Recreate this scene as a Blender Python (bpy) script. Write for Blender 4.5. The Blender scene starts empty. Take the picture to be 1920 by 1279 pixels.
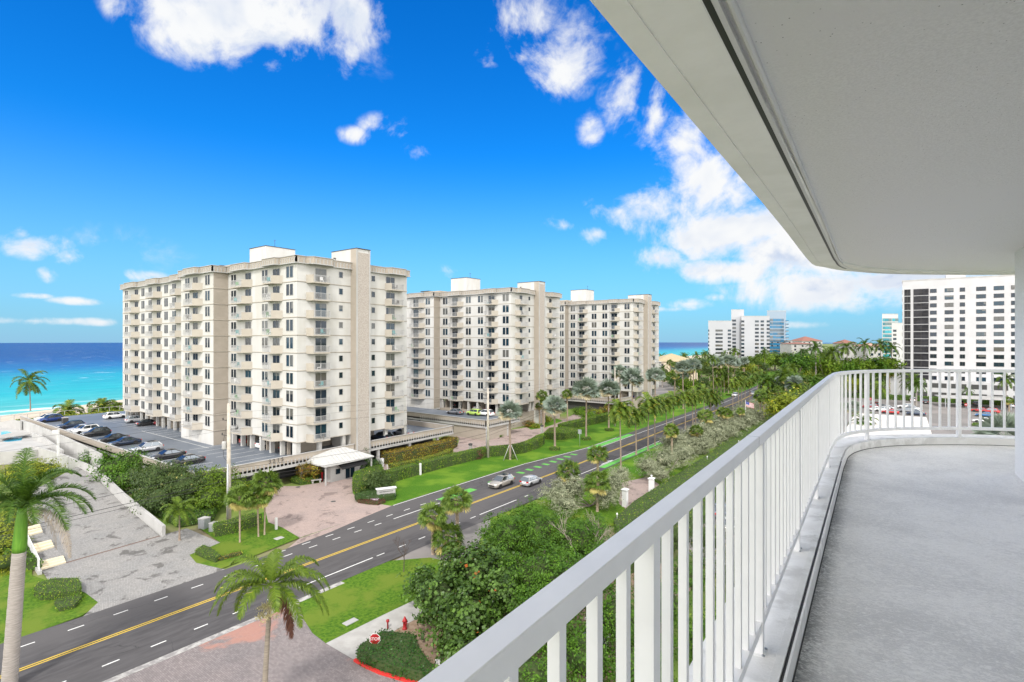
import bpy, bmesh, math, random
import numpy as np
from mathutils import Vector, Matrix
R = math.radians
S = bpy.context.scene
COL = S.collection
# ------------------------------------------------------------------ camera
F = 1006.0; CU, CV = 960.0, 640.0; HC = 22.0; TH = 0.6405
CT, ST = math.cos(TH), math.sin(TH)
cam_d = bpy.data.cameras.new('camera'); cam = bpy.data.objects.new('camera', cam_d); COL.objects.link(cam)
cam_d.sensor_width = 36.0; cam_d.lens = 36.0*F/1920.0; cam_d.clip_start = 0.05; cam_d.clip_end = 30000
cam.location = (0, 0, HC); cam.rotation_euler = (R(90), 0, TH)
S.camera = cam
# ------------------------------------------------------------------ light
SUN_EL, SUN_AZ = R(50), R(150)          # azimuth measured clockwise from +Y
sun_d = bpy.data.lights.new('sun', 'SUN'); sun_d.energy = 1.45; sun_d.angle = R(5); sun_d.color = (1.0, 0.965, 0.91)
sun = bpy.data.objects.new('sun', sun_d); COL.objects.link(sun)
sdir = Vector((math.sin(SUN_AZ)*math.cos(SUN_EL), math.cos(SUN_AZ)*math.cos(SUN_EL), math.sin(SUN_EL)))
sun.rotation_euler = (-sdir).to_track_quat('-Z', 'Y').to_euler()
S.view_settings.view_transform = 'Standard'; S.view_settings.look = 'None'
S.view_settings.exposure = 1.05; S.view_settings.gamma = 1
try: S.cycles.max_bounces = 8; S.cycles.diffuse_bounces = 6; S.cycles.glossy_bounces = 2; S.cycles.transparent_max_bounces = 8; S.cycles.use_denoising = True
except Exception: pass
# ------------------------------------------------------------------ pixel -> world
def C(xc, d, z=0.0):                      # point given across / ahead of the eye, z relative to the eye
    return Vector((xc*CT - d*ST, xc*ST + d*CT, HC + z))
def at(u, v, z=0.0):
    d = (HC-z)*F/(v-CV); xc = (u-CU)/F*d
    p = C(xc, d); p.z = z; return p
def XonY(u, Y):
    k = (u-CU)/F; d = Y/(k*ST+CT); return (k*CT-ST)*d
def YonX(u, X):
    k = (u-CU)/F; d = X/(k*CT-ST); return (k*ST+CT)*d
def hgt(u, v, p):                          # height seen at row v over the place p
    d = -p[0]*ST + p[1]*CT
    return HC - (v-CV)*d/F
# ------------------------------------------------------------------ node helpers
class NT:
    def __init__(s, tree): s.t = tree; s.n = tree.nodes; s.l = tree.links
    def new(s, typ, **kw):
        n = s.n.new(typ)
        for k, v in kw.items(): setattr(n, k, v)
        return n
    def link(s, a, b): s.l.new(a, b)
    def val(s, x, sock):
        if isinstance(x, (int, float)): sock.default_value = x
        elif isinstance(x, (tuple, list)):
            sock.default_value = tuple(x)+(1,) if (len(x) == 3 and len(sock.default_value) == 4) else tuple(x)
        else: s.link(x, sock)
    def math(s, op, a, b=0.0, c=0.0, clamp=False):
        n = s.new('ShaderNodeMath', operation=op, use_clamp=clamp)
        s.val(a, n.inputs[0]); s.val(b, n.inputs[1]); s.val(c, n.inputs[2]); return n.outputs[0]
    def mix(s, f, a, b, mode='MIX'):
        n = s.new('ShaderNodeMix', data_type='RGBA', blend_type=mode)
        s.val(f, n.inputs[0]); s.val(a, n.inputs[6]); s.val(b, n.inputs[7]); return n.outputs[2]
    def noise(s, vec, scale, detail=4, rough=0.5, dist=0.0):
        n = s.new('ShaderNodeTexNoise'); n.inputs['Scale'].default_value = scale; n.inputs['Detail'].default_value = detail
        n.inputs['Roughness'].default_value = rough; n.inputs['Distortion'].default_value = dist
        if vec is not None: s.link(vec, n.inputs['Vector'])
        return n.outputs['Fac']
    def ramp(s, fac, stops, interp='LINEAR'):
        n = s.new('ShaderNodeValToRGB'); cr = n.color_ramp; cr.interpolation = interp
        while len(cr.elements) < len(stops): cr.elements.new(0.5)
        for e, (p, c) in zip(cr.elements, stops):
            e.position = p; e.color = (tuple(c)+(1,)) if not isinstance(c, (int, float)) else (c, c, c, 1)
        s.link(fac, n.inputs[0]); return n.outputs[0]
    def smooth(s, x, a, b):
        n = s.new('ShaderNodeMapRange', interpolation_type='SMOOTHSTEP'); s.val(x, n.inputs[0]); n.inputs[1].default_value = a
        n.inputs[2].default_value = b; return n.outputs[0]
# ------------------------------------------------------------------ sky with clouds
W = bpy.data.worlds.new('World'); S.world = W; W.use_nodes = True
nt = NT(W.node_tree); nt.n.clear()
out = nt.new('ShaderNodeOutputWorld'); bg = nt.new('ShaderNodeBackground'); bg.inputs[1].default_value = 0.12
sky = nt.new('ShaderNodeTexSky', sky_type='NISHITA'); sky.sun_disc = False; sky.sun_elevation = SUN_EL; sky.sun_rotation = SUN_AZ
sky.air_density = 1.0; sky.dust_density = 0.6; sky.ozone_density = 2.5
hs = nt.new('ShaderNodeHueSaturation'); hs.inputs['Saturation'].default_value = 1.42; hs.inputs['Value'].default_value = 0.92
nt.link(sky.outputs[0], hs.inputs['Color'])
tc = nt.new('ShaderNodeTexCoord'); sx = nt.new('ShaderNodeSeparateXYZ'); nt.link(tc.outputs['Generated'], sx.inputs[0])
X, Y, Z = sx.outputs
az = nt.math('ARCTAN2', X, Y); el = nt.math('ARCSINE', Z)
def cloudnoise(v):
    return nt.math('ADD', nt.math('MULTIPLY', nt.noise(v, 6.5, 12, 0.60, 0.45), 0.80), nt.math('MULTIPLY', nt.noise(v, 26.0, 8, 0.62, 0.5), 0.20))
nz = cloudnoise(tc.outputs['Generated'])
vadd = nt.new('ShaderNodeVectorMath', operation='ADD'); nt.link(tc.outputs['Generated'], vadd.inputs[0]); vadd.inputs[1].default_value = (.018, -.01, .034)
nz2 = cloudnoise(vadd.outputs[0])
def pix_ae(u, v):
    d = C((u-CU)/F, 1, (CV-v)/F) - C(0, 0, 0); d.normalize()
    return math.atan2(d.x, d.y), math.asin(d.z), d
CLOUDS = [(1400, 390, 220, 100, .50), (1560, 535, 260, 50, .46), (500, 50, 260, 90, .42), (330, 15, 120, 70, 1.0), (470, 30, 190, 75, 1.0), (620, 20, 110, 60, .9), (505, 122, 48, 26, .85), (600, 85, 70, 55, .8), (360, 80, 60, 40, .7), (655, 95, 20, 30, .7),
 (1000, 40, 110, 60, .95), (1060, 75, 85, 80, .95), (920, 70, 40, 60, .6), (1175, 185, 50, 60, .66), (1230, 215, 60, 60, .66), (1108, 245, 30, 34, .42),
 (1290, 260, 70, 75, .9), (1350, 340, 110, 85, .88), (1200, 400, 95, 50, .95), (1350, 430, 150, 50, .85), (1120, 440, 50, 22, .8), (1480, 470, 130, 40, .85),
 (1058, 425, 40, 20, .66), (1232, 485, 50, 26, .85), (1365, 508, 95, 22, .85), (1545, 540, 90, 26, .8), (1650, 525, 110, 22, .8), (1800, 515, 200, 22, .8),
 (60, 460, 75, 24, .78), (40, 440, 26, 20, .7), (130, 482, 40, 16, .7), (90, 515, 20, 15, .6), (735, 242, 60, 26, .46), (785, 285, 40, 20, .50), (520, 240, 50, 20, .36), (670, 255, 50, 18, .34), (200, 470, 200, 60, .22), 
 (858, 508, 36, 16, .6), (150, 565, 60, 8, .5), (60, 555, 40, 6, .5), (60, 602, 90, 8, .52), (190, 604, 60, 8, .5), (255, 520, 60, 16, .45), (1290, 570, 50, 10, .5), (1230, 580, 80, 6, .4), (1500, 610, 120, 8, .35), (1340, 558, 20, 8, .5)]
acc = None
for (u, v, ru, rv, st) in CLOUDS:
    a0, e0, d0 = pix_ae(u, v)
    sc = 1.0/math.sqrt(1+((u-CU)/F)**2+((v-CV)/F)**2)
    ra = ru/F*sc*sc*1.6/max(.3, math.cos(e0)); re = rv/F*sc*1.6
    da = nt.math('DIVIDE', nt.math('SUBTRACT', az, a0), ra); de = nt.math('DIVIDE', nt.math('SUBTRACT', el, e0), re)
    rr = nt.math('SQRT', nt.math('ADD', nt.math('MULTIPLY', da, da), nt.math('MULTIPLY', de, de)))
    m = nt.math('MULTIPLY', nt.math('SUBTRACT', 1.0, rr), st, clamp=False)
    m = nt.math('MAXIMUM', m, 0.0)
    acc = m if acc is None else nt.math('MAXIMUM', acc, m)
# unseen bright cloud fill, added overhead and behind the balcony for its light
dv = nt.new('ShaderNodeVectorMath', operation='DOT_PRODUCT'); nt.link(tc.outputs['Generated'], dv.inputs[0]); dv.inputs[1].default_value = (-ST, CT, 0)
behind = nt.smooth(dv.outputs['Value'], 0.60, 0.35)
high = nt.smooth(Z, 0.58, 0.68)
bank = nt.math('MULTIPLY', nt.math('MAXIMUM', behind, high), 0.62)
dens = nt.math('ADD', nt.math('MAXIMUM', nt.math('MULTIPLY', acc, 0.62), bank), nt.math('MULTIPLY', nt.math('MULTIPLY', nt.math('SUBTRACT', nz, 0.5), 2.3), nt.smooth(nt.math('MAXIMUM', nt.math('MULTIPLY', acc, 1.0), bank), -0.02, 0.30)))
alpha = nt.smooth(dens, 0.11, 0.50)
shade = nt.math('ADD', nt.smooth(nt.math('SUBTRACT', nz2, nz), -0.04, 0.16), nt.math('MULTIPLY', nt.smooth(nt.noise(tc.outputs['Generated'], 5.0, 4, 0.55, 0.3), 0.46, 0.62), 0.5), clamp=True)
core = nt.smooth(dens, 0.25, 0.6)
cl_col = nt.mix(nt.math('MULTIPLY', shade, core), (3.85, 3.9, 3.95), (2.1, 2.55, 3.4))
hz = nt.smooth(Z, 0.34, -0.06)
tint = nt.mix(nt.math('MULTIPLY', hz, 0.9), nt.mix(1.0, hs.outputs[0], (0.12, 0.69, 0.98), 'MULTIPLY'), (1.35, 2.3, 3.35))
colr = nt.mix(alpha, tint, cl_col)
cloud_fill_col = nt.mix(nt.smooth(Z, 0.35, 0.8), (14.0, 13.6, 13.2), (4.6, 4.6, 4.7)); colr = nt.mix(nt.math('MULTIPLY', nt.math('MAXIMUM', behind, high), alpha), colr, cloud_fill_col); nt.link(colr, bg.inputs[0]); nt.link(bg.outputs[0], out.inputs[0])
# ------------------------------------------------------------------ materials
def _srgb(c): return tuple(c)
def pmat(name, col, col2=None, scale=1.0, rough=0.8, bump=0.0, bscale=None, metal=0.0, spec=0.4, detail=4, coord='pos', lo=0.35, hi=0.65, coat=0.0, rand=0.0, transl=0.0, col3=None, s3=0.1, stretch=None):
    m = bpy.data.materials.new(name); m.use_nodes = True; t = NT(m.node_tree); t.n.clear()
    o = t.new('ShaderNodeOutputMaterial'); b = t.new('ShaderNodeBsdfPrincipled')
    b.inputs['Roughness'].default_value = rough; b.inputs['Metallic'].default_value = metal
    b.inputs['Specular IOR Level'].default_value = spec
    if coat: b.inputs['Coat Weight'].default_value = coat; b.inputs['Coat Roughness'].default_value = 0.04
    if coord == 'pos': vec = t.new('ShaderNodeNewGeometry').outputs['Position']
    else: vec = t.new('ShaderNodeTexCoord').outputs['Object']
    if stretch:
        mp = t.new('ShaderNodeMapping'); mp.inputs['Scale'].default_value = stretch; t.link(vec, mp.inputs[0]); vec = mp.outputs[0]
    c = None
    if col2 is not None:
        f = t.smooth(t.noise(vec, scale, detail, 0.6), lo, hi); c = t.mix(f, col, col2)
    else: c = t.mix(0.0, col, col)
    if col3 is not None:
        f3 = t.smooth(t.noise(vec, s3, 3, 0.55), 0.45, 0.62); c = t.mix(f3, c, col3)
    if rand:
        oi = t.new('ShaderNodeObjectInfo'); h2 = t.new('ShaderNodeHueSaturation')
        t.link(t.math('ADD', t.math('MULTIPLY', oi.outputs['Random'], rand), 1-rand/2), h2.inputs['Value']); t.link(c, h2.inputs['Color']); c = h2.outputs[0]
    t.link(c, b.inputs['Base Color'])
    if bump:
        bp = t.new('ShaderNodeBump'); bp.inputs['Strength'].default_value = 1.0; bp.inputs['Distance'].default_value = bump
        t.link(t.noise(vec, bscale or scale*6, 5, 0.65), bp.inputs['Height']); t.link(bp.outputs[0], b.inputs['Normal'])
    if transl:
        tr = t.new('ShaderNodeBsdfTranslucent'); t.link(t.mix(1.0, c, (1.3, 1.5, .7), 'MULTIPLY'), tr.inputs[0]); ms = t.new('ShaderNodeMixShader'); ms.inputs[0].default_value = transl
        t.link(b.outputs[0], ms.inputs[1]); t.link(tr.outputs[0], ms.inputs[2]); t.link(ms.outputs[0], o.inputs[0])
    else: t.link(b.outputs[0], o.inputs[0])
    m['_b'] = 1
    return m
def leafmat(name, a, b, c=None, cfrac=0.1, transl=0.3, rough=0.45, spec=0.4):
    """leaf colours vary leaf by leaf through the face attribute v"""
    m = bpy.data.materials.new(name); m.use_nodes = True; t = NT(m.node_tree); t.n.clear()
    o = t.new('ShaderNodeOutputMaterial'); p = t.new('ShaderNodeBsdfPrincipled')
    p.inputs['Roughness'].default_value = rough; p.inputs['Specular IOR Level'].default_value = spec*.5
    at_ = t.new('ShaderNodeAttribute'); at_.attribute_name = 'v'; v = at_.outputs['Fac']
    oi = t.new('ShaderNodeObjectInfo')
    x = t.math('ADD', t.math('MULTIPLY', v, 0.8), t.math('MULTIPLY', oi.outputs['Random'], 0.25))
    col = t.mix(x, a, b)
    if c is not None: col = t.mix(t.smooth(v, 1-cfrac-0.01, 1-cfrac), col, c)
    t.link(col, p.inputs['Base Color'])
    tr = t.new('ShaderNodeBsdfTranslucent'); t.link(t.mix(1.0, col, (1.2, 1.2, .6), 'MULTIPLY'), tr.inputs[0]); ms = t.new('ShaderNodeMixShader'); ms.inputs[0].default_value = transl*.6
    t.link(p.outputs[0], ms.inputs[1]); t.link(tr.outputs[0], ms.inputs[2]); t.link(ms.outputs[0], o.inputs[0])
    return m
def brick(name, c1, c2, mortar, sx_=0.22, sy_=0.11, rot=0.0, stain=None, ss=0.25, stain2=None, rough=0.85):
    m = bpy.data.materials.new(name); m.use_nodes = True; t = NT(m.node_tree); t.n.clear()
    o = t.new('ShaderNodeOutputMaterial'); b = t.new('ShaderNodeBsdfPrincipled'); b.inputs['Roughness'].default_value = rough
    g = t.new('ShaderNodeNewGeometry'); mp = t.new('ShaderNodeMapping'); mp.inputs['Rotation'].default_value = (0, 0, rot); t.link(g.outputs['Position'], mp.inputs[0])
    br = t.new('ShaderNodeTexBrick'); br.inputs['Scale'].default_value = 1.0; br.inputs['Brick Width'].default_value = sx_; br.inputs['Row Height'].default_value = sy_
    br.inputs['Mortar Size'].default_value = 0.008; br.inputs['Bias'].default_value = 0.0
    br.inputs['Color1'].default_value = c1+(1,); br.inputs['Color2'].default_value = c2+(1,); br.inputs['Mortar'].default_value = mortar+(1,)
    t.link(mp.outputs[0], br.inputs['Vector']); c = br.outputs[0]
    f = t.noise(g.outputs['Position'], 0.35, 5, 0.6); c = t.mix(t.smooth(f, .35, .7), c, t.mix(1.0, c, (.86, .88, .9), 'MULTIPLY'))
    if stain:
        f = t.smooth(t.noise(g.outputs['Position'], ss, 6, 0.65, 0.6), 0.55, 0.62); c = t.mix(t.math('MULTIPLY', f, .75), c, stain)
    if stain2:
        f = t.smooth(t.noise(g.outputs['Position'], ss*2.7, 6, 0.7, 1.0), 0.60, 0.66); c = t.mix(t.math('MULTIPLY', f, .7), c, stain2)
    t.link(c, b.inputs['Base Color'])
    bp = t.new('ShaderNodeBump'); bp.inputs['Distance'].default_value = 0.004; t.link(br.outputs['Fac'], bp.inputs['Height']); bp.invert = True; t.link(bp.outputs[0], b.inputs['Normal'])
    t.link(b.outputs[0], o.inputs[0]); return m
M = {}
M['white'] = pmat('white_stucco', (.525, .52, .505), (.48, .475, .458), .5, .85, .004, 30, col3=(.465, .455, .425), s3=.35, stretch=(1, 1, .25))
M['white2'] = pmat('white_paint', (.66, .66, .66), (.60, .60, .60), .8, .6)
M['joint_shade'] = pmat('painted_joint_shade', (.17, .15, .13), None, 1, .9)  # dark colour paints the shadow of the gap below each floor band
M['beige'] = pmat('beige_stucco', (.37, .325, .275), (.34, .30, .25), .6, .85, .004, 25)
M['pebble'] = pmat('pebble_panel', (.30, .265, .235), (.43, .39, .35), 11, .9, .01, 14, lo=.4, hi=.6)
M['white3'] = pmat('white_concrete', (.42, .415, .405), (.36, .355, .345), .4, .8)
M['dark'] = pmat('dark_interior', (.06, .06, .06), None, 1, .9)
M['grey'] = pmat('grey_concrete', (.40, .39, .37), (.34, .33, .31), 1.2, .9, .003, 20)
M['deck'] = pmat('grey_blue_deck_coating', (.115, .135, .165), (.145, .165, .195), .18, .55, .002, 15, spec=.5, col3=(.10, .118, .145), s3=.07)
def asphalt():
    m = pmat('asphalt', (.054, .051, .053), (.082, .078, .080), 2.2, .85, .004, 40, col3=(.088, .083, .084), s3=.09, stretch=(1, .18, 1))
    return m
M['asphalt'] = asphalt()
def cracks(m, scale, w, amt, dark):
    t = NT(m.node_tree); b = [n for n in t.n if n.type == 'BSDF_PRINCIPLED'][0]; c = b.inputs['Base Color'].links[0].from_socket; g = t.new('ShaderNodeNewGeometry')
    dv_ = t.new('ShaderNodeVectorMath', operation='ADD'); t.link(g.outputs['Position'], dv_.inputs[0]); nn_ = t.new('ShaderNodeTexNoise'); nn_.inputs['Scale'].default_value = .8; nn_.inputs['Detail'].default_value = 5; t.link(g.outputs['Position'], nn_.inputs['Vector']); t.link(nn_.outputs['Color'], dv_.inputs[1])
    vo = t.new('ShaderNodeTexVoronoi', feature='DISTANCE_TO_EDGE'); vo.inputs['Scale'].default_value = scale; t.link(dv_.outputs[0], vo.inputs['Vector'])
    k = t.math('MULTIPLY', t.smooth(vo.outputs['Distance'], w, w*.3), t.smooth(t.noise(g.outputs['Position'], .12, 3), .45, .62))
    t.link(t.mix(t.math('MULTIPLY', k, amt), c, dark), b.inputs['Base Color'])
cracks(M['asphalt'], .16, .006, .6, (.02, .02, .02))
M['asphalt2'] = pmat('old_asphalt', (.16, .15, .145), (.20, .19, .18), .5, .9, .003, 30, col3=(.24, .22, .21), s3=.06)
M['paint_w'] = pmat('white_road_paint', (.72, .72, .70), (.60, .60, .58), 5, .7)
M['paint_y'] = pmat('yellow_road_paint', (.62, .42, .035), (.52, .36, .05), 5, .7)
M['paint_g'] = pmat('green_lane_paint', (.12, .44, .07), (.09, .32, .06), 2, .7)
M['paver_g'] = brick('grey_pavers', (.245, .235, .225), (.32, .31, .295), (.16, .155, .15), .23, .115, .3, stain=(.07, .065, .06), ss=.45)
M['paver_p'] = brick('pink_pavers', (.33, .255, .23), (.40, .31, .275), (.25, .195, .175), .23, .115, .0, stain=(.16, .12, .11), ss=.4)
M['paver_r'] = brick('worn_red_grey_pavers', (.185, .158, .155), (.26, .225, .22), (.13, .115, .11), .23, .115, .0, stain=(.40, .19, .14), ss=.10)
M['sand'] = pmat('sand', (.44, .37, .29), (.52, .45, .36), .3, .95, .01, 4)
M['grass'] = pmat('lawn_grass', (.035, .105, .008), (.085, .20, .012), 7.0, .9, .05, 30, detail=8, lo=.3, hi=.7, col3=(.12, .22, .018), s3=.18, spec=.15)
M['grass2'] = pmat('patchy_lawn_grass', (.038, .105, .008), (.115, .21, .016), 3.6, .9, .05, 30, detail=9, lo=.3, hi=.7, col3=(.13, .19, .022), s3=.3, spec=.15)
M['soil'] = pmat('mulch_soil', (.22, .15, .10), (.30, .22, .16), 3, .95, .02, 12)
M['red'] = pmat('red_paint', (.34, .012, .016), (.27, .012, .014), 3, .5); M['red_k'] = pmat('red_kerb_paint', (.58, .025, .02), (.42, .03, .025), 4, .6)
M['tile_red'] = pmat('red_roof_tile', (.27, .12, .09), (.22, .10, .075), 2, .8)
M['tyre'] = pmat('tyre_rubber', (.02, .02, .02), None, 1, .8)
M['rim'] = pmat('alloy_rim', (.55, .56, .58), None, 1, .3, metal=.8)
M['black'] = pmat('black_plastic', (.02, .02, .022), None, 1, .45)
M['wood'] = pmat('weathered_wood', (.42, .36, .28), (.34, .28, .22), 6, .9, stretch=(1, 1, .1))
M['metal'] = pmat('galvanised_metal', (.42, .44, .46), (.36, .38, .40), 4, .45, metal=.5)
M['conc_pole'] = pmat('concrete_pole', (.50, .46, .40), (.40, .36, .30), 2, .9)
M['trunk_c'] = pmat('palm_trunk_bark', (.20, .15, .115), (.30, .24, .19), 4, .95, .02, 9, coord='obj', stretch=(1, 1, 6))
M['trunk_r'] = pmat('smooth_grey_palm_trunk', (.36, .33, .30), (.25, .225, .20), 3, .85, .01, 8, coord='obj', stretch=(.6, .6, 9))
M['trunk_s'] = pmat('sabal_palm_trunk', (.36, .29, .22), (.24, .18, .13), 5, .95, .02, 10, coord='obj', stretch=(1, 1, 4))
M['branch_d'] = pmat('dark_branch_bark', (.10, .075, .065), (.07, .05, .045), 6, .95)
M['branch'] = pmat('grey_branch_bark', (.32, .27, .23), (.24, .20, .17), 6, .95)
M['shaft'] = pmat('green_crownshaft', (.09, .24, .02), (.13, .29, .03), 2, .4, coord='obj', stretch=(4, 4, .5))
def glassm(name, c, rough=.06, curtain=True):
    m = bpy.data.materials.new(name); m.use_nodes = True; t = NT(m.node_tree); t.n.clear()
    o = t.new('ShaderNodeOutputMaterial'); b = t.new('ShaderNodeBsdfPrincipled'); b.inputs['Roughness'].default_value = rough; b.inputs['Specular IOR Level'].default_value = .14
    oi = t.new('ShaderNodeObjectInfo'); cc = t.mix(0, c, c)
    if curtain:
        f = t.smooth(oi.outputs['Random'], .84, .86); cc = t.mix(t.math('MULTIPLY', f, .7), c, (.13, .12, .10))
        f2 = t.smooth(t.math('FRACT', t.math('MULTIPLY', oi.outputs['Random'], 7.3)), .5, .9); cc = t.mix(t.math('MULTIPLY', f2, .5), cc, (.015, .055, .085))
        tc_ = t.new('ShaderNodeTexCoord'); s_ = t.new('ShaderNodeSeparateXYZ'); t.link(tc_.outputs['Object'], s_.inputs[0])
        r2 = t.math('FRACT', t.math('MULTIPLY', oi.outputs['Random'], 13.7)); side = t.math('SUBTRACT', t.math('MULTIPLY', t.math('FRACT', t.math('MULTIPLY', oi.outputs['Random'], 31.1)), 3.0), 1.3)
        bl = t.math('MULTIPLY', t.math('GREATER_THAN', s_.outputs[2], t.math('MULTIPLY', r2, 3.2)), t.math('GREATER_THAN', s_.outputs[0], side))
        cc = t.mix(t.math('MULTIPLY', bl, .7), cc, (.15, .145, .13))
    t.link(cc, b.inputs['Base Color']); b.inputs['Specular IOR Level'].default_value = 0; gl_ = t.new('ShaderNodeBsdfGlossy'); gl_.inputs['Roughness'].default_value = .05; gl_.inputs['Color'].default_value = (.8, .9, 1, 1); mx_ = t.new('ShaderNodeMixShader'); mx_.inputs[0].default_value = .045 if curtain or 'plain' in name else .22; t.link(b.outputs[0], mx_.inputs[1]); t.link(gl_.outputs[0], mx_.inputs[2]); t.link(mx_.outputs[0], o.inputs[0]); return m
M['glass'] = glassm('window_glass', (.008, .014, .022))
M['glass_plain'] = glassm('window_glass_plain', (.010, .016, .026), .1, False)
M['glass_t'] = glassm('turquoise_glass', (.03, .30, .36))
M['glass_b'] = glassm('blue_glass', (.03, .16, .30))
M['carglass'] = glassm('car_glass', (.015, .02, .025), .03, False)
# ------------------------------------------------------------------ mesh builder
class MB:
    def __init__(s): s.v = []; s.f = []; s.m = []; s.sm = []
    def add(s, vs, fs, mi=0, smooth=False):
        o = len(s.v); s.v += [tuple(p) for p in vs]
        for f in fs: s.f.append(tuple(i+o for i in f)); s.m.append(mi); s.sm.append(smooth)
    def box(s, x0, x1, y0, y1, z0, z1, mi=0):
        s.add([(x0, y0, z0), (x1, y0, z0), (x1, y1, z0), (x0, y1, z0), (x0, y0, z1), (x1, y0, z1), (x1, y1, z1), (x0, y1, z1)],
              [(0, 3, 2, 1), (4, 5, 6, 7), (0, 1, 5, 4), (1, 2, 6, 5), (2, 3, 7, 6), (3, 0, 4, 7)], mi)
    def obox(s, c, ax, ay, sx, sy, z0, z1, mi=0):
        c = Vector(c); ax = Vector(ax)*sx/2; ay = Vector(ay)*sy/2
        b = [c-ax-ay, c+ax-ay, c+ax+ay, c-ax+ay]
        s.prism([(p.x, p.y) for p in b], z0, z1, mi)
    def prism(s, poly, z0, z1, mi=0, zt=None):
        n = len(poly); a = sum(poly[i][0]*poly[(i+1) % n][1]-poly[(i+1) % n][0]*poly[i][1] for i in range(n))
        if a < 0: poly = poly[::-1]
        vs = [(p[0], p[1], z0) for p in poly]+[(p[0], p[1], z1) for p in poly]
        fs = [tuple(range(n-1, -1, -1)), tuple(range(n, 2*n))]+[(i, (i+1) % n, n+(i+1) % n, n+i) for i in range(n)]
        s.add(vs, fs, mi)
    def tube(s, pts, rad, n=8, mi=0, cap=True, smooth=True):
        pts = [Vector(p) for p in pts]; k = len(pts)
        if isinstance(rad, (int, float)): rad = [rad]*k
        vs = []; up = Vector((0, 0, 1))
        for i, p in enumerate(pts):
            t = (pts[min(i+1, k-1)]-pts[max(i-1, 0)]).normalized()
            a = t.cross(Vector((1, 0, 0)) if abs(t.x) < .8 else Vector((0, 1, 0))).normalized(); b = t.cross(a)
            for j in range(n):
                an = 2*math.pi*j/n; vs.append(p+(a*math.cos(an)+b*math.sin(an))*rad[i])
        fs = []
        for i in range(k-1):
            for j in range(n): fs.append((i*n+j, (i+1)*n+j, (i+1)*n+(j+1) % n, i*n+(j+1) % n))
        s.add(vs, [f[::-1] for f in fs], mi, smooth)
        if cap:
            o = len(s.v)-len(vs); s.f.append(tuple(o+j for j in range(n))); s.m.append(mi); s.sm.append(False)
            s.f.append(tuple(o+(k-1)*n+j for j in range(n-1, -1, -1))); s.m.append(mi); s.sm.append(False)
    def lathe(s, prof, n=12, c=(0, 0, 0), mi=0, smooth=True):
        vs = []; k = len(prof)
        for r, z in prof:
            for j in range(n): an = 2*math.pi*j/n; vs.append((c[0]+r*math.cos(an), c[1]+r*math.sin(an), c[2]+z))
        fs = [(i*n+j, i*n+(j+1) % n, (i+1)*n+(j+1) % n, (i+1)*n+j) for i in range(k-1) for j in range(n)]
        s.add(vs, fs, mi, smooth)
    def sweep(s, path, sec, mi=0, closed=False, smooth=False):
        """sec: (offset along right-hand normal, z) profile swept along a 2D path"""
        n = len(path); k = len(sec); vs = []
        for i in range(n):
            p = Vector(path[i][:2]); a = Vector(path[max(i-1, 0)][:2]); b = Vector(path[min(i+1, n-1)][:2])
            t = (b-a).normalized(); nr = Vector((t.y, -t.x))
            for (o, z) in sec: q = p+nr*o; vs.append((q.x, q.y, z))
        fs = [(i*k+j, (i+1)*k+j, (i+1)*k+(j+1) % k, i*k+(j+1) % k) for i in range(n-1) for j in range(k)]
        fs += [tuple(range(k)), tuple((n-1)*k+j for j in range(k-1, -1, -1))]
        s.add(vs, fs, mi, smooth)
    def mesh(s, name, mats):
        me = bpy.data.meshes.new(name); me.from_pydata(s.v, [], s.f); me.update()
        for m in mats: me.materials.append(m)
        me.polygons.foreach_set('material_index', s.m); me.polygons.foreach_set('use_smooth', s.sm)
        return me
    def build(s, name, mats, parent=None, loc=None, fix=True):
        if not isinstance(mats, (list, tuple)): mats = [mats]
        me = s.mesh(name, mats)
        if fix:
            bm = bmesh.new(); bm.from_mesh(me); bmesh.ops.recalc_face_normals(bm, faces=bm.faces); bm.to_mesh(me); bm.free()
        o = bpy.data.objects.new(name, me); COL.objects.link(o)
        if parent is not None: o.parent = parent
        if loc is not None: o.location = loc
        return o
def tag(o, label=None, cat=None, group=None, kind=None):
    if label: o['label'] = label
    if cat: o['category'] = cat
    if group: o['group'] = group
    if kind: o['kind'] = kind
    return o
def empty(name, loc=(0, 0, 0), rz=0.0, label=None, cat=None, group=None):
    o = bpy.data.objects.new(name, None); COL.objects.link(o); o.location = loc; o.rotation_euler = (0, 0, rz); o.empty_display_size = .5
    return tag(o, label, cat, group)
def copy_tree(o, parent=None, keep=None):
    c = o.copy(); COL.objects.link(c); c.parent = parent
    for ch in o.children: copy_tree(ch, c)
    return c
def setm(o, old, new):
    """give this copy another material in place of old, mesh shared"""
    for sl_i, sl in enumerate(o.material_slots):
        if sl.material == old: sl.link = 'OBJECT'; sl.material = new
ORD = ['first', 'second', 'third', 'fourth', 'fifth', 'sixth', 'seventh', 'eighth', 'ninth', 'tenth', 'eleventh', 'twelfth', 'thirteenth', 'fourteenth', 'fifteenth', 'sixteenth', 'seventeenth', 'eighteenth', 'nineteenth', 'twentieth', 'twenty-first', 'twenty-second', 'twenty-third', 'twenty-fourth', 'twenty-fifth', 'twenty-sixth', 'twenty-seventh', 'twenty-eighth', 'twenty-ninth', 'thirtieth', 'thirty-first', 'thirty-second', 'thirty-third', 'thirty-fourth', 'thirty-fifth', 'thirty-sixth', 'thirty-seventh', 'thirty-eighth', 'thirty-ninth', 'fortieth']
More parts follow.
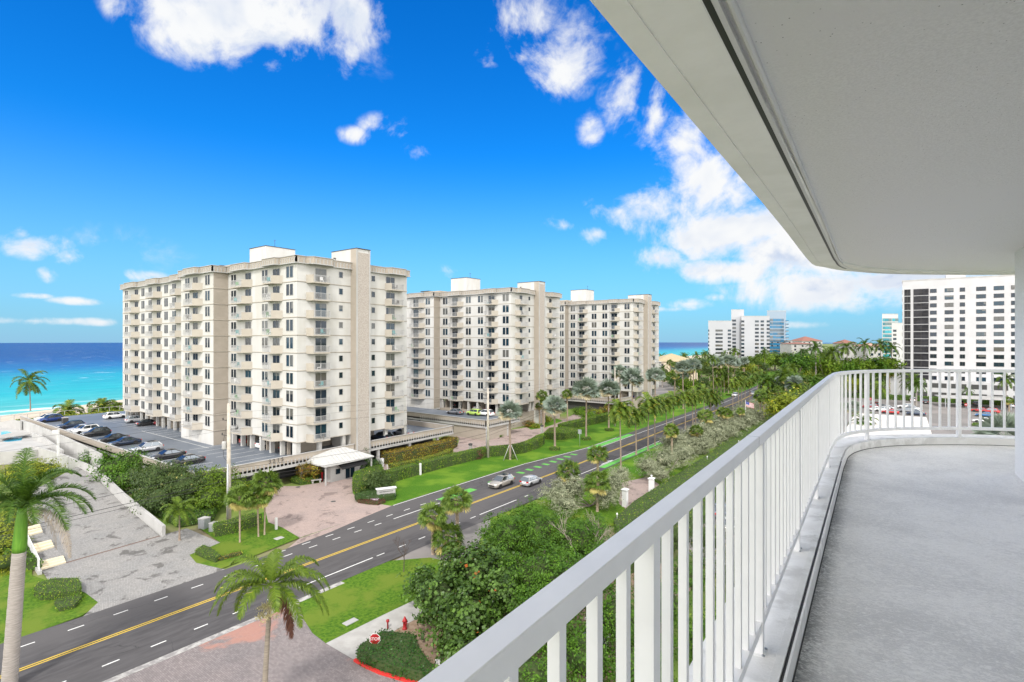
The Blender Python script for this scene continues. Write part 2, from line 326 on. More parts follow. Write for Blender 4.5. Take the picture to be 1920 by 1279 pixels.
# ================================================================== setting: ground, road, water
def sheet(name, pts, z, mat, kind='structure', thick=None):
    mb = MB(); n = len(pts)
    mb.add([(p[0], p[1], (p[2] if (len(p) > 2 and z is None) else z)) for p in pts], [tuple(range(n))])
    o = mb.build(name, mat); 
    me = o.data
    if me.polygons[0].normal.z < 0: me.flip_normals()
    bm = bmesh.new(); bm.from_mesh(me); bmesh.ops.triangulate(bm, faces=bm.faces); bm.to_mesh(me); bm.free()
    return tag(o, kind=kind)
def A2(*uv, z=0.0): return [tuple(at(u, v, z)[:2]) for (u, v) in uv]
shore = [(-236, -3000), (-236, -60), (-240, 41), (-252, 62), (-266, 83), (-272, 160), (-275, 400), (-290, 800), (-330, 1400), (-420, 2400), (-700, 5000)]
# ground: one sheet from the shore to the horizon
gm = pmat('ground_cover', (.09, .17, .02), (.16, .22, .04), .25, .95, .02, 5, col3=(.20, .17, .10), s3=.05)
sheet('ground', [(p[0]+62, p[1]) for p in shore]+[(6000, 5000), (6000, -3000)], -.10, gm)
# beach
mb = MB()
for i in range(len(shore)-1):
    a, b = shore[i], shore[i+1]; n0 = len(mb.v)
    mb.add([(a[0]-14, a[1], -3.6), (b[0]-14, b[1], -3.6), (b[0]+10, b[1], -2.2), (a[0]+10, a[1], -2.2)], [(0, 1, 2, 3)])
    mb.add([(a[0]+10, a[1], -2.2), (b[0]+10, b[1], -2.2), (b[0]+64, b[1], -.104), (a[0]+64, a[1], -.104)], [(0, 1, 2, 3)])
tag(mb.build('beach_sand', M['sand']), kind='structure')
# sea
def seamat():
    m = bpy.data.materials.new('sea_water'); m.use_nodes = True; t = NT(m.node_tree); t.n.clear()
    o = t.new('ShaderNodeOutputMaterial'); b = t.new('ShaderNodeBsdfPrincipled'); b.inputs['Roughness'].default_value = .35; b.inputs['Specular IOR Level'].default_value = .12
    g = t.new('ShaderNodeNewGeometry'); s = t.new('ShaderNodeSeparateXYZ'); t.link(g.outputs['Position'], s.inputs[0])
    bend = t.math('MULTIPLY', t.smooth(s.outputs[1], 20, 400), 22)
    wob = t.math('MULTIPLY', t.math('SUBTRACT', t.noise(g.outputs['Position'], .012, 4, .6), .5), 90)
    off = t.math('SUBTRACT', t.math('SUBTRACT', t.math('MULTIPLY', s.outputs[0], -1), 236), bend)   # metres off the shore
    offw = t.math('ADD', off, t.math('MULTIPLY', wob, t.smooth(off, 5, 200)))
    f = t.math('DIVIDE', offw, 1000.0, clamp=True)
    col = t.ramp(f, [(0, (.22, .48, .40)), (.03, (.07, .40, .36)), (.10, (.012, .34, .36)), (.24, (.006, .27, .35)), (.40, (.004, .11, .28)), (.62, (.003, .045, .20)), (1, (.002, .028, .16))])
    mp = t.new('ShaderNodeMapping'); mp.inputs['Scale'].default_value = (1, .22, 1); t.link(g.outputs['Position'], mp.inputs[0])
    n = t.noise(mp.outputs[0], .09, 6, .65, .4); n2 = t.noise(mp.outputs[0], .5, 4, .6)
    col = t.mix(t.math('MULTIPLY', t.smooth(n, .42, .62), .35), col, t.mix(1.0, col, (.45, .55, .68), 'MULTIPLY'))
    col = t.mix(t.math('MULTIPLY', t.smooth(n2, .5, .7), .18), col, (.25, .65, .72))
    caps = t.math('MULTIPLY', t.smooth(t.noise(mp.outputs[0], .16, 6, .7, .6), .635, .67), t.smooth(off, 60, 260))
    surf = t.math('MULTIPLY', t.smooth(t.math('ADD', t.math('MULTIPLY', t.noise(mp.outputs[0], .12, 4, .6, .8), 1), t.math('MULTIPLY', t.math('SINE', t.math('MULTIPLY', offw, .35)), .16)), .53, .62), t.smooth(off, 48, 10))
    wash = t.smooth(t.math('ADD', off, t.math('MULTIPLY', n, 16)), 11, 7)
    foam = t.math('MAXIMUM', t.math('MAXIMUM', t.math('MULTIPLY', caps, .7), surf), t.math('MULTIPLY', wash, .85))
    col = t.mix(foam, col, (.85, .88, .88)); t.link(col, b.inputs['Base Color'])
    bp = t.new('ShaderNodeBump'); bp.inputs['Distance'].default_value = .3; bp.inputs['Strength'].default_value = .5
    t.link(t.math('ADD', n, n2), bp.inputs['Height']); t.link(bp.outputs[0], b.inputs['Normal'])
    t.link(b.outputs[0], o.inputs[0]); return m
mb = MB(); mb.add([(-9500, -3000, -3), (-226, -3000, -3), (-226, 5000, -3), (-226, 9000, -3), (-9500, 9000, -3)], [(0, 1, 2, 3, 4)])
tag(mb.build('sea_water', seamat()), kind='structure')
# ---- coast road; centre line with the bend far off
ctr = [(-47.8, -60), (-47.8, 0), (-47.8, 80), (-48.2, 103), (-48.6, 121), (-49.3, 150), (-50.4, 203), (-55.5, 282), (-64.5, 389), (-84, 520), (-120, 700)]
def cx(y):
    for i in range(len(ctr)-1):
        if ctr[i][1] <= y <= ctr[i+1][1]:
            a, b = ctr[i], ctr[i+1]; t = (y-a[1])/(b[1]-a[1]); return a[0]+(b[0]-a[0])*t
    return ctr[-1][0]
def ribbon(name, xl, xr, y0, y1, z, mat, step=6.0, kind='structure'):
    """xl, xr: offsets from the centre line (numbers or functions of y)"""
    ys = [y0+(y1-y0)*i/max(1, int(abs(y1-y0)/step)) for i in range(max(1, int(abs(y1-y0)/step))+1)]
    mb = MB(); fl = xl if callable(xl) else (lambda y: xl); fr = xr if callable(xr) else (lambda y: xr)
    vs = []
    for y in ys: vs += [(cx(y)+fl(y), y, z), (cx(y)+fr(y), y, z)]
    mb.add(vs, [(2*i, 2*i+1, 2*i+3, 2*i+2) for i in range(len(ys)-1)])
    return tag(mb.build(name, mat), kind=kind)
def lerp_tab(tab):
    def f(y):
        if y <= tab[0][0]: return tab[0][1]
        for i in range(len(tab)-1):
            if y <= tab[i+1][0]:
                t = (y-tab[i][0])/(tab[i+1][0]-tab[i][0]); return tab[i][1]+(tab[i+1][1]-tab[i][1])*t
        return tab[-1][1]
    return f
east_edge = lerp_tab([(30, -5.1), (34, -5.1), (48, -7.9), (78, -7.9), (97, -5.6), (600, -5.4)])
west_edge = lerp_tab([(0, 5.9), (60, 5.9), (70, 5.9), (90, 5.6), (600, 5.4)])
ribbon('road', lambda y: east_edge(y)-.15, west_edge, -60, 425, .02, M['asphalt'])
ribbon('lawn', -19, lambda y: east_edge(y)-.15, 34, 420, 0.0, M['grass'])
ribbon('verge_grass', west_edge, 13, 62, 420, 0.0, M['grass'])
# markings, each a sheet 4 mm up
def mark(mbx, xo, w, y0, y1, z=.026):
    n = max(1, int((y1-y0)/6)); vs = []
    for i in range(n+1):
        y = y0+(y1-y0)*i/n; vs += [(cx(y)+xo-w/2, y, z), (cx(y)+xo+w/2, y, z)]
    mbx.add(vs, [(2*i, 2*i+1, 2*i+3, 2*i+2) for i in range(n)])
my = MB(); mark(my, -.14, .14, -60, 420); mark(my, .14, .14, -60, 420); tag(my.build('yellow_centre_line', M['paint_y']), kind='structure')
mw = MB()
for xo, rng in ((-3.55, [(-60, 46)]), (-5.0, [(30, 60)]), (3.95, [(-60, 62)])):
    for a, b in rng:
        y = a
        while y < b: mark(mw, xo, .13, y, y+1.0); y += 2.9 if xo != -3.55 else 2.9
for (a, b) in ((-30, 10.2), (48.4, 59.6)): pass
mark(mw, 3.95, .15, 27.5, 35.2, .030); mark(mw, 3.95, .15, 52, 59.5, .030); mark(mw, -3.55, .15, 45, 52.5, .030); mark(mw, -3.55, .15, 4, 8.5, .030)
mark(mw, 3.95, .13, 74, 420); mark(mw, -3.6, .13, 97, 420)
n = 40; vs = []
for i in range(n+1):
    y = 48+(112-48)*i/n; e = east_edge(y)+.12; vs += [(cx(y)+e-.07, y, .026), (cx(y)+e+.07, y, .026)]
mw.add(vs, [(2*i, 2*i+1, 2*i+3, 2*i+2) for i in range(n)])
for (u, v) in ((1142, 866),):
    p = at(u, v)
    mw.add([(p.x-.1, p.y-3, .03), (p.x+.1, p.y-3, .03), (p.x+.1, p.y, .03), (p.x-.1, p.y, .03)], [(0, 1, 2, 3)])
    mw.add([(p.x-.45, p.y, .03), (p.x+.45, p.y, .03), (p.x, p.y+1.6, .03)], [(0, 1, 2)])
tag(mw.build('white_lane_markings', M['paint_w']), kind='structure')
mg = MB()
def gq(y0, y1, a, b, sk=0.0, z=.027): mg.add([(cx(y0)+a, y0, z), (cx(y0)+b, y0+sk, z), (cx(y1)+b, y1+sk, z), (cx(y1)+a, y1, z)], [(0, 1, 2, 3)])
gq(53.5, 60.5, -5.1, -3.7); gq(64.6, 70.2, -5.2, -3.8)
for i in range(8): y = 72.2+i*2.55; gq(y, y+.9, -5.25, -3.85)
gq(97, 118, -5.2, -3.8); gq(84, 112, 4.15, 5.3); gq(146, 165, 4.1, 5.2); gq(196, 215, 4.0, 5.2)
tag(mg.build('green_bike_lane_paint', M['paint_g']), kind='structure')
# ---- drives and lawns by the road
PX = -53.0
left_lawn = [(-80, 2), (-80, 16.5)]+A2((60, 1079), (91, 1090), (130, 1100), (160, 1112), (184, 1130), (172, 1143), (151, 1156))+[(-53, 10), (-53, 2)]
sheet('lawn', left_lawn, .0, M['grass2'])
sheet('grey_paver_drive', A2((78, 1070), (125, 1056), (300, 1005), (350, 991), (413, 1018), (384, 1030), (355, 1041), (368, 1056), (415, 1067), (432, 1069), (150, 1162), (184, 1130), (160, 1112), (130, 1100), (91, 1090)), .008, M['paver_g'])
sheet('lawn', A2((355, 1041), (384, 1030), (413, 1018), (372, 990), (420, 985), (493, 978), (530, 988), (556, 1003), (562, 1009), (415, 1067), (368, 1056)), .004, M['grass2'])
mbr = MB()   # ramp up to the oceanfront house
a0, a1, b0, b1 = at(123, 1056), at(299, 1005.5), at(24, 941, 1.6), at(150, 872, 1.6)
mbr.add([(a0.x, a0.y, .012), (a1.x, a1.y, .012), (b1.x, b1.y, 1.6), (b0.x, b0.y, 1.6)], [(0, 1, 2, 3)])
tag(mbr.build('grey_paver_ramp', M['paver_g']), kind='structure')
mbd = MB(); dd = (a1-a0).normalized(); nn = Vector((-dd.y, dd.x, 0))*.22
for k, (s0, s1, zz) in enumerate(((-1, 1, .016),)):
    mbd.add([(a0-nn).to_tuple()[:2]+(zz,), (a1-nn).to_tuple()[:2]+(zz,), (a1+nn).to_tuple()[:2]+(zz,), (a0+nn).to_tuple()[:2]+(zz,)], [(0, 1, 2, 3)])
tag(mbd.build('trench_drain', pmat('rusty_grate', (.20, .13, .10), (.10, .07, .06), 9, .8)), kind='structure')
pink = A2((562, 1009), (530, 990), (503, 980), (497, 955), (515, 925), (530, 912), (560, 912), (600, 906), (618, 899), (668, 888), (693, 872), (715, 866), (735, 880), (760, 876), (800, 868), (835, 858), (858, 835), (862, 822), (800, 795), (905, 815), (960, 806), (1000, 800), (1060, 786), (1090, 770), (1160, 757))
pink += A2((1160, 768), (1120, 783), (1085, 795), (1045, 806), (1000, 822), (975, 832), (930, 846), (870, 857), (800, 872), (735, 888), (680, 898), (663, 905), (661, 925), (672, 938), (700, 944), (739, 950))
sheet('pink_paver_drive', pink, .012, M['paver_p'])
sheet('pink_paver_drive', A2((562, 1010), (739, 949))+[(-53.0, 54), (-52.8, 31)], .010, M['paver_p'])
# behind the drive: beds and lawns next to the buildings
sheet('lawn', A2((985, 828), (1010, 815), (1040, 806), (1075, 800), (1052, 818)), .016, M['grass'])
sheet('lawn', A2((985, 800), (1005, 790), (1035, 782), (1056, 790), (1020, 803), (995, 806)), .016, M['grass'])
# west side
brick_poly = [(-41.9, -20), (-41.9, 5), (-41.9, 29.5)]+A2((560, 1119), (562, 1140), (570, 1163), (586, 1188), (611, 1207), (640, 1224), (664, 1238), (720, 1262), (785, 1280))+[(-10, 20), (-4, -20)]
sheet('brick_drive', brick_poly, .004, M['paver_r'])
ribbon('concrete_gutter', 5.9, 6.5, -60, 30, .016, pmat('light_concrete', (.42, .41, .39), (.24, .23, .225), 1.6, .9, lo=.4, hi=.6, detail=8))
sheet('lawn', A2((560, 1119), (580, 1105), (626, 1086), (680, 1068), (733, 1052), (806, 1046), (870, 1060), (860, 1110), (720, 1153), (611, 1207), (586, 1188), (570, 1163), (562, 1140)), .008, M['grass2'])
sheet('sidewalk', A2((611, 1207), (720, 1153), (800, 1115), (830, 1135), (745, 1180), (664, 1238), (640, 1224)), .012, M['grey'])
sheet('soil_bed', A2((664, 1238), (745, 1180), (830, 1120), (960, 1080), (1200, 1000), (1300, 1100), (1100, 1400), (820, 1300)), .002, M['soil'])
sheet('side_road', A2((733, 1056), (780, 1030), (860, 995), (918, 975), (925, 985), (900, 1010), (890, 1060), (806, 1048)), .006, M['asphalt2'])
sheet('lawn', A2((921, 971), (1012, 938), (1090, 925), (1180, 905), (1300, 870), (1330, 900), (1150, 985), (1000, 1040), (921, 1005)), .010, M['grass2'])
sheet('pink_paver_path', A2((1165, 905), (1215, 895), (1245, 915), (1290, 960), (1250, 1010), (1160, 945)), .016, M['paver_p'])
# parking lot on the west side
sheet('parking_lot', [(-24, 60), (-24, 252), (120, 252), (120, 40), (0, 40)], -.02, M['asphalt2'])
ribbon('beach_park_lot', -110, -32, 195, 300, -.06, M['asphalt2'])
# writing on nothing: lids and utility covers
for (u, v, r_, nm) in ((625, 941, .35, 'round'), (559, 914, .35, 'round'), (857, 841, .35, 'round'), (935, 823, .3, 'round'), (1093, 782, .3, 'round')):
    p = at(u, v); mb = MB(); mb.lathe([(0, .03), (r_*.8, .03), (r_, .02)], 16)
    tag(mb.build('manhole_cover', M['dark'], loc=(p.x, p.y, 0)), {625: 'dark manhole cover in the middle of the pink paver forecourt', 559: 'dark drain cover beside the white bench on the pink pavers', 857: 'dark drain cover at the end of the long red-leaved hedge', 935: 'drain cover on the pink drive behind the utility pole', 1093: 'farthest drain cover, on the pink drive by the third tower block'}[u], 'manhole cover')
for (u, v, w, l, lab) in ((657, 1167, .6, 1.1, 'white rectangular utility lid in the lawn beside the sidewalk'), (523, 1010, .7, .9, 'small pale utility lid in the lawn beside the white bollard')):
    p = at(u, v); mb = MB(); mb.box(-w/2, w/2, -l/2, l/2, 0, .05); o = mb.build('utility_cover', M['white3'], loc=(p.x, p.y, 0)); tag(o, lab, 'utility cover')
# ================================================================== the balcony the photograph is taken from
FZ, CZ = -1.5, .98
def curve(pts, n=14):
    P = [Vector((p[0], p[1])) for p in pts]; outp = []
    for i in range(len(P)-1):
        p0 = P[max(i-1, 0)]; p1 = P[i]; p2 = P[i+1]; p3 = P[min(i+2, len(P)-1)]
        m = max(1, int((p2-p1).length/.09))
        for k in range(m):
            t = k/m; outp.append(.5*((2*p1)+(-p0+p2)*t+(2*p0-5*p1+4*p2-p3)*t*t+(-p0+3*p1-3*p2+p3)*t**3))
    outp.append(P[-1]); return outp
# outer line of the hand rail, in eye space (across, ahead)
dirv = Vector((.56, .83)).normalized()
p0 = Vector((-.117, .652))
rail_c = [p0+Vector((.675, 1)).normalized()*s for s in (-4.2, -2, 0, 1.5, 3, 4.5, 6, 6.9)]+[Vector(q) for q in ((3.92, 6.62), (4.24, 7.06), (4.58, 7.40), (4.95, 7.64), (5.35, 7.80), (5.86, 7.89), (6.65, 7.90), (7.30, 7.78), (8.2, 7.45), (9.2, 6.9))]
rail_path = curve([ (q.x, q.y) for q in rail_c])
# resample evenly
def resample(path, step):
    outp = [path[0]]; acc_ = 0
    for i in range(1, len(path)):
        a, b = path[i-1], path[i]; L = (b-a).length; pos = 0
        while acc_+(L-pos) >= step:
            pos += step-acc_; acc_ = 0; outp.append(a.lerp(b, pos/L))
        acc_ += L-pos
    return outp
railp = resample(rail_path, .08)
def W2(p): q = C(p[0], p[1]); return Vector((q.x, q.y))
def off(path, n):     # offset towards the balcony (right-hand side going ahead)
    o = []
    for i, p in enumerate(path):
        t = (path[min(i+1, len(path)-1)]-path[max(i-1, 0)]).normalized(); o.append(p+Vector((t.y, -t.x))*n)
    return o
wp = [W2(p) for p in railp]
soff = [Vector(q) for q in ((-2.5, -2.5), (-1.0, -.27), (.222, 1.54), (.574, 2.056), (1.187, 2.95), (1.651, 3.622), (2.41, 4.74), (3.767, 6.753), (4.133, 7.108), (4.43, 7.35), (4.79, 7.56), (5.67, 7.86), (6.5, 7.95), (7.38, 7.938), (8.3, 7.7), (9.3, 7.1))]
soff = resample(curve([(q.x, q.y) for q in soff]), .1)
sw = [W2(p) for p in soff]
BW = M['white2']; cei = pmat('stippled_ceiling', (.96, .955, .945), (.84, .835, .825), 90, .95, .010, 200, coord='pos', lo=.3, hi=.7, col3=(.90, .895, .89), s3=.9)
def speck(m):   # pin holes in the ceiling finish
    t = NT(m.node_tree); b = [n for n in t.n if n.type == 'BSDF_PRINCIPLED'][0]; c = b.inputs['Base Color'].links[0].from_socket
    g = t.new('ShaderNodeNewGeometry'); vo = t.new('ShaderNodeTexVoronoi'); vo.inputs['Scale'].default_value = 34; t.link(g.outputs['Position'], vo.inputs['Vector'])
    k = t.smooth(vo.outputs['Distance'], .10, .06); k = t.math('MULTIPLY', k, t.smooth(t.noise(g.outputs['Position'], 2.5, 2), .40, .55))
    t.link(t.mix(t.math('MULTIPLY', k, .75), c, (.16, .15, .14)), b.inputs['Base Color'])
speck(cei)
edgec = pmat('painted_concrete_edge', (.86, .855, .83), (.81, .805, .78), 3, .85, .002, 40, coord='pos', col3=(.79, .785, .75), s3=1.3)
floorm = bpy.data.materials.new('worn_white_floor_coating')
def mkfloor(m):
    m.use_nodes = True; t = NT(m.node_tree); t.n.clear(); o = t.new('ShaderNodeOutputMaterial'); b = t.new('ShaderNodeBsdfPrincipled')
    g = t.new('ShaderNodeNewGeometry'); mp = t.new('ShaderNodeMapping'); mp.inputs['Rotation'].default_value = (0, 0, -TH); mp.inputs['Scale'].default_value = (1, 1.9, 1); t.link(g.outputs['Position'], mp.inputs[0])
    n1 = t.noise(mp.outputs[0], 26, 8, .74, 1.6); n2 = t.noise(g.outputs['Position'], 1.1, 5, .65, .4); n3 = t.noise(g.outputs['Position'], 150, 3, .6)
    dirt = t.math('MULTIPLY', t.smooth(t.math('ADD', t.math('MULTIPLY', n1, .75), t.math('MULTIPLY', n2, .35)), .48, .64), .75)
    c = t.mix(dirt, (.96, .955, .94), (.60, .60, .60))
    c = t.mix(t.math('MULTIPLY', t.smooth(n1, .54, .64), .6), c, (.92, .92, .92))
    c = t.mix(t.math('MULTIPLY', t.smooth(n3, .62, .72), .4), c, (.20, .21, .22))
    pin = t.smooth(t.noise(g.outputs['Position'], 7, 8, .8), .71, .74); c = t.mix(t.math('MULTIPLY', pin, .5), c, (.12, .11, .10))
    A0 = W2(p0); A1 = W2(p0+Vector((.675, 1))); tx_ = (A1-A0).normalized(); nrx, nry = tx_.y, -tx_.x
    sp = t.new('ShaderNodeSeparateXYZ'); t.link(g.outputs['Position'], sp.inputs[0])
    nd = t.math('ADD', t.math('MULTIPLY', t.math('SUBTRACT', sp.outputs[0], A0.x), nrx), t.math('MULTIPLY', t.math('SUBTRACT', sp.outputs[1], A0.y), nry))
    gr = t.math('MULTIPLY', t.smooth(nd, .30, .15), t.smooth(t.math('ADD', n1, t.math('MULTIPLY', n2, .5)), .55, .85)); c = t.mix(t.math('MULTIPLY', gr, .85), c, (.13, .13, .125))
    t.link(c, b.inputs['Base Color']); b.inputs['Roughness'].default_value = .62; b.inputs['Specular IOR Level'].default_value = .4
    bp = t.new('ShaderNodeBump'); bp.inputs['Distance'].default_value = .014; bp.inputs['Strength'].default_value = 1.0; t.link(t.math('ADD', n1, t.math('MULTIPLY', n3, .4)), bp.inputs['Height']); t.link(bp.outputs[0], b.inputs['Normal'])
    t.link(b.outputs[0], o.inputs[0])
mkfloor(floorm)
bal = empty('balcony', (0, 0, 0), label='curving white balcony slab with ceiling and side wall wrapping round the viewpoint', cat='balcony')
# side wall corner in eye space, wall running back parallel to the rail
wc = Vector((5.68, 6.06)); wd = Vector((-.56, -.83)).normalized(); wn = Vector((.83, -.56)).normalized()
wall_poly = [wc, wc+wd*9.5, wc+wd*9.5+wn*.35, wc+wn*.35, wc+wn*.35]
mb = MB(); q = [wc, wc+wd*9.6, wc+wd*9.6+wn*3.2, wc+wn*3.2]; q = [W2(p) for p in q]
mb.prism([(p.x, p.y) for p in q], HC+FZ-.3, HC+CZ+.35)
def stucco():
    m = pmat('rough_white_stucco', (.86, .865, .88), (.76, .77, .79), 70, .9, .010, 90, coord='pos', lo=.3, hi=.7); return m
mb.build('side_wall', stucco(), bal)
# floor
fl = off(wp, .05+.112)
mb = MB(); inner = [W2(wc+wn*3.4+Vector((2.0, 1.5))), W2(wc+wn*3.4), W2(wc+wd*9.7+wn*.1)]
poly = [(p.x, p.y) for p in fl]+[(p.x, p.y) for p in inner]
mb.add([(x, y, HC+FZ) for x, y in poly], [tuple(range(len(poly)))])
o = mb.build('floor', floorm, bal); bm = bmesh.new(); bm.from_mesh(o.data); bmesh.ops.triangulate(bm, faces=bm.faces); bmesh.ops.recalc_face_normals(bm, faces=bm.faces)
if sum(f.normal.z*f.calc_area() for f in bm.faces) < 0: bmesh.ops.reverse_faces(bm, faces=bm.faces)
bm.to_mesh(o.data); bm.free()
# edge curb with its slotted track; profile offsets are towards the balcony
T = HC-1.40
mb = MB(); e0 = .05
ledge = pmat('weathered_ledge', (.82, .82, .81), (.62, .615, .60), 6, .8, .003, 60, coord='pos', lo=.42, hi=.66, col3=(.74, .735, .72), s3=1.7)
mb.sweep(wp, [(-.20, T-.45), (e0+.112, T-.45), (e0+.112, T+.006), (e0+.102, T+.006), (e0+.102, T-.02), (e0+.086, T-.02), (e0+.086, T+.003), (e0+.052, T+.003), (e0+.050, T-.004), (-.01, T-.012), (-.12, T-.012), (-.15, T-.004), (-.20, T-.004)])
mb.build('edge_curb', ledge, bal)
straight = [p for p, q in zip(wp, railp) if q.y < 6.45]
mb = MB(); mb.sweep(straight, [(e0+.0865, T-.021), (e0+.1015, T-.021), (e0+.1015, T-.012), (e0+.0865, T-.012)]); mb.build('shutter_track', M['black'], bal)
mb = MB(); mb.sweep(wp, [(e0+.1125, HC+FZ), (e0+.119, HC+FZ), (e0+.119, HC+FZ+.003), (e0+.1125, HC+FZ+.006)]); mb.build('floor_joint', M['dark'], bal)
# ceiling slab
mb = MB(); inn = [W2(Vector((11.5, 3.5))), W2(wc+wd*11+wn*6), W2(wc+wd*13)]
soffz = HC+CZ
mb.sweep(sw, [(0, soffz), (.088, soffz), (.0885, soffz+.006), (.096, soffz+.006), (.0965, soffz), (.30, soffz), (.30, soffz+.3), (-.004, soffz+.3)])
mb.build('slab_edge', edgec, bal)
fill_path = off(sw, .24)
poly = [(p.x, p.y) for p in fill_path]+[(p.x, p.y) for p in inn]
mb = MB(); mb.add([(x, y, soffz+.022) for x, y in poly], [tuple(range(len(poly)))])
o = mb.build('ceiling', cei, bal); bm = bmesh.new(); bm.from_mesh(o.data); bmesh.ops.triangulate(bm, faces=bm.faces); bm.to_mesh(o.data); bm.free()
mb = MB(); poly = [(p.x, p.y) for p in off(sw, .01)]+[(p.x, p.y) for p in inn]; mb.add([(x, y, soffz+.302) for x, y in poly], [tuple(range(len(poly)))])
o = mb.build('slab_top', edgec, bal); bm = bmesh.new(); bm.from_mesh(o.data); bmesh.ops.triangulate(bm, faces=bm.faces); bm.to_mesh(o.data); bm.free()
# shutter track over the rail and the bead beside it
mb = MB(); mb.sweep(wp, [(.016, soffz-.002), (.048, soffz-.002), (.048, soffz+.004), (.016, soffz+.004)]); mb.build('track_flange', edgec, bal)
e2 = next(i for i, q in enumerate(railp) if q.y > 7.35); st2 = wp[:e2]
mb = MB(); mb.sweep(st2, [(.052, soffz-.001), (.072, soffz-.001), (.072, soffz+.03), (.052, soffz+.03)]); mb.build('shutter_track', M['black'], bal)
mb = MB(); mb.sweep(wp, [(.074, soffz-.003), (.090, soffz-.003), (.090, soffz+.02), (.074, soffz+.02)]); mb.sweep(wp, [(.106, soffz+.004), (.112, soffz-.003), (.120, soffz-.003), (.126, soffz+.004), (.126, soffz+.025), (.106, soffz+.025)], smooth=False); mb.build('ceiling_bead', M['white2'], bal)
# ---- railing
rl = empty('railing', (0, 0, 0), label='white metal railing with square pickets curving along the balcony edge', cat='railing')
alu = pmat('white_powder_coat', (.81, .81, .815), (.77, .77, .775), 6.0, .42, spec=.5, col3=(.80, .80, .80), s3=2.3)
RT = HC-.414
mb = MB(); mb.sweep(wp, [(0, RT-.043), (0, RT-.002), (.002, RT), (.048, RT), (.05, RT-.002), (.05, RT-.043)]); mb.build('top_rail', alu, rl)
BT = HC-1.262
ji = min(range(len(railp)), key=lambda i: abs(railp[i].y-2.36) if railp[i].y < 6 else 9); ja = wp[ji]; jb = ja+(wp[ji+1]-ja).normalized()*.0025
mb = MB(); mb.sweep([ja, jb], [(-.0007, RT-.0437), (-.0007, RT+.0007), (.0507, RT+.0007), (.0507, RT-.0437)]); mb.build('rail_joint', M['metal'], rl)
mb = MB(); mb.sweep(wp, [(.006, BT-.042), (.006, BT), (.044, BT), (.044, BT-.042)]); mb.build('bottom_rail', alu, rl)
fine = resample(rail_path, .005); 
# posts where the photograph shows them; balusters spaced evenly between
def nearest(px):
    return min(range(len(fine)), key=lambda i: abs(fine[i].y-px) if fine[i].y < 6.5 else 9)
def near_u(u):
    k = (u-CU)/F; return min((i for i in range(len(fine)) if fine[i].y > 7.0), key=lambda i: abs(fine[i].x/fine[i].y-k))
i0 = nearest(1.262); st_ = int(1.435/.005)
posts = [i0-st_, i0, i0+st_, i0+2*st_, i0+3*st_, i0+4*st_, near_u(1622), near_u(1795)]
posts.append(posts[-1]+272); items = []
for a_, b_ in zip(posts[:-1], posts[1:]):
    n_ = int(round((b_-a_)*.005/.1445)); items += [(a_, True)]+[(a_+(b_-a_)*j/n_, False) for j in range(1, n_)]
pick = MB(); pick.box(-.0115, .0115, -.0115, .0115, 0, 1.0); post = MB(); post.box(-.023, .023, -.023, .023, 0, 1.0); 
post.box(-.03, .03, -.03, .03, -.0, .006)
pm = pick.mesh('baluster', [alu]); qm = post.mesh('post', [alu])
for (i, isp) in items:
    i = int(round(i))
    if i < 2 or i > len(fine)-3: continue
    p = fine[i]; 
    if p.y < .3: continue
    t = (fine[i+2]-fine[i-2]).normalized(); pc = p+Vector((t.y, -t.x))*.025
    w = W2(pc); ang = math.atan2(t.y, t.x)+TH
    o = bpy.data.objects.new('post' if isp else 'baluster', qm if isp else pm); COL.objects.link(o); o.parent = rl
    z0 = T-.012 if isp else BT-.001; z1 = RT-.0435
    if isp:
        if 'BPL' not in globals():
            q_ = MB(); q_.box(-.042, .042, -.036, .036, 0, .005); q_.lathe([(0, .010), (.007, .010), (.008, .005)], 6, (.033, .026, 0), 1); q_.lathe([(0, .010), (.007, .010), (.008, .005)], 6, (-.033, -.026, 0), 1); q_.lathe([(0, .010), (.007, .010), (.008, .005)], 6, (.033, -.026, 0), 1); BPL = q_.mesh('base_plate', [alu, M['metal']])
        bo = bpy.data.objects.new('base_plate', BPL); COL.objects.link(bo); bo.parent = rl; bo.location = (w.x, w.y, T-.012); bo.rotation_euler = (0, 0, ang)
    o.location = (w.x, w.y, z0); o.scale = (1, 1, z1-z0); o.rotation_euler = (0, 0, ang)
# ================================================================== apartment blocks
def win_mesh(kind):
    mb = MB()   # local: x along the wall, y out of the wall (negative = outside is -y), z up from the sill
    def fr(w, h, n, gap=0.0, t=.05):
        mb.box(-w/2-t, w/2+t, -.05, .02, -t, 0, 0); mb.box(-w/2-t, w/2+t, -.05, .02, h, h+t, 0)
        mb.box(-w/2-t, -w/2, -.05, .02, 0, h, 0); mb.box(w/2, w/2+t, -.05, .02, 0, h, 0)
        for i in range(1, n): x = -w/2+w*i/n; g = max(gap, .04); mb.box(x-g/2, x+g/2, -.045-(.01 if gap else 0), .02, 0, h, 0)
    if kind == 'pair': fr(1.7, 1.7, 2, .24)
    elif kind == 'big': fr(1.9, 1.75, 2, .22)
    elif kind == 'slider': fr(1.95, 1.15, 2)
    elif kind == 'door': fr(2.0, 2.15, 2)
    elif kind == 'small': fr(.7, .95, 1)
    elif kind == 'sq': fr(1.15, 1.25, 2)
    return mb
WD = dict(pair=(1.7, 1.7, .75), big=(1.9, 1.75, .72), slider=(1.95, 1.15, 1.25), door=(2.0, 2.15, .2), small=(.7, .95, 1.3), sq=(1.15, 1.25, 1.05))
WM = {}
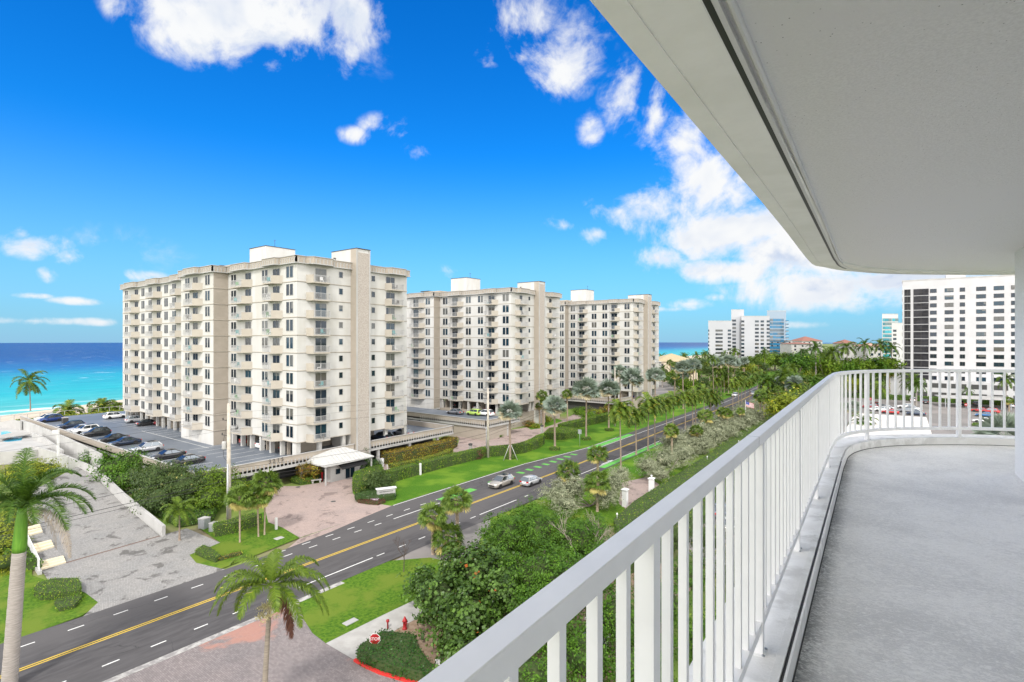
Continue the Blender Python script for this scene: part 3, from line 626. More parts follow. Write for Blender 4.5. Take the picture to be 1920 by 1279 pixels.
for k_, (w_, h_, s_) in WD.items():
    me = win_mesh(k_).mesh('window_'+k_, [M['white3']])
    mb = MB(); mb.add([(-w_/2, -.006, 0), (w_/2, -.006, 0), (w_/2, -.006, h_), (-w_/2, -.006, h_)], [(0, 1, 2, 3)]); mg_ = mb.mesh('pane', [M['glass']]); WM[k_] = (me, mg_)
def put_window(parent, kind, pos, rz, frame_mat=None):
    fo = bpy.data.objects.new('door' if kind == 'door' else 'window', WM[kind][0]); COL.objects.link(fo); fo.parent = parent
    fo.location = pos; fo.rotation_euler = (0, 0, rz)
    go = bpy.data.objects.new('pane', WM[kind][1]); COL.objects.link(go); go.parent = fo
    return fo
def merged(name, items, parent, names=('window',)):
    """the rest of a kind as one part: items are (mesh, matrix)"""
    if not items: return None
    vs = []; fs = []; mi = []; mats = []
    for me, mx in items:
        o = len(vs); vs += [tuple(mx @ v.co) for v in me.vertices]
        lut = []
        for m in me.materials:
            if m == M['glass']: m = M['glass_plain']
            if m not in mats: mats.append(m)
            lut.append(mats.index(m))
        for p in me.polygons: fs.append(tuple(i+o for i in p.vertices)); mi.append(lut[p.material_index])
    me2 = bpy.data.meshes.new(name); me2.from_pydata(vs, [], fs); 
    for m in mats: me2.materials.append(m)
    me2.polygons.foreach_set('material_index', mi)
    ob = bpy.data.objects.new(name, me2); COL.objects.link(ob); ob.parent = parent; ob['kind'] = 'stuff'; return ob
def windows_for(parent, lst):
    """lst: (kind, pos, rz); nearest hundred as parts with panes, the rest as one part"""
    origin = Vector((0, 0, HC)); lst = sorted(lst, key=lambda w: (Vector(w[1])-origin).length)
    for nm, test in (('door', lambda k: k == 'door'), ('window', lambda k: k != 'door')):
        sub = [w for w in lst if test(w[0])]
        for w in sub[:95]: put_window(parent, *w)
        rest = []
        for (k, p, rz) in sub[95:]:
            mx = Matrix.Translation(p) @ Matrix.Rotation(rz, 4, 'Z'); rest += [(WM[k][0], mx), (WM[k][1], mx)]
        merged(nm, rest, parent)
def pickets(mb, p, q, z0, z1, n, t=.02, mi=0):
    p = Vector(p); q = Vector(q); L = (q-p).length; ax = (q-p)/L; ay = Vector((-ax.y, ax.x))
    mb.obox((p+q)/2, ax, ay, L, .05, z1-.05, z1, mi); mb.obox((p+q)/2, ax, ay, L, .04, z0, z0+.05, mi)
    for i in range(n+1):
        c = p.lerp(q, i/n); mb.obox(c, ax, ay, t*(2.2 if i % 6 == 0 else 1.2), t, z0+.05, z1-.05, mi)
BCACHE = {}; M['rail_w'] = pmat('thin_white_railing', (.42, .42, .42), None, 1, .6)
def balcony_meshes(w, dep, run1, run2, solid2):
    key = (round(w, 1), dep, run1, run2, solid2)
    if key in BCACHE: return BCACHE[key]
    # x from 0 (far end) to w (end nearest the viewer's solid cheek when run1>0); wall plane y=0, outside -y
    P = [(0, 0), (run1, -dep), (w-run2, -dep), (w, 0)]
    s = MB(); s.prism([(0, .0), (run1, -dep), (w-run2, -dep), (w, 0)], -.2, 0)
    a = Vector(P[2]); b = Vector(P[3]); ax = (b-a).normalized(); ay = Vector((-ax.y, ax.x))
    s.obox((a+b)/2+ay*.05, ax, ay, (b-a).length, .1, 0, 1.12)
    a2 = Vector(P[0]); b2 = Vector(P[1]); 
    r = MB(); pickets(r, Vector(P[1])+Vector((.02, .03)), Vector(P[2])+Vector((-.02, .03)), .06, 1.1, max(8, int((w-run1-run2)/.14)))
    pickets(r, a2+Vector((.05, 0)), b2+Vector((.03, .03)), .06, 1.1, 10)
    res = (s.mesh('balcony', [M['balc']]), r.mesh('railing', [M['rail_w']])); BCACHE[key] = res; return res
M['balc'] = pmat('cream_balcony_stucco', (.42, .385, .33), (.385, .35, .30), .7, .85)
toys = pmat('balcony_furniture', (.30, .32, .30), None, 1, .7)
chair_mb = MB(); chair_mb.box(-.25, .25, -.25, .25, .38, .45); chair_mb.box(-.25, .25, .2, .26, .45, .95)
for sx_ in (-.22, .22):
    for sy_ in (-.22, .22): chair_mb.box(sx_-.02, sx_+.02, sy_-.02, sy_+.02, 0, .38)
chair_me = chair_mb.mesh('chair', [toys]); BCH = []
def add_balcony(parent, pos, rz, w, dep=1.35, run1=.9, run2=.9, flip=False):
    sm_, rm_ = balcony_meshes(w, dep, run1, run2, True)
    o = bpy.data.objects.new('balcony', sm_); COL.objects.link(o); o.parent = parent; o.location = pos; o.rotation_euler = (0, 0, rz)
    if flip: o.scale = (-1, 1, 1)
    r = bpy.data.objects.new('railing', rm_); COL.objects.link(r); r.parent = o
    return o
Z0, FH, NF = 5.95, 2.83, 10
def parapet(mb, pts, z, h=1.15, t=.25, mi=0, mr=1, ribs=True, lipo=.35):
    """beige panels with white ribs along a line of points; outside on the right-hand side"""
    for i in range(len(pts)-1):
        a = Vector(pts[i]); b = Vector(pts[i+1]); L = (b-a).length
        if L < .05: continue
        ax = (b-a)/L; nr = Vector((ax.y, -ax.x))
        mb.obox((a+b)/2-nr*t/2, ax, nr, L, t, z+.12, z+h, mi)
        mb.obox((a+b)/2-nr*t/2+nr*.05, ax, nr, L+.1, t+.1, z+h, z+h+.08, mr)
        if ribs:
            n = max(1, int(L/.62))
            for k in range(n): c = a.lerp(b, (k+.5)/n); mb.obox(c+nr*.035, ax, nr, .16, .07, z+.12, z+h*.74, mr); mb.obox(c+nr*.02+ax*.2, ax, nr, .26, .04, z+h*.74, z+h*.80, mr)
def apartment(label, X0, Y0, wA, wB, prB, wC, wW, tower, elems, decklev=3.4, group=None, kind_c=True, ztop=None):
    root = empty('apartment_building', (X0, Y0, 0), label=label, cat='apartment block', group=group)
    O = Vector((X0, Y0, 0)); z1 = Z0+FH*NF
    XA, XB, XC = -wA, -wA-wB, -wA-wB-wC
    mb = MB()
    mb.box(XA, 0, 0, wW, Z0, z1); mb.box(XB, XA-.003, -prB, 14, Z0, z1); mb.box(XC, XB-.003, 0, 14, Z0, z1)
    mb.box(XB, XA-.004, -prB, -prB+4.2, decklev-.4, Z0-.003)           # base under the wing
    # legs and core
    for x in np.arange(-1.0, XA, -3.2):
        mb.box(x-.9, x-.45, .1, .8, decklev-.1, Z0-.002)
    for x in np.arange(XB-1.2, XC, -3.0): mb.box(x-.3, x, .1, .6, decklev-.1, Z0-.002)
    for y in np.arange(4.0, wW, 4.6): mb.box(-.8, -.2, y, y+.6, decklev-.1, Z0-.002)
    mb.box(-1.9, -.4, .1, .9, decklev-.1, Z0-.003)
    mb.build('wall', M['white'], root)
    mb = MB(); mb.box(XC, XB-.5, 5.5, 9, decklev-.1, Z0-.01); mb.box(XA, -6, 6.5, wW-3, decklev-.1, Z0-.01)
    for x in np.arange(XB-1.2, XC, -6.0): mb.box(x-.2, x-.05, .7, 5.5, decklev-.1, Z0-.02)
    for x in np.arange(-4.2, XA, -6.4): mb.box(x-.2, x-.05, .9, 6.5, decklev-.1, Z0-.02)
    mb.build('garage_wall', M['beige'], root)
    # beige return of the wing
    mb = MB(); 
    for k in range(NF+1):
        za = Z0+FH*k-(FH if k == 0 else 0) if False else None
    mb.box(XA, XA+.03, -prB+.05, -.03, decklev, z1-.01); mb.build('beige_return_wall', M['beige'], root)
    # floor lips
    mb = MB()
    for k in range(NF):
        z = Z0+FH*k; p = .07; h = .11; zz = z-.02
        for (xa, xb, ya, yb) in ((XA, 0, -p, 0), (0, p, -p, wW+p), (XB, XA+p+.03, -prB-p, -prB), (XA+.03, XA+.03+p, -prB, -p), (XC-p, XB, -p, 0), (XB-p, XB, -prB-p, -p)):
            mb.box(xa, xb, ya, yb, zz, zz+h)
    mb.build('floor_band', M['balc'], root)
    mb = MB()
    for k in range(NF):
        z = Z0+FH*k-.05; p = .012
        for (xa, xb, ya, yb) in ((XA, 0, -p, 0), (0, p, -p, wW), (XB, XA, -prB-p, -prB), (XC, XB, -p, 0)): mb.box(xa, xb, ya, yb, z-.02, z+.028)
    mb.build('joint_shade_line', M['joint_shade'], root)  # strips stand proud of the wall; the gap's shade is in their colour
    # windows, doors and balconies
    wl = []; bumpN = []; bumpW = []
    random.seed(int(Y0))
    for e in elems:
        face, kind = e[0], e[1]
        yf = {'A': 0.0, 'B': -prB, 'C': 0.0}.get(face)
        for k in range(NF):
            zb = Z0+FH*k
            if kind == 'balc':
                if face == 'W':
                    ya, yb = e[2]-Y0, e[3]-Y0; w = yb-ya
                    o = add_balcony(root, (0.0, ya, zb+.06), R(90), w, 1.35, .75, .45, flip=False); o.scale = (-1, 1, 1); o.location = (0, ya, zb+.06); o.rotation_euler = (0, 0, R(90)); 
                    # scale flips x: start from the far end so the solid cheek is the near one
                    o.location = (0, yb, zb+.06); o.rotation_euler = (0, 0, R(90))
                else:
                    xa, xb = e[2]-X0, e[3]-X0; o = add_balcony(root, (xa, yf, zb+.06), 0, xb-xa, 1.35, .5, 1.1)
                if random.random() < .75:
                    BCH.append((root, face, k, o))
            else:
                h = WD[kind][2]
                if face == 'W': wl.append((kind, Vector((0.0, e[2]-Y0, zb+h)), R(90)))
                else: wl.append((kind, Vector((e[2]-X0, yf, zb+h)), 0.0))
        if kind == 'balc': (bumpW if face == 'W' else bumpN).append((face, e[2], e[3]))
    for i, (kk, p, rz) in enumerate(wl): wl[i] = (kk, p, rz)
    lst = [(k, p, rz) for (k, p, rz) in wl]
    # sort needs world place: shift, then shift back
    origin = Vector((0, 0, HC)); lst.sort(key=lambda w: (w[1]+O-origin).length)
    for nm, test in (('door', lambda k: k == 'door'), ('window', lambda k: k != 'door')):
        sub = [w for w in lst if test(w[0])]
        for w in sub[:95]: put_window(root, *w)
        rest = []
        for (k, p, rz) in sub[95:]:
            mx = Matrix.Translation(p) @ Matrix.Rotation(rz, 4, 'Z'); rest += [(WM[k][0], mx), (WM[k][1], mx)]
        merged(nm, rest, root)
    # stair tower
    y0, y1, zt = tower; mb = MB(); mb.box(-5.5, 1.5, y0, y0+.0+(y1-y0), -.2, zt); mb.build('tower', M['white'], root)
    mb = MB(); mb.box(1.5, 1.54, y0+.25, y1-.25, -.1, zt-.6); mb.build('pebble_panel', M['pebble'], root)
    mb = MB(); mb.box(1.5, 1.62, y0, y0+.25, -.2, zt+.003); mb.box(1.5, 1.62, y1-.25, y1, -.2, zt+.003); mb.box(-5.55, 1.66, y0-.06, y1+.06, zt, zt+.12, 1); mb.build('tower_trim', [M['white3'], M['dark']], root)
    mb = MB(); mb.box(0, 1.5, y0-.02, y0, decklev, zt-.02); mb.build('tower_side', M['beige'], root)
    # roof: slab lip, parapet with bumps over the balconies
    zr = z1; lip = .5
    mb = MB(); mb.box(XA, lip, -lip, wW+lip, zr, zr+.14); mb.box(XB-lip, XA+lip, -prB-lip, 0, zr+.004, zr+.144); mb.box(XC-lip, XB-.01, -lip, 14, zr+.002, zr+.142)
    for (face, a, b) in bumpN:
        yf = -prB if face == 'B' else 0.0; a -= X0; b -= X0; mb.prism([(a-.1, yf-lip+.01), (a, yf-1.3), (b-.3, yf-1.3), (b, yf-lip+.01)], zr+.008, zr+.148)
    for (face, a, b) in bumpW:
        a -= Y0; b -= Y0; mb.prism([(lip-.01, a-.2), (1.5, a+.5), (1.5, b-.3), (lip-.01, b+.3)], zr+.008, zr+.148)
    mb.build('roof_slab', M['white3'], root)
    pp = MB(); lp = lip-.08
    def run(face, xs, y):    # going from far to near end, viewer side is outside
        pts = [(xs[0], y)]
        for (f, a, b) in sorted([q for q in bumpN if q[0] == face], key=lambda q: q[1]):
            a -= X0; b -= X0; pts += [(a, y), (a+.1, y-.75), (b-.4, y-.75), (b-.15, y)]
        pts.append((xs[1], y)); return pts
    parapet(pp, run('C', (XC-lp, XB-.2), -lp), zr); parapet(pp, run('B', (XB-lp, XA+lp), -prB-lp), zr); parapet(pp, [(XA+lp, -prB-lp), (XA+lp, -lp)], zr); parapet(pp, run('A', (XA+lp, lp), -lp), zr)
    pts = [(lp, -lp)]
    for (f, a, b) in sorted(bumpW, key=lambda q: q[1]): a -= Y0; b -= Y0; pts += [(lp, a-.2), (lp+1.0, a+.5), (lp+1.0, b-.3), (lp, b+.3)]
    pts.append((lp, wW+lp)); parapet(pp, pts, zr)
    pp.build('parapet', [M['beige'], M['white3']], root)
    # roof top house
    mb = MB(); mb.box(-26.2, -20.2, 6, 12, zr, zr+5.7); mb.build('elevator_house', M['white'], root)
    mb = MB(); mb.box(-26.26, -20.14, 5.94, 12.06, zr+5.7, zr+5.82); mb.build('roof_cap', M['dark'], root)
    mb = MB(); mb.tube([(-20.6, 8, zr+5.8), (-20.6, 8, zr+7.2)], .04, 6); mb.tube([(-20.9, 8, zr+7.0), (-20.3, 8, zr+7.05)], .03, 6); mb.build('antenna', M['dark'], root)
    mb = MB(); mb.box(XA-8, XA-1.5, 1.5, 5, zr+.1, zr+2.0); mb.build('roof_hatch', M['wood'], root); mb = MB(); mb.box(XA-9.2, XA-6.0, 1.4, 4.2, zr+2.0, zr+2.25); mb.build('hatch_lid', M['dark'], root)
    # lamp and air-conditioning bits
    mb = MB(); mb.box(-4.4, -4.25, y0-.4, y0-.0, zt-1.3, zt-1.1); mb.tube([(-4.3, y0-.05, zt-3.4), (-4.3, y0-.05, zt-1.3)], .03, 6); mb.build('wall_lamp', M['dark'], root)
    return root
# --- nearest block; places read off the photograph
X0, Y0 = -77.5, 47.4; pB = 2.6; YB = Y0-pB
xa = lambda u: XonY(u, Y0); xb = lambda u: XonY(u, YB)
E1 = [('A', 'pair', xa(438.3)), ('A', 'slider', xa(465.7)), ('A', 'balc', XonY(430, Y0-1.3)-.0, xa(473.3)), ('A', 'pair', xa(496.7)), ('A', 'door', xa(518.3)), ('A', 'balc', XonY(489, Y0-1.3), xa(530)), ('A', 'big', xa(543.3)),
      ('B', 'balc', XonY(341, YB-1.3), xb(380)), ('B', 'pair', xb(351.5)), ('B', 'slider', xb(366.7)), ('B', 'pair', xb(389.3)),
      ('C', 'balc', XonY(316, Y0-1.3), xa(346)), ('C', 'pair', xa(326.7)), ('C', 'pair', xa(311.7)), ('C', 'balc', XonY(271, Y0-1.3), xa(304)), ('C', 'pair', xa(281.7)), ('C', 'slider', xa(297.7)), ('C', 'pair', xa(268.3)), ('C', 'balc', XonY(231, Y0-1.3), xa(262)), ('C', 'pair', xa(237.3)), ('C', 'slider', xa(256)),
      ('W', 'balc', YonX(574, X0), YonX(626.7, X0+1.3)), ('W', 'door', YonX(601.5, X0)), ('W', 'small', YonX(639, X0)), ('W', 'small', YonX(699.7, X0)), ('W', 'balc', YonX(721.7, X0), YonX(763, X0+1.3)), ('W', 'door', YonX(731.7, X0))]
b1 = apartment('ten-storey cream apartment block nearest the camera, with a pebble-faced stair tower', X0, Y0, 22.2, 13.2, pB, 38.9, 22.9, (10.1, 13.0, 37.8), E1, group='cream apartment blocks beside the road')
X0, Y0 = -80.8, 108.0; YB = Y0-2.4; xa = lambda u: XonY(u, Y0); xb = lambda u: XonY(u, YB)
E2 = [('B', 'balc', XonY(765, YB-1.3), xb(797)), ('B', 'door', xb(780)), ('B', 'pair', xb(802.3)), ('B', 'pair', xb(757)),
      ('A', 'pair', xa(835)), ('A', 'balc', XonY(838, Y0-1.3), xa(869)), ('A', 'door', xa(853.3)), ('A', 'pair', xa(878.3)), ('A', 'pair', xa(901)), ('A', 'balc', XonY(905, Y0-1.3), xa(934)), ('A', 'door', xa(921.7)), ('A', 'big', xa(948.3)),
      ('W', 'balc', YonX(966, X0), YonX(994, X0+1.3)), ('W', 'sq', YonX(976.7, X0)), ('W', 'small', YonX(992.3, X0)), ('W', 'sq', YonX(1031.7, X0)), ('W', 'balc', YonX(1026, X0), YonX(1051, X0+1.3)),
      ('C', 'pair', xa(757)), ('C', 'pair', xa(740))]
b2 = apartment('middle of the three cream apartment blocks, green car parked on the deck before it', X0, Y0, 24.8, 13.2, 2.4, 36, 23.4, (10.3, 13.2, 37.8), E2, 3.5, group='cream apartment blocks beside the road')
X0, Y0 = -71.0, 159.4; YB = Y0-2.4; xa = lambda u: XonY(u, Y0); xb = lambda u: XonY(u, YB)
E3 = [('B', 'pair', xb(1053)), ('B', 'balc', XonY(1020, YB-1.3), xb(1045)), ('A', 'pair', xa(1074.3)), ('A', 'balc', XonY(1080, Y0-1.3), xa(1102)), ('A', 'door', xa(1091)), ('A', 'pair', xa(1114)), ('A', 'pair', xa(1134)), ('A', 'balc', XonY(1140, Y0-1.3), xa(1162)), ('A', 'door', xa(1151.7)), ('A', 'pair', xa(1175.7)),
      ('W', 'balc', YonX(1188, X0), YonX(1206, X0+1.3)), ('W', 'sq', YonX(1196, X0)), ('W', 'sq', YonX(1226, X0)), ('W', 'balc', YonX(1219, X0), YonX(1236, X0+1.3))]
b3 = apartment('farthest of the three cream apartment blocks, behind the silver palms', X0, Y0, 23.6, 13.2, 2.4, 36, 21.8, (8.5, 11.4, 37.3), E3, 3.5, group='cream apartment blocks beside the road')
# chairs on balconies, each a thing of its own
random.seed(4); n_ch = 0
tmats = [pmat('white_plastic', (.75, .75, .75), None, 1, .5), pmat('dark_wicker', (.07, .06, .05), None, 1, .8), pmat('teal_cushion', (.05, .30, .32), None, 1, .8), pmat('green_cushion', (.12, .34, .12), None, 1, .8)]
for (root, face, k, ob) in BCH:
    if face == 'C' or (root is not b1 and random.random() < .55): continue
    base_ = Vector(root.location)+Vector(ob.location)
    cols = ['white', 'dark', 'teal', 'green']; ci = random.randrange(4)
    if face == 'W': p = base_+Vector((.55, -1.6-random.random()*.8, .005)); 
    else: p = base_+Vector((1.0+random.random()*.5, -.6, .005))
    o = bpy.data.objects.new('balcony_chair', chair_me); COL.objects.link(o); o.location = p; o.rotation_euler = (0, 0, random.random()*6)
    setm(o, toys, tmats[ci]); fln = ORD[k]
    blk = {b1: 'nearest', b2: 'middle', b3: 'farthest'}[root]
    side = {'W': 'roadside', 'A': 'front', 'B': 'projecting-wing'}[face]
    tag(o, '%s chair on %s balcony of %s cream block, %s row up%s' % (cols[ci], side, blk, fln, '' if face != 'W' else (' right of the tower' if ob.location.y > 12 else ' left of the tower')), 'chair', 'chairs on the apartment balconies')
# ---------------------------------------------------------------- parking decks
def deck(label, x0, x1, y0, y1, zd, wall_sides, num=None, gaps=()):
    r = empty('parking_deck', ((x0+x1)/2, (y0+y1)/2, 0), label=label, cat='parking deck'); ox, oy = (x0+x1)/2, (y0+y1)/2
    mb = MB(); mb.box(x0-ox, x1-ox, y0-oy, y1-oy, zd-.35, zd); mb.build('deck_slab', M['deck'], r)
    mb = MB()
    def W_(a, b, ribs=True):
        parapet(mb, [(a[0]-ox, a[1]-oy), (b[0]-ox, b[1]-oy)], zd-.45, 1.45, .2, 0, 1, False)
        if ribs:
            A_ = Vector((a[0]-ox, a[1]-oy)); B_ = Vector((b[0]-ox, b[1]-oy)); L_ = (B_-A_).length; X_ = (B_-A_)/L_; N_ = Vector((X_.y, -X_.x)); n_ = int(L_/.62)
            for k in range(n_): mb.obox(A_.lerp(B_, (k+.5)/n_)+N_*.03, X_, N_, .16, .06, zd-.32, zd+.42, 1)
        a_ = Vector(a)-Vector((ox, oy)); b_ = Vector(b)-Vector((ox, oy)); ax = (b_-a_).normalized(); nr = Vector((ax.y, -ax.x))
        mb.obox((a_+b_)/2-nr*.1+nr*.03, ax, nr, (b_-a_).length, .26, zd-.75, zd-.33, 1)
    for (a, b, rb) in wall_sides: W_(a, b, rb)
    mb.build('parapet_wall', [M['beige'], M['white3']], r)
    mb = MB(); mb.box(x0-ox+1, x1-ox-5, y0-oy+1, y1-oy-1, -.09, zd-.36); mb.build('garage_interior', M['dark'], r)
    mb = MB()
    for y in np.arange(y0+.5, y1, 7.5):
        mb.box(x1-ox-.6, x1-ox-.15, y-oy, y-oy+.5, -.1, zd-.35)
    mb.build('column', M['white3'], r) if False else None
    for y in np.arange(y0+.5, y1, 7.5):
        c_ = MB(); c_.box(-.22, .22, -.25, .25, -.1, zd-.36); c_.build('column', M['white3'], r, loc=(x1-ox-.45, y-oy+.25, 0))
    return r, ox, oy
DZ = 3.4
d1, ox, oy = deck('grey-blue parking deck of the nearest block with a ribbed beige wall numbered 3215', -168, -76.3, 32, 82, DZ,
    [((-76.3, 33), (-76.3, 57.3), True), ((-76.3, 60.5), (-76.3, 82), True), ((-76.3, 82), (-108, 82), False), ((-168, 32), (-76.3, 32), False)])
# number on the wall
def text(body, size, loc, rot, mat, parent=None, name='lettering', ext=.01, align='CENTER', sx=1.0):
    cu = bpy.data.curves.new(name, 'FONT'); cu.body = body; cu.size = size; cu.extrude = ext; cu.align_x = align; cu.align_y = 'CENTER'; cu.space_character = sx
    tmp = bpy.data.objects.new(name, cu); COL.objects.link(tmp); bpy.context.view_layer.update()
    dg = bpy.context.evaluated_depsgraph_get(); me = bpy.data.meshes.new_from_object(tmp.evaluated_get(dg)); bpy.data.objects.remove(tmp)
    me.materials.clear(); me.materials.append(mat); o = bpy.data.objects.new(name, me); COL.objects.link(o); o.location = loc; o.rotation_euler = rot; o.parent = parent; return o
text('3 2 1 5', .85, (-76.3-ox+.14, YonX(517, -76.3)-oy, DZ+.74), (R(90), 0, R(90)), M['dark'], d1, 'house_number')
# painted stall lines
mb = MB()
for i in range(11): x = -160+i*7.4; mb.box(x-ox-.05, x-ox+.05, 33.5-oy, 38.6-oy, DZ, DZ+.004)
for x in np.arange(-152, -113, 3.05): mb.box(x-ox-.05, x-ox+.05, 43.6-oy, 47-oy, DZ, DZ+.004)
mb.box(-128-ox, -98-ox, 43.2-oy, 43.3-oy, DZ+.001, DZ+.005)
for x in (-99, -95.8, -92.6, -89.4, -86.2, -83): mb.box(x-ox-.05, x-ox+.05, 40.6-oy, 46.8-oy, DZ, DZ+.004)
mb.build('stall_marking', M['paint_w'], d1)
cA = at(911, 790, 4.4)
d2, ox2, oy2 = deck('parking deck of the middle block behind a ribbed beige wall', -150, cA.x, cA.y, 104, 3.5,
    [((-96, cA.y), (cA.x, cA.y), True), ((cA.x, cA.y), (cA.x, 104), True), ((-150, cA.y), (-96, cA.y), False)])
mb = MB(); mb.box(-96-ox2, cA.x-ox2-.02, cA.y-oy2+.25, cA.y-oy2+.6, -.1, 3.2); mb.box(cA.x-ox2-.6, cA.x-ox2-.25, cA.y-oy2+.3, cA.y-oy2+9.5, -.1, 3.2); mb.build('retaining_wall', M['beige'], d2)
d3, ox3, oy3 = deck('low parking deck of the farthest block behind the drive', -140, -71.5, 150, 160, 3.4, [((-71.5, 150), (-71.5, 160), True), ((-100, 150), (-71.5, 150), True)])
for (bb, wy, lb) in ((b2, 23.4, ''), (b3, 21.8, '')):
    mb = MB(); mb.box(-34, -.05, -2.2 if False else .02, wy-.02, -.1, 3.42); mb.build('base_wall', M['beige'], bb)
# ---------------------------------------------------------------- gate house
g0 = (-76.0, -72.4, 50.0, 55.6)
gh = empty('gatehouse', (-74.2, 52.8, 0), label='small white gatehouse with a hipped metal roof and black awning', cat='gatehouse')
mb = MB(); mb.box(-1.8, 1.8, -2.8, 2.8, -.1, 3.0); mb.build('wall', M['white3'], gh)
mb = MB(); ez = 3.05; e = [(-3.3, -4.6, ez), (3.0, -4.6, ez), (3.0, 4.6, ez), (-3.3, 4.6, ez)]; rg = [(-.2, -1.2, 4.7), (-.2, 1.2, 4.7)]
mb.add(e+rg+[(p[0], p[1], p[2]-.22) for p in e], [(0, 1, 4), (1, 2, 5, 4), (2, 3, 5), (3, 0, 4, 5), (6, 9, 8, 7), (0, 6, 7, 1), (1, 7, 8, 2), (2, 8, 9, 3), (3, 9, 6, 0)])
for i in range(14):
    y = -4.2+i*.65
    t = 1-max(0, abs(y)-1.2)/3.4; mb.tube([(3.0, y, ez+.03), (3.0-3.2*t, y, ez+1.65*t+.03)], .03, 4, 0)
mb.build('roof', pmat('white_metal_roof', (.50, .50, .485), (.42, .42, .41), 2, .5), gh)
mb = MB(); mb.add([(1.82, -1.6, 2.75), (1.82, 3.2, 2.75), (3.1, 3.2, 2.1), (3.1, -1.6, 2.1), (1.82, -1.6, 2.68), (1.82, 3.2, 2.68), (3.1, 3.2, 1.95), (3.1, -1.6, 1.95)], [(0, 1, 2, 3), (7, 6, 5, 4), (3, 2, 6, 7), (0, 3, 7, 4), (1, 5, 6, 2)]); mb.build('awning', M['black'], gh)
mb = MB(); mb.box(1.8, 1.86, -.2, 1.7, .0, 2.1); d_ = mb.build('door', M['white3'], gh); mb = MB(); mb.box(1.86, 1.88, -.1, .7, .1, 2.0); mb.box(1.86, 1.88, .8, 1.6, .1, 2.0); mb.build('pane', M['glass'], d_)
mb = MB(); mb.box(1.8, 1.85, -2.0, -1.0, 1.0, 2.0); d_ = mb.build('window', M['white3'], gh); mb = MB(); mb.box(1.85, 1.87, -1.9, -1.1, 1.1, 1.9); mb.build('pane', M['glass'], d_)
mb = MB(); mb.box(-1.2, 0.9, -2.86, -2.8, .2, 2.2); d_ = mb.build('door', M['metal'], gh); mb = MB(); mb.box(-1.1, -.2, -2.89, -2.86, .3, 2.1); mb.box(-.1, .8, -2.89, -2.86, .3, 2.1); mb.build('pane', M['glass'], d_)
for (x, y) in ((2.7, -4.3), (2.7, 4.3), (-3.0, -4.3)):
    mb = MB(); mb.box(-.09, .09, -.09, .09, -.1, 2.85); mb.build('post', M['white3'], gh, loc=(x, y, 0))
# ---------------------------------------------------------------- far blocks
def grid_block(name, label, cat, foot, ztop, faces, wallmat, roof=None, extra=None, nmax=95):
    """foot: polygon; faces: (p, q, [(t, w, h, zs..., mat)]) windows as parts with frames"""
    c = Vector((sum(p[0] for p in foot)/len(foot), sum(p[1] for p in foot)/len(foot)))
    r = empty(name, (c.x, c.y, 0), label=label, cat=cat)
    mb = MB(); mb.prism([(p[0]-c.x, p[1]-c.y) for p in foot], -.1, ztop); mb.build('wall', wallmat, r)
    mb = MB(); k = 1.004; mb.prism([((p[0]-c.x)*k, (p[1]-c.y)*k) for p in foot], ztop+.0, ztop+.5); mb.build('roof', roof or M['white3'], r)
    cnt = 0; cache = {}; items = []
    for (p, q, ws) in faces:
        p = Vector(p); q = Vector(q); ax = (q-p).normalized(); nr = Vector((ax.y, -ax.x)); L = (q-p).length; rz = math.atan2(ax.y, ax.x)
        for (t, w, h, zs, mt) in ws:
            key = (w, h, mt)
            if key not in cache:
                b = MB(); b.box(-w/2, w/2, -.08, .02, 0, h, 0); b.box(-w/2+.08, w/2-.08, -.1, -.079, .08, h-.08, 1)
                if w > 1.3: b.box(-.04, .04, -.12, -.079, .08, h-.08, 0)
                cache[key] = b.mesh('window', [M['frame_d'] if mt != 'glass_l' else M['white3'], M['glass' if mt == 'glass_l' else mt]])
            for z in zs: 
                pos = p+ax*(t*L); items.append((cache[key], Vector((pos.x-c.x, pos.y-c.y, z)), rz, w*h))
    items.sort(key=lambda i: -i[3]); 
    for (me, ps, rz, a_) in items[:nmax]:
        o = bpy.data.objects.new('window', me); COL.objects.link(o); o.parent = r; o.location = ps; o.rotation_euler = (0, 0, rz)
    merged('window', [(me, Matrix.Translation(ps) @ Matrix.Rotation(rz, 4, 'Z')) for (me, ps, rz, a_) in items[nmax:]], r)
    return r, c
M['frame_d'] = pmat('dark_bronze_frame', (.05, .045, .04), None, 1, .5)
M['wf'] = pmat('white_render_far', (.50, .50, .51), (.46, .46, .47), .2, .85)
# right-hand block beyond the lot
YF = 259.7; fx = lambda u: XonY(u, YF); xl, xr = fx(1692), fx(1692)+78; dF = .2087
ztF = 44.0; fl_ = 2.76; zs = [ztF-2.55-.0-i*fl_ for i in range(14)]
zs = [z-1.1 for z in zs]
cols = [(1750, 2.0), (1779.5, 2.6), (1804.5, 1.5), (1839.5, 2.7), (1873, 2.8), (1905, 2.6)]
ws = [((fx(u)-xl)/(xr-xl), w, 1.5, zs, 'glass') for (u, w) in cols]+[((x-xl)/(xr-xl), 2.6, 1.5, zs, 'glass') for x in np.arange(fx(1930), xr-3, 6.3)]
we = [(t, 2.2, 1.5, zs, 'glass') for t in (.08, .22, .36, .50, .64, .78, .92)]
fb, cF = grid_block('apartment_tower', 'tall white apartment tower with dark glazed corner balconies behind the parking lot', 'apartment tower', [(xl, YF), (xr, YF), (xr, YF+24), (xl, YF+24)], ztF+1.2, [((xl, YF), (xr, YF), ws), ((xl, YF+24), (xl, YF), we)], M['wf'])
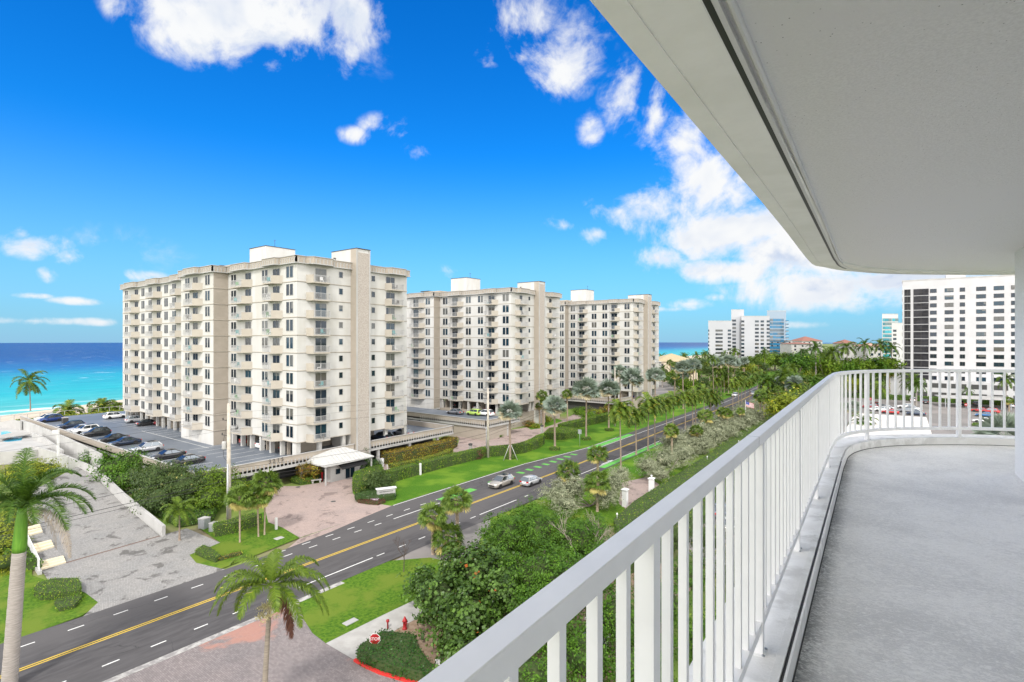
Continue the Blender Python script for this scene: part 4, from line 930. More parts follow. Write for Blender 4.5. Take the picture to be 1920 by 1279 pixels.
for (ua, ub) in ((1696, 1707), (1713, 1741)):
    for i, z in enumerate(zs):
        mb = MB(); w = fx(ub)-fx(ua); mb.box(0, w, -.1, -.02, 0, 2.45, 0); n = max(2, int(w/1.6))
        for k in range(n+1): x = w*k/n; mb.box(x-.05, x+.05, -.16, -.08, 0, 2.45, 1)
        mb.box(0, w, -.17, -.09, 1.05, 1.12, 1); mb.box(-.1, w+.1, -.25, 0, -.20, -.06, 2)
        mb.build('glazed_balcony', [M['carglass'] if False else glb, M['frame_d'], M['wf']], fb, loc=(fx(ua)-cF.x, YF-cF.y, z-.75)) if i else None
        if i == 0:
            glb = pmat('dark_screen_glass', (.010, .010, .013), (.03, .03, .036), .4, .25, spec=.2); mb.build('glazed_balcony', [glb, M['frame_d'], M['wf']], fb, loc=(fx(ua)-cF.x, YF-cF.y, z-.75))
mb = MB(); mb.box(fx(1775)-cF.x, fx(1813)-cF.x, 6-12, 14-12, ztF+1.7, ztF+3.6); mb.build('roof_house', M['wf'], fb)
mb = MB(); mb.add([(fx(1692)-cF.x-5.5, YF-cF.y+6, 5), (fx(1692)-cF.x, YF-cF.y+6, 14), (fx(1692)-cF.x, YF-cF.y+6, 0), (fx(1692)-cF.x-5.5, YF-cF.y+6, 0), (fx(1692)-cF.x-5.5, YF-cF.y+1, 5), (fx(1692)-cF.x, YF-cF.y+1, 14), (fx(1692)-cF.x, YF-cF.y+1, 0), (fx(1692)-cF.x-5.5, YF-cF.y+1, 0)], [(0, 1, 2, 3), (7, 6, 5, 4), (4, 5, 1, 0), (3, 7, 4, 0)]); mb.build('buttress', M['wf'], fb)
# lower front with dark strip windows
mb = MB(); mb.box(fx(1700)-cF.x, 39, YF-cF.y-5, YF-cF.y-.1, 0, 7.2)
for z in (1.2, 4.6):
    for x in np.arange(fx(1712)-cF.x, 36, 5.6): mb.box(x, x+4.3, YF-cF.y-5.05, YF-cF.y-4.9, z, z+1.7, 1)
mb.build('garage_front', [M['wf'], M['dark']], fb)
# stepped white block and blue tower far down the road
def far(u0, u1, vtop, d, depth_, label, cat, cols, nfl, fh, mt, wallmat=None, first=3.0, h=1.6, name='apartment_tower'):
    p = C((u0-CU)/F*d, d); q = C((u1-CU)/F*d, d); p = Vector(p[:2]); q = Vector(q[:2]); ax = (q-p).normalized(); nb = ((p*.2+q*.8) if u0 > 1600 else (p*.9+q*.1)).normalized(); depth = depth_
    zt = HC+(CV-vtop)*d/F; foot = [p, q, q+nb*depth, p+nb*depth]
    zs_ = [zt-first-i*fh for i in range(nfl)]
    r, c = grid_block(name, label, cat, foot, zt, [(p, q, [(t, w, h, zs_, mt) for (t, w) in cols])], wallmat or M['wf'])
    return r, c, p, q, ax, nb, zt
FW = pmat('pale_grey_render_far', (.42, .43, .46), (.39, .40, .43), .05, .85); FB_ = pmat('blue_grey_render_far', (.26, .33, .41), None, 1, .7)
far(1328, 1373, 604-1, 417, 22, 'stepped white apartment slab left of the blue glass tower', 'apartment tower', [(.45, 5.6), (.88, 2.6), (.02, .8)], 9, 2.9, 'glass', FW, first=8)
far(1371, 1395, 582, 419, 18, 'white elevator block rising above the stepped white slab', 'apartment tower', [(.2, 3.4)], 12, 2.9, 'glass', FW, first=9)
far(1390, 1443, 594, 414, 22, 'white apartment slab with paired windows beside the blue glass tower', 'apartment tower', [(.05, 2.4), (.55, 3.0), (.74, 2.6), (.95, 2.4)], 11, 2.9, 'glass', FW, first=4.6)
E_ = far(1438, 1474, 584, 500, 20, 'slim blue-glazed tower rising behind the white slabs', 'apartment tower', [(.16, 5.0), (.52, 7.5), (.80, 3.0)], 15, 3.2, 'glass_b', FB_, first=9.5, h=2.4)
for i in range(15):
    mb = MB(); mb.box(0, 3.0, -1.0, 6, 0, .3, 0); mb.box(0, 3, -1.0, -.9, .3, 1.2, 1); o = mb.build('balcony', [M['wf'], M['glass_b']], E_[0]); o.location = (E_[3].x-E_[1].x-1.0, E_[3].y-E_[1].y, E_[6]-9.7-i*3.2); o.rotation_euler = (0, 0, math.atan2(E_[4].y, E_[4].x))
G_ = far(1654, 1684, 590, 420, 18, 'turquoise glazed tower beyond the treetops', 'apartment tower', [(.10, 1.6), (.38, 5.4), (.72, 2.4), (.92, 2.4)], 14, 3.1, 'glass_t', first=5.5, h=2.3)
far(1672, 1700, 607, 380, 16, 'plain white slab just left of the dark-glazed tower', 'apartment tower', [(.2, 2.4)], 11, 2.9, 'glass', first=6)
# low houses far down the shore
def house(label, u0, u1, vb, vt, d, depth, roofm, cat='house', wallm=None, hip=True, rh=3.0):
    p = Vector(C((u0-CU)/F*d, d)[:2]); q = Vector(C((u1-CU)/F*d, d)[:2]); ax = (q-p).normalized(); nb = Vector((-ax.y, ax.x)); c = (p+q)/2+nb*depth/2; L = (q-p).length
    zt = HC+(CV-vt)*d/F; r = empty('house', (c.x, c.y, 0), math.atan2(ax.y, ax.x), label, cat)
    mb = MB(); mb.box(-L/2, L/2, -depth/2, depth/2, -.1, zt-rh); mb.build('wall', wallm or M['white3'], r)
    mb = MB(); e = .8; z = zt-rh; i_ = min(L, depth)/2
    mb.add([(-L/2-e, -depth/2-e, z), (L/2+e, -depth/2-e, z), (L/2+e, depth/2+e, z), (-L/2-e, depth/2+e, z), (-L/2+i_, 0, zt), (L/2-i_+.01, 0, zt)], [(0, 1, 5, 4), (1, 2, 5), (2, 3, 4, 5), (3, 0, 4), (3, 2, 1, 0)]); mb.build('roof', roofm, r)
    n = max(2, int(L/5)); 
    for k in range(n):
        for zz in (z-2.6, z-5.8):
            if zz > 0: b = MB(); b.box(-.8, .8, -.06, .02, 0, 1.5); b.build('window', M['glass'], r, loc=(-L/2+L*(k+.5)/n, -depth/2-.02, zz))
    return r
house('low white building with a flat pale roof in front of the blue tower', 1442, 1486, 668, 636, 500, 24, M['white3'], 'building', rh=1.4)
house('cream house with dark red eaves right of the low white building', 1484, 1526, 668, 642, 470, 20, M['tile_red'], rh=1.6)
house('large house with a red hipped roof standing on the horizon', 1503, 1542, 660, 631, 560, 26, M['tile_red'], rh=5)
house('small house with a red roof among trees left of the turquoise tower', 1582, 1606, 655, 637, 420, 14, M['tile_red'], rh=3)
house('small pink-roofed house half hidden by palm tops', 1628, 1656, 655, 643, 330, 14, pmat('pink_roof', (.42, .25, .20), None, 1, .8), rh=2.2)
house('beach pavilion with a broad tan hipped roof among palms', 1232, 1308, 690, 664, 290, 22, pmat('tan_roof', (.40, .33, .20), (.36, .30, .18), 1, .8), 'pavilion', wallm=pmat('cream_wall_far', (.66, .56, .42), None, 1, .85), rh=4.2)
house('cream beach building with a flat roof left of the tan pavilion', 1196, 1240, 690, 676, 270, 10, M['white3'], 'building', rh=.8)
# annex with the big white flat roof below the balcony
ra = [at(1605, 775, 4), at(1737, 783, 4), at(1748, 817, 4), at(1760, 850, 4), at(1560, 850, 4), at(1597, 786, 4)]
mb = MB(); c = ra[0]; r = empty('annex', (c.x, c.y, 0), label='low annex with a broad flat white roof seen through the railing', cat='building')
mb.prism([(p.x-c.x, p.y-c.y) for p in ra], 3.7, 4.0); mb.build('roof', pmat('white_roof_membrane', (.66, .62, .58), (.60, .57, .53), .4, .8), r)
mb = MB(); cc = sum((Vector(p[:2]) for p in ra), Vector((0, 0)))/6; mb.prism([((p.x-cc.x)*.93+cc.x-c.x, (p.y-cc.y)*.93+cc.y-c.y) for p in ra], -.1, 3.69); mb.build('wall', M['white3'], r)
# carport
cp = [at(1752, 741, 3.2), at(1765, 746, 3.2), at(1900, 751, 3.2), at(1900, 744.5, 3.2)]; c = cp[0]
r = empty('carport', (c.x, c.y, 0), label='long white flat-roofed carport across the parking lot', cat='carport')
mb = MB(); P_ = [(p.x-c.x, p.y-c.y) for p in cp]; mb.prism(P_, 3.0, 3.25); mb.build('roof', M['white3'], r)
for t in (.04, .2, .36, .52, .68, .84, .97):
    p = Vector(P_[1]).lerp(Vector(P_[2]), t)*.98+Vector(P_[3])*.02; mb = MB(); mb.box(-.12, .12, -.12, .12, -.1, 3.0); mb.build('post', M['metal'], r, loc=(p.x, p.y, 0))
# ================================================================== plants
rng = np.random.default_rng(7)
class FB:
    """foliage builder: quads and triangles with a value per face"""
    def __init__(s): s.V = []; s.Q = []; s.A = []; s.n = 0
    def quads(s, v4, val):               # v4: (k,4,3)
        k = len(v4); s.V.append(v4.reshape(-1, 3)); s.Q.append(np.arange(4*k).reshape(k, 4)+s.n); s.n += 4*k
        s.A.append(np.broadcast_to(np.asarray(val, float), (k,)).copy())
    def mesh(s, name, mat):
        V = np.concatenate(s.V); Q = np.concatenate(s.Q); A = np.concatenate(s.A); me = bpy.data.meshes.new(name)
        me.vertices.add(len(V)); me.vertices.foreach_set('co', V.ravel().astype(np.float32))
        me.loops.add(Q.size); me.loops.foreach_set('vertex_index', Q.ravel().astype(np.int32))
        me.polygons.add(len(Q)); me.polygons.foreach_set('loop_start', (np.arange(len(Q))*4).astype(np.int32))
        me.update(calc_edges=True); at_ = me.attributes.new('v', 'FLOAT', 'FACE'); at_.data.foreach_set('value', A.astype(np.float32))
        me.materials.append(mat); return me
    def build(s, name, mat, parent=None, loc=None):
        o = bpy.data.objects.new(name, s.mesh(name, mat)); COL.objects.link(o); o.parent = parent
        if loc is not None: o.location = loc
        return o
def unit(v): return v/np.maximum(np.linalg.norm(v, axis=-1, keepdims=True), 1e-9)
def frond(fb, base, az, el, L, g=.09, wind=(0, 0, 0), nl=36, ll=.75, w=.045, droop=.5, vee=.35, val=(.2, .7), ns=12, ragged=.15, stalk=.12, tw=0.0):
    d = np.array([math.cos(az)*math.cos(el), math.sin(az)*math.cos(el), math.sin(el)]); p = np.array(base, float); P = [p.copy()]; st = L/ns; wd = np.array(wind, float)
    for i in range(ns):
        d = d+np.array([0, 0, -g*(1+i*.25)])+wd*(.4+.6*i/ns); d /= np.linalg.norm(d); p = p+d*st; P.append(p.copy())
    P = np.array(P); t = np.linspace(stalk, .995, nl); x = t*ns; i = np.minimum(x.astype(int), ns-1); f = (x-i)[:, None]; C_ = P[i]*(1-f)+P[i+1]*f; T = unit(P[i+1]-P[i])
    up = np.array([0, 0, 1.0]); side = unit(np.cross(T, up)+1e-6); nrm = unit(np.cross(side, T))
    prof = np.sin(np.pi*np.clip((t-stalk)/(1-stalk)*.86+.12, 0, 1))**.6
    for sg in (1, -1):
        r = rng.random((nl, 1)); ln = (ll*prof*(1-ragged*rng.random(nl)))[:, None]
        dr = unit(side*sg*(.85)+T*(.45+.35*t[:, None])+nrm*vee*(.5+r)+rng.normal(0, .09, (nl, 3))+wd*1.2)
        mid = C_+dr*ln*.5; d2 = unit(dr+np.array([0, 0, -1.0])*droop*(.7+.6*r)+wd*1.0); tip = mid+d2*ln*.5
        hw = T*w*.5
        v = rng.uniform(val[0], val[1], nl)
        fb.quads(np.stack([C_-hw, C_+hw, mid+hw, mid-hw], 1), v); fb.quads(np.stack([mid-hw, mid+hw, tip+hw*.15, tip-hw*.15], 1), v)
    # stem
    sw_ = np.linspace(.035, .008, ns+1)[:, None]*L/3.2
    sd = unit(np.cross(np.gradient(P, axis=0), up)+1e-6)
    a = P-sd*sw_; b = P+sd*sw_; fb.quads(np.stack([a[:-1], b[:-1], b[1:], a[1:]], 1), np.full(ns, .75))
    c = P+np.array([0, 0, -.03])*L/3; fb.quads(np.stack([a[:-1], c[:-1], c[1:], a[1:]], 1), np.full(ns, .6))
def fan(fb, base, az, el, stalk, rad, nseg=22, spread=2.6, w=.05, droop=.4, val=(.2, .7), fold=.25, wind=(0, 0, 0)):
    d = np.array([math.cos(az)*math.cos(el), math.sin(az)*math.cos(el), math.sin(el)-.0]); wd = np.array(wind); c = np.array(base)+d*stalk+np.array([0, 0, -.12*stalk])
    d = unit(d+np.array([0, 0, -.25])+wd); sd = unit(np.cross(d, [0, 0, 1.0])+1e-6); up = unit(np.cross(sd, d)); ro = rng.uniform(-1.1, 1.1); sd, up = sd*math.cos(ro)+up*math.sin(ro), up*math.cos(ro)-sd*math.sin(ro)
    b = np.array(base); hw = sd*.02; fb.quads(np.array([[b-hw, b+hw, c+hw, c-hw]]), .8)
    th = np.linspace(-spread/2, spread/2, nseg)+rng.normal(0, .03, nseg); ct, s_ = np.cos(th)[:, None], np.sin(th)[:, None]
    dr = unit(d*ct+sd*s_+up*fold*(1-np.abs(s_))*.6+rng.normal(0, .05, (nseg, 3))); ln = (rad*(.8+.2*ct[:, 0])*(1-.12*rng.random(nseg)))[:, None]
    tn = unit(np.cross(dr, up)+1e-6); m = c+dr*ln*.55; tip = m+unit(dr+np.array([0, 0, -1.0])*droop*(.6+rng.random((nseg, 1)))+wd)*ln*.45
    v = rng.uniform(val[0], val[1], nseg); W_ = w
    fb.quads(np.stack([np.repeat(c[None], nseg, 0)-tn*W_*.15, np.repeat(c[None], nseg, 0)+tn*W_*.15, m+tn*W_, m-tn*W_], 1), v)
    fb.quads(np.stack([m-tn*W_, m+tn*W_, tip+tn*W_*.08, tip-tn*W_*.08], 1), v)
def ellip_pts(n, fill=.35):
    d = unit(rng.normal(size=(n, 3))); r = np.where(rng.random(n) < fill, rng.random(n)**(1/3)*.9, .86+.18*rng.random(n)); return d, r[:, None]
def leaves(fb, c, rad, n, size, val=(0, 1), fill=.3, flat=.0, lump=.16, aspect=.6, zcut=-2.0, up=.45, clump=15):
    """leaf cards through a lumpy ellipsoid"""
    c = np.array(c, float); rad = np.array(rad, float); m_ = max(3, n//clump); d, r = ellip_pts(m_, fill); cv = rng.random(m_); d = np.repeat(d, clump, 0); r = np.repeat(r, clump, 0); cv = np.repeat(cv, clump); n = len(d)
    ph = rng.random(6)*6.3; k = 1+lump*(np.sin(d[:, 0]*5+ph[0])*np.cos(d[:, 1]*4+ph[1])+.8*np.sin(d[:, 2]*7+ph[2]+d[:, 0]*6)+.5*np.sin(d[:, 1]*11+ph[3]))[:, None]
    p = c+d*r*k*rad+rng.normal(0, 1, (n, 3))*size*np.array([1.15, 1.15, .75]); ok = (p[:, 2]-c[2])/rad[2] > zcut; p = p[ok]; d = d[ok]; cv = cv[ok]; n = len(p)
    if n == 0: return
    nr = unit(d+rng.normal(0, .55, (n, 3))+np.array([0, 0, up])); a = unit(np.cross(nr, rng.normal(size=(n, 3)))); b = np.cross(nr, a)
    s = (size*(.6+.8*rng.random(n)))[:, None]; a = a*s*.5; b = b*s*.5*aspect
    fb.quads(np.stack([p-a, p-b*1.0, p+a, p+b*1.0], 1), val[0]+(val[1]-val[0])*(cv*.6+rng.random(n)*.4)**1.25)
def boxleaves(fb, poly, z0, z1, n, size, val=(0, 1), rough=.12, top=.5):
    """leaf cards over the top and the sides of a clipped hedge on a polygon"""
    P = np.array(poly); k = len(P); 
    ar = sum(P[i][0]*P[(i+1) % k][1]-P[(i+1) % k][0]*P[i][1] for i in range(k))/2
    if ar < 0: P = P[::-1]
    per = np.array([np.linalg.norm(P[(i+1) % k]-P[i]) for i in range(k)]); At = abs(ar); As = per.sum()*(z1-z0); nt_ = int(n*At/(At+As)); nsd = n-nt_
    # side
    e = rng.choice(k, nsd, p=per/per.sum()); t = rng.random(nsd)[:, None]; q = P[e]*(1-t)+P[(e+1) % k]*t; ed = unit(P[(e+1) % k]-P[e]); nr2 = np.stack([ed[:, 1], -ed[:, 0]], 1)
    z = z0+(z1-z0)*rng.random(nsd); lum = np.sin(q[:, 0]*2.1+q[:, 1]*1.7)*rough*.5; pos = np.concatenate([q+nr2*(rng.normal(0, rough*.5, nsd)+lum)[:, None], z[:, None]], 1); N = np.concatenate([nr2, np.full((nsd, 1), .25)], 1)
    # top by rejection over a bounding box
    lo, hi = P.min(0), P.max(0); cand = lo+(hi-lo)*rng.random((nt_*8+50, 2)); ins = np.zeros(len(cand), bool); j = k-1
    for i in range(k):
        xi, yi = P[i]; xj, yj = P[j]; cnd = ((yi > cand[:, 1]) != (yj > cand[:, 1])) & (cand[:, 0] < (xj-xi)*(cand[:, 1]-yi)/(yj-yi+1e-12)+xi); ins ^= cnd; j = i
    tp = cand[ins][:nt_]; m = len(tp); pt = np.concatenate([tp, (z1+rng.normal(0, rough*.45, m)+np.sin(tp[:, 0]*1.9)*np.sin(tp[:, 1]*1.3)*rough*.4)[:, None]], 1)
    pos = np.concatenate([pos, pt]); N = np.concatenate([N, np.tile([0, 0, 1.0], (m, 1))]); n_ = len(pos)
    nr = unit(N+rng.normal(0, .5, (n_, 3))); a = unit(np.cross(nr, rng.normal(size=(n_, 3)))); b = np.cross(nr, a); s = (size*(.6+.8*rng.random(n_)))[:, None]
    fb.quads(np.stack([pos-a*s*.5, pos-b*s*.3, pos+a*s*.5, pos+b*s*.3], 1), rng.uniform(val[0], val[1], n_))
LM = {}
LM['coco'] = leafmat('coconut_fronds', (.02, .05, .006), (.16, .24, .025), (.40, .34, .05), .14, .35)
LM['royal'] = leafmat('royal_palm_fronds', (.014, .05, .008), (.10, .18, .02), (.42, .42, .06), .06, .35)
LM['dead'] = leafmat('dead_fronds', (.34, .28, .22), (.48, .42, .36), None, 0, .15, .8, .1)
LM['brown'] = leafmat('brown_fronds', (.07, .035, .03), (.15, .07, .05), None, 0, .15, .8, .1)
LM['sabal'] = leafmat('sabal_fans', (0.035, 0.080, 0.010), (0.172, 0.250, 0.039), (.42, .36, .12), .08, .3)
LM['silver'] = leafmat('silver_palm_fans', (0.136, 0.180, 0.143), (0.336, 0.400, 0.336), (.46, .40, .26), .10, .2)
LM['tree'] = leafmat('tree_leaves', (.012, .045, .004), (.12, .25, .020), (.22, .32, .03), .03, .35)
LM['bright'] = leafmat('bright_tree_leaves', (.03, .08, .005), (.20, .30, .025), (.45, .50, .05), .08, .4)
LM['yellow'] = leafmat('yellow_green_leaves', (0.080, 0.130, 0.010), (0.328, 0.359, 0.031), (.60, .52, .06), .12, .35)
LM['grape'] = leafmat('sea_grape_leaves', (.012, .035, .005), (.14, .25, .045), (.34, .09, .02), .05, .3, .35, .5)
LM['ivy'] = leafmat('dark_glossy_leaves', (0.007, 0.035, 0.004), (0.039, 0.125, 0.012), None, 0, .2, .3, .5)
LM['hedge'] = leafmat('hedge_leaves', (0.035, 0.100, 0.005), (0.156, 0.281, 0.016), (.36, .40, .05), .08, .3)
LM['red'] = leafmat('red_and_green_hedge_leaves', (.05, .10, .01), (.30, .10, .03), (.40, .36, .04), .28, .3)
LM['purple'] = leafmat('dark_red_leaves', (0.060, 0.015, 0.015), (0.187, 0.062, 0.047), None, 0, .2)
LM['button'] = leafmat('silver_buttonwood_leaves', (.12, .14, .08), (.36, .38, .26), (.52, .50, .36), .12, .25, .6, .25)
LM['olive'] = leafmat('olive_tree_leaves', (0.030, 0.060, 0.015), (0.117, 0.172, 0.047), (.28, .26, .08), .1, .3)
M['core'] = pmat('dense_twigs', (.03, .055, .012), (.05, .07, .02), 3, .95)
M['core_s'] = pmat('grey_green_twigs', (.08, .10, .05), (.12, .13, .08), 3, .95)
# ---- crown meshes shared by the copies
def crown_mesh(kind, seed, dense=1.0):
    global rng
    rng = np.random.default_rng(seed); fb = FB(); rn = random.Random(seed)
    if kind == 'windblown':       # the wind comes from the sea and pushes every frond inland (+x)
        for i in range(26):
            az = 2*math.pi*i*.381966*1.0+rn.random()*.4; el = R(66-i*3.7+rn.uniform(-8, 8))
            frond(fb, (0, 0, 0), az, el, 2.7+rn.random()*.6, .085, (.085, .01, 0), int(34*dense), .95, .11, .6, .1, (.0, .9), tw=1)
    elif kind == 'coconut':
        for i in range(20):
            az = 2*math.pi*i*.381966; el = R(72-i*5.2+rn.uniform(-7, 7)); frond(fb, (0, 0, 0), az, el, 3.1+rn.random()*.8, .075, (.05, 0, 0), int(32*dense), .95, .10, .6, .15, (.0, .8))
    elif kind == 'royal':
        for i in range(16):
            az = 2*math.pi*i*.381966; el = R(75-i*6+rn.uniform(-6, 6)); frond(fb, (0, 0, 0), az, el, 2.9+rn.random()*.5, .08, (.03, 0, 0), int(36*dense), .8, .085, .6, .45, (.1, .9))
    elif kind in ('sabal', 'silver'):
        n = 36 if kind == 'sabal' else 44; R_ = .95 if kind == 'sabal' else 1.45
        for i in range(n):
            az = 2*math.pi*i*.381966+rn.random()*.3; el = math.asin(max(-.75, min(.97, 1-1.55*(i+.5)/n)))+rn.uniform(-.1, .1)
            fan(fb, (0, 0, -.1), az, el, (.75 if kind == 'sabal' else 1.1)+rn.random()*.25, R_, int((20 if kind == 'sabal' else 22)*dense), 2.9 if kind == 'silver' else 2.7, .06 if kind == 'sabal' else .11, .75 if kind == 'sabal' else .15, (.0, .85) if i < n*.85 else (.92, 1), wind=(.08, 0, 0))
        if kind == 'sabal':
            for i in range(5): fan(fb, (0, 0, -.3), i*1.3, -1.1, .5, .7, 12, 1.6, .05, .9, (.93, 1))
    return fb.mesh('crown', LM[{'windblown': 'coco', 'coconut': 'coco', 'royal': 'royal', 'sabal': 'sabal', 'silver': 'silver'}[kind]])
CM = {k: [crown_mesh(k, 11+i*7+len(k)) for i in range(3)] for k in ('windblown', 'coconut', 'royal', 'sabal', 'silver')}
def trunk_mesh(kind, seed):
    rn = random.Random(seed); mb = MB(); k = 14; pts = []; rad = []; bx = rn.uniform(-.05, .05); by = rn.uniform(-.04, .04)
    for i in range(k+1):
        t = i/k; z = t
        if kind in ('windblown', 'coconut'): pts.append((bx*t*t*.9, by*t*t, z)); rad.append(1.0*(1-.32*t)+(.55*(1-t)**8))
        elif kind == 'royal': pts.append((bx*.2*t, by*.2*t, z)); rad.append(1.15+.25*math.sin(t*3)-.35*t)
        elif kind == 'sabal': pts.append((bx*.7*t*t, by*.7*t, z)); rad.append(1.0+.12*math.sin(t*40)+(.45*max(0, t-.72)/.28))
        else: pts.append((bx*.3*t, by*.3*t, z)); rad.append(1.0+.08*math.sin(t*60)-.15*t+.3*(1-t)**6)
    mb.tube(pts, rad, 9); me = mb.mesh('trunk', [{'windblown': M['trunk_c'], 'coconut': M['trunk_c'], 'royal': M['trunk_r'], 'sabal': M['trunk_s'], 'silver': M['trunk_c']}[kind]])
    return me, pts[-1]
TM = {}
def make_trunk(kind, seed, h, r):
    """real height and radius baked in so bark keeps its scale"""
    key = (kind, seed % 3, round(h*2)/2, round(r, 2))
    if key not in TM:
        me, top = trunk_mesh(kind, seed % 3+3); H_ = key[2]; vs = np.empty(len(me.vertices)*3, np.float32); me.vertices.foreach_get('co', vs); vs = vs.reshape(-1, 3)
        rn = random.Random(seed % 3+3); bx = rn.uniform(-.05, .05); by = rn.uniform(-.04, .04)
        t = np.clip(vs[:, 2], 0, 1); k = 14
        ringi = np.arange(len(vs))//9; tt = ringi/k
        amp = {'windblown': (.9*tt*tt, tt*tt), 'coconut': (.9*tt*tt, tt*tt), 'royal': (.2*tt, .2*tt), 'sabal': (.7*tt*tt, .7*tt), 'silver': (.3*tt, .3*tt)}[kind]
        cx_, cy_ = bx*amp[0], by*amp[1]
        vs[:, 0] = (vs[:, 0]-cx_)*r+cx_*H_; vs[:, 1] = (vs[:, 1]-cy_)*r+cy_*H_; vs[:, 2] = (vs[:, 2]-tt)*r*.2+tt*H_
        me.vertices.foreach_set('co', vs.ravel()); me.update(); TM[key] = (me, Vector((cx_[-1]*H_, cy_[-1]*H_, H_)))
    return TM[key]
KN = dict(windblown='coconut_palm', coconut='coconut_palm', royal='royal_palm', sabal='sabal_palm', silver='silver_palm')
def palm(kind, pos, h, label, group, seed=0, r=None, cs=1.0, rz=None, zb=0.0, cat='palm tree', spin=True):
    r = r or {'windblown': .13, 'coconut': .13, 'royal': .2, 'sabal': .19, 'silver': .2}[kind]
    root = empty(KN[kind], (pos[0], pos[1], zb), 0.0, label, cat, group)
    me, top = make_trunk(kind, seed, h, r)
    t = bpy.data.objects.new('trunk', me); COL.objects.link(t); t.parent = root
    c = bpy.data.objects.new('crown', CM[kind][seed % 3]); COL.objects.link(c); c.parent = root; c.location = top
    s = cs*(1+.08*math.sin(seed*7.1)); c.scale = (s, s, s*(1+.06*math.cos(seed*3.3)))
    c.rotation_euler = (0, 0, (math.sin(seed*12.9)*.35 if kind == 'windblown' else seed*2.4) if rz is None else rz)
    return root
# ---- the windblown row on the west verge, crown and base read off the photograph: (u base, v base, v crown)
ROW = [(1164, 882, 765), (1193, 853, 773), (1215, 846, 752), (1228, 836, 750), (1250, 822, 752), (1262, 816, 742), (1285, 806, 738), (1299, 800, 740), (1304, 795, 736), (1333, 791, 734), (1341, 786, 742), (1320, 772, 728)]
for i, (u, vb, vc) in enumerate(ROW):
    p = at(u, vb); palm('windblown', p, hgt(u, vc+4, p), '%s windblown coconut palm from the near end of the west verge row' % ORD[i], 'windblown coconut palms along the west verge', i, cs=1.0)
ROW2 = [(1374, 772, 720), (1385, 768, 715), (1391, 766, 712), (1397, 760, 716), (1406, 757, 714), (1352, 745, 690), (1420, 740, 706), (1362, 733, 700), (1338, 752, 672), (1430, 735, 700)]
for i, (u, vb, vc) in enumerate(ROW2):
    p = at(u, vb); palm('windblown' if i != 8 else 'coconut', p, hgt(u, vc, p), '%s coconut palm of the farther cluster beside the two oncoming cars' % ORD[i], 'farther coconut palms beside the road', i+20, cs=.95)
SIL = [(1040.5, 837, 762, .95), (1099, 820, 732, 1.15), (1141.5, 803, 728, 1.1), (1186, 792, 710, 1.25), (1228, 790, 706, 1.15), (1163, 783, 700, 1.0), (1281, 767, 690, 1.1), (1300, 757, 684, 1.1), (1345, 745, 680, 1.1), (1366, 738, 678, 1.15), (1377, 731, 682, 1.1), (1290, 735, 684, 1.0), (1395, 722, 680, 1.1)]
for i, (u, vb, vc, cs) in enumerate(SIL):
    p = at(u, vb); cs *= 1.1; palm('silver', p, hgt(u, vc, p), '%s silver-leaved fan palm of the line on the east lawn, counted from the near end' % ORD[i+1], 'silver palms on the east lawn', i+1, cs=cs)
p = at(956.5, 862); bp_ = palm('silver', p, hgt(956, 772, p), 'nearest silver fan palm, its trunk held up by pale wooden props', 'silver palms on the east lawn', 3, cs=.95)
for a in (0.2, 2.3, 4.4):
    mb = MB(); mb.tube([(1.5*math.cos(a), 1.5*math.sin(a), 0), (.2*math.cos(a), .2*math.sin(a), 2.7)], .06, 6); mb.build('prop', M['white3'], bp_)
SAB = [(812, 1040, 966, 1.02, 'fan palm with a tan trunk at the road edge above the bare sapling'), (858, 1012, 938, 1.1, 'fan palm standing just behind the tan-trunked one at the road edge'), (838, 1040, 1002, 1.05, 'short fan palm tucked between the two taller ones at the road edge'),
       (1121, 905, 853, 1.1, 'lone fan palm standing in front of the green bike lane stripes'), (1068, 945, 884, 1.15, 'fan palm rising from the left side of the grey-leaved shrub by the gate'), (1120, 960, 905, 1.25, 'broad fan palm rising from the middle of the grey-leaved shrub by the gate'),
       (1260, 862, 808, 1.1, 'fan palm above the near end of the long grey-leaved hedge'), (1307, 850, 806, .95, 'smaller fan palm a little along the long grey-leaved hedge'), (1322, 826, 780, 1.2, 'full fan palm beside the verge between the coconut palms'), (1356, 812, 772, 1.0, 'left one of a pair of fan palms at the verge by the flag'), (1364, 815, 776, .9, 'right one of a pair of fan palms at the verge by the flag'),
       (1425, 788, 740, 1.2, 'yellow-green fan palm in front of the approaching white car'), (1432, 790, 748, 1.0, 'second yellow-green fan palm in front of the approaching white car'), (1460, 775, 732, 1.2, 'yellow fan palm farther up the hedge past the cars'), (1388, 805, 770, .8, 'small fan palm beside the flagpole'),
       (838, 795+22, 757, .9, 'fan palm')]
for i, (u, vb, vc, cs, lab) in enumerate(SAB[:-1]):
    p = at(u, vb); palm('sabal', p, hgt(u, vc, p), lab, None, i, cs=cs)
for i, (u, vb, vc, cs) in enumerate([(1018, 800, 742, 1.1), (1020, 803, 752, .9), (1064, 795, 740, 1.1), (1012, 797, 762, .8), (1033, 790, 748, .9)]):
    p = at(u, vb); palm('sabal', p, hgt(u, vc, p), '%s fan palm from the left at the corner of the middle cream block' % ORD[i], 'fan palms at the middle cream block', i+4, cs=cs)
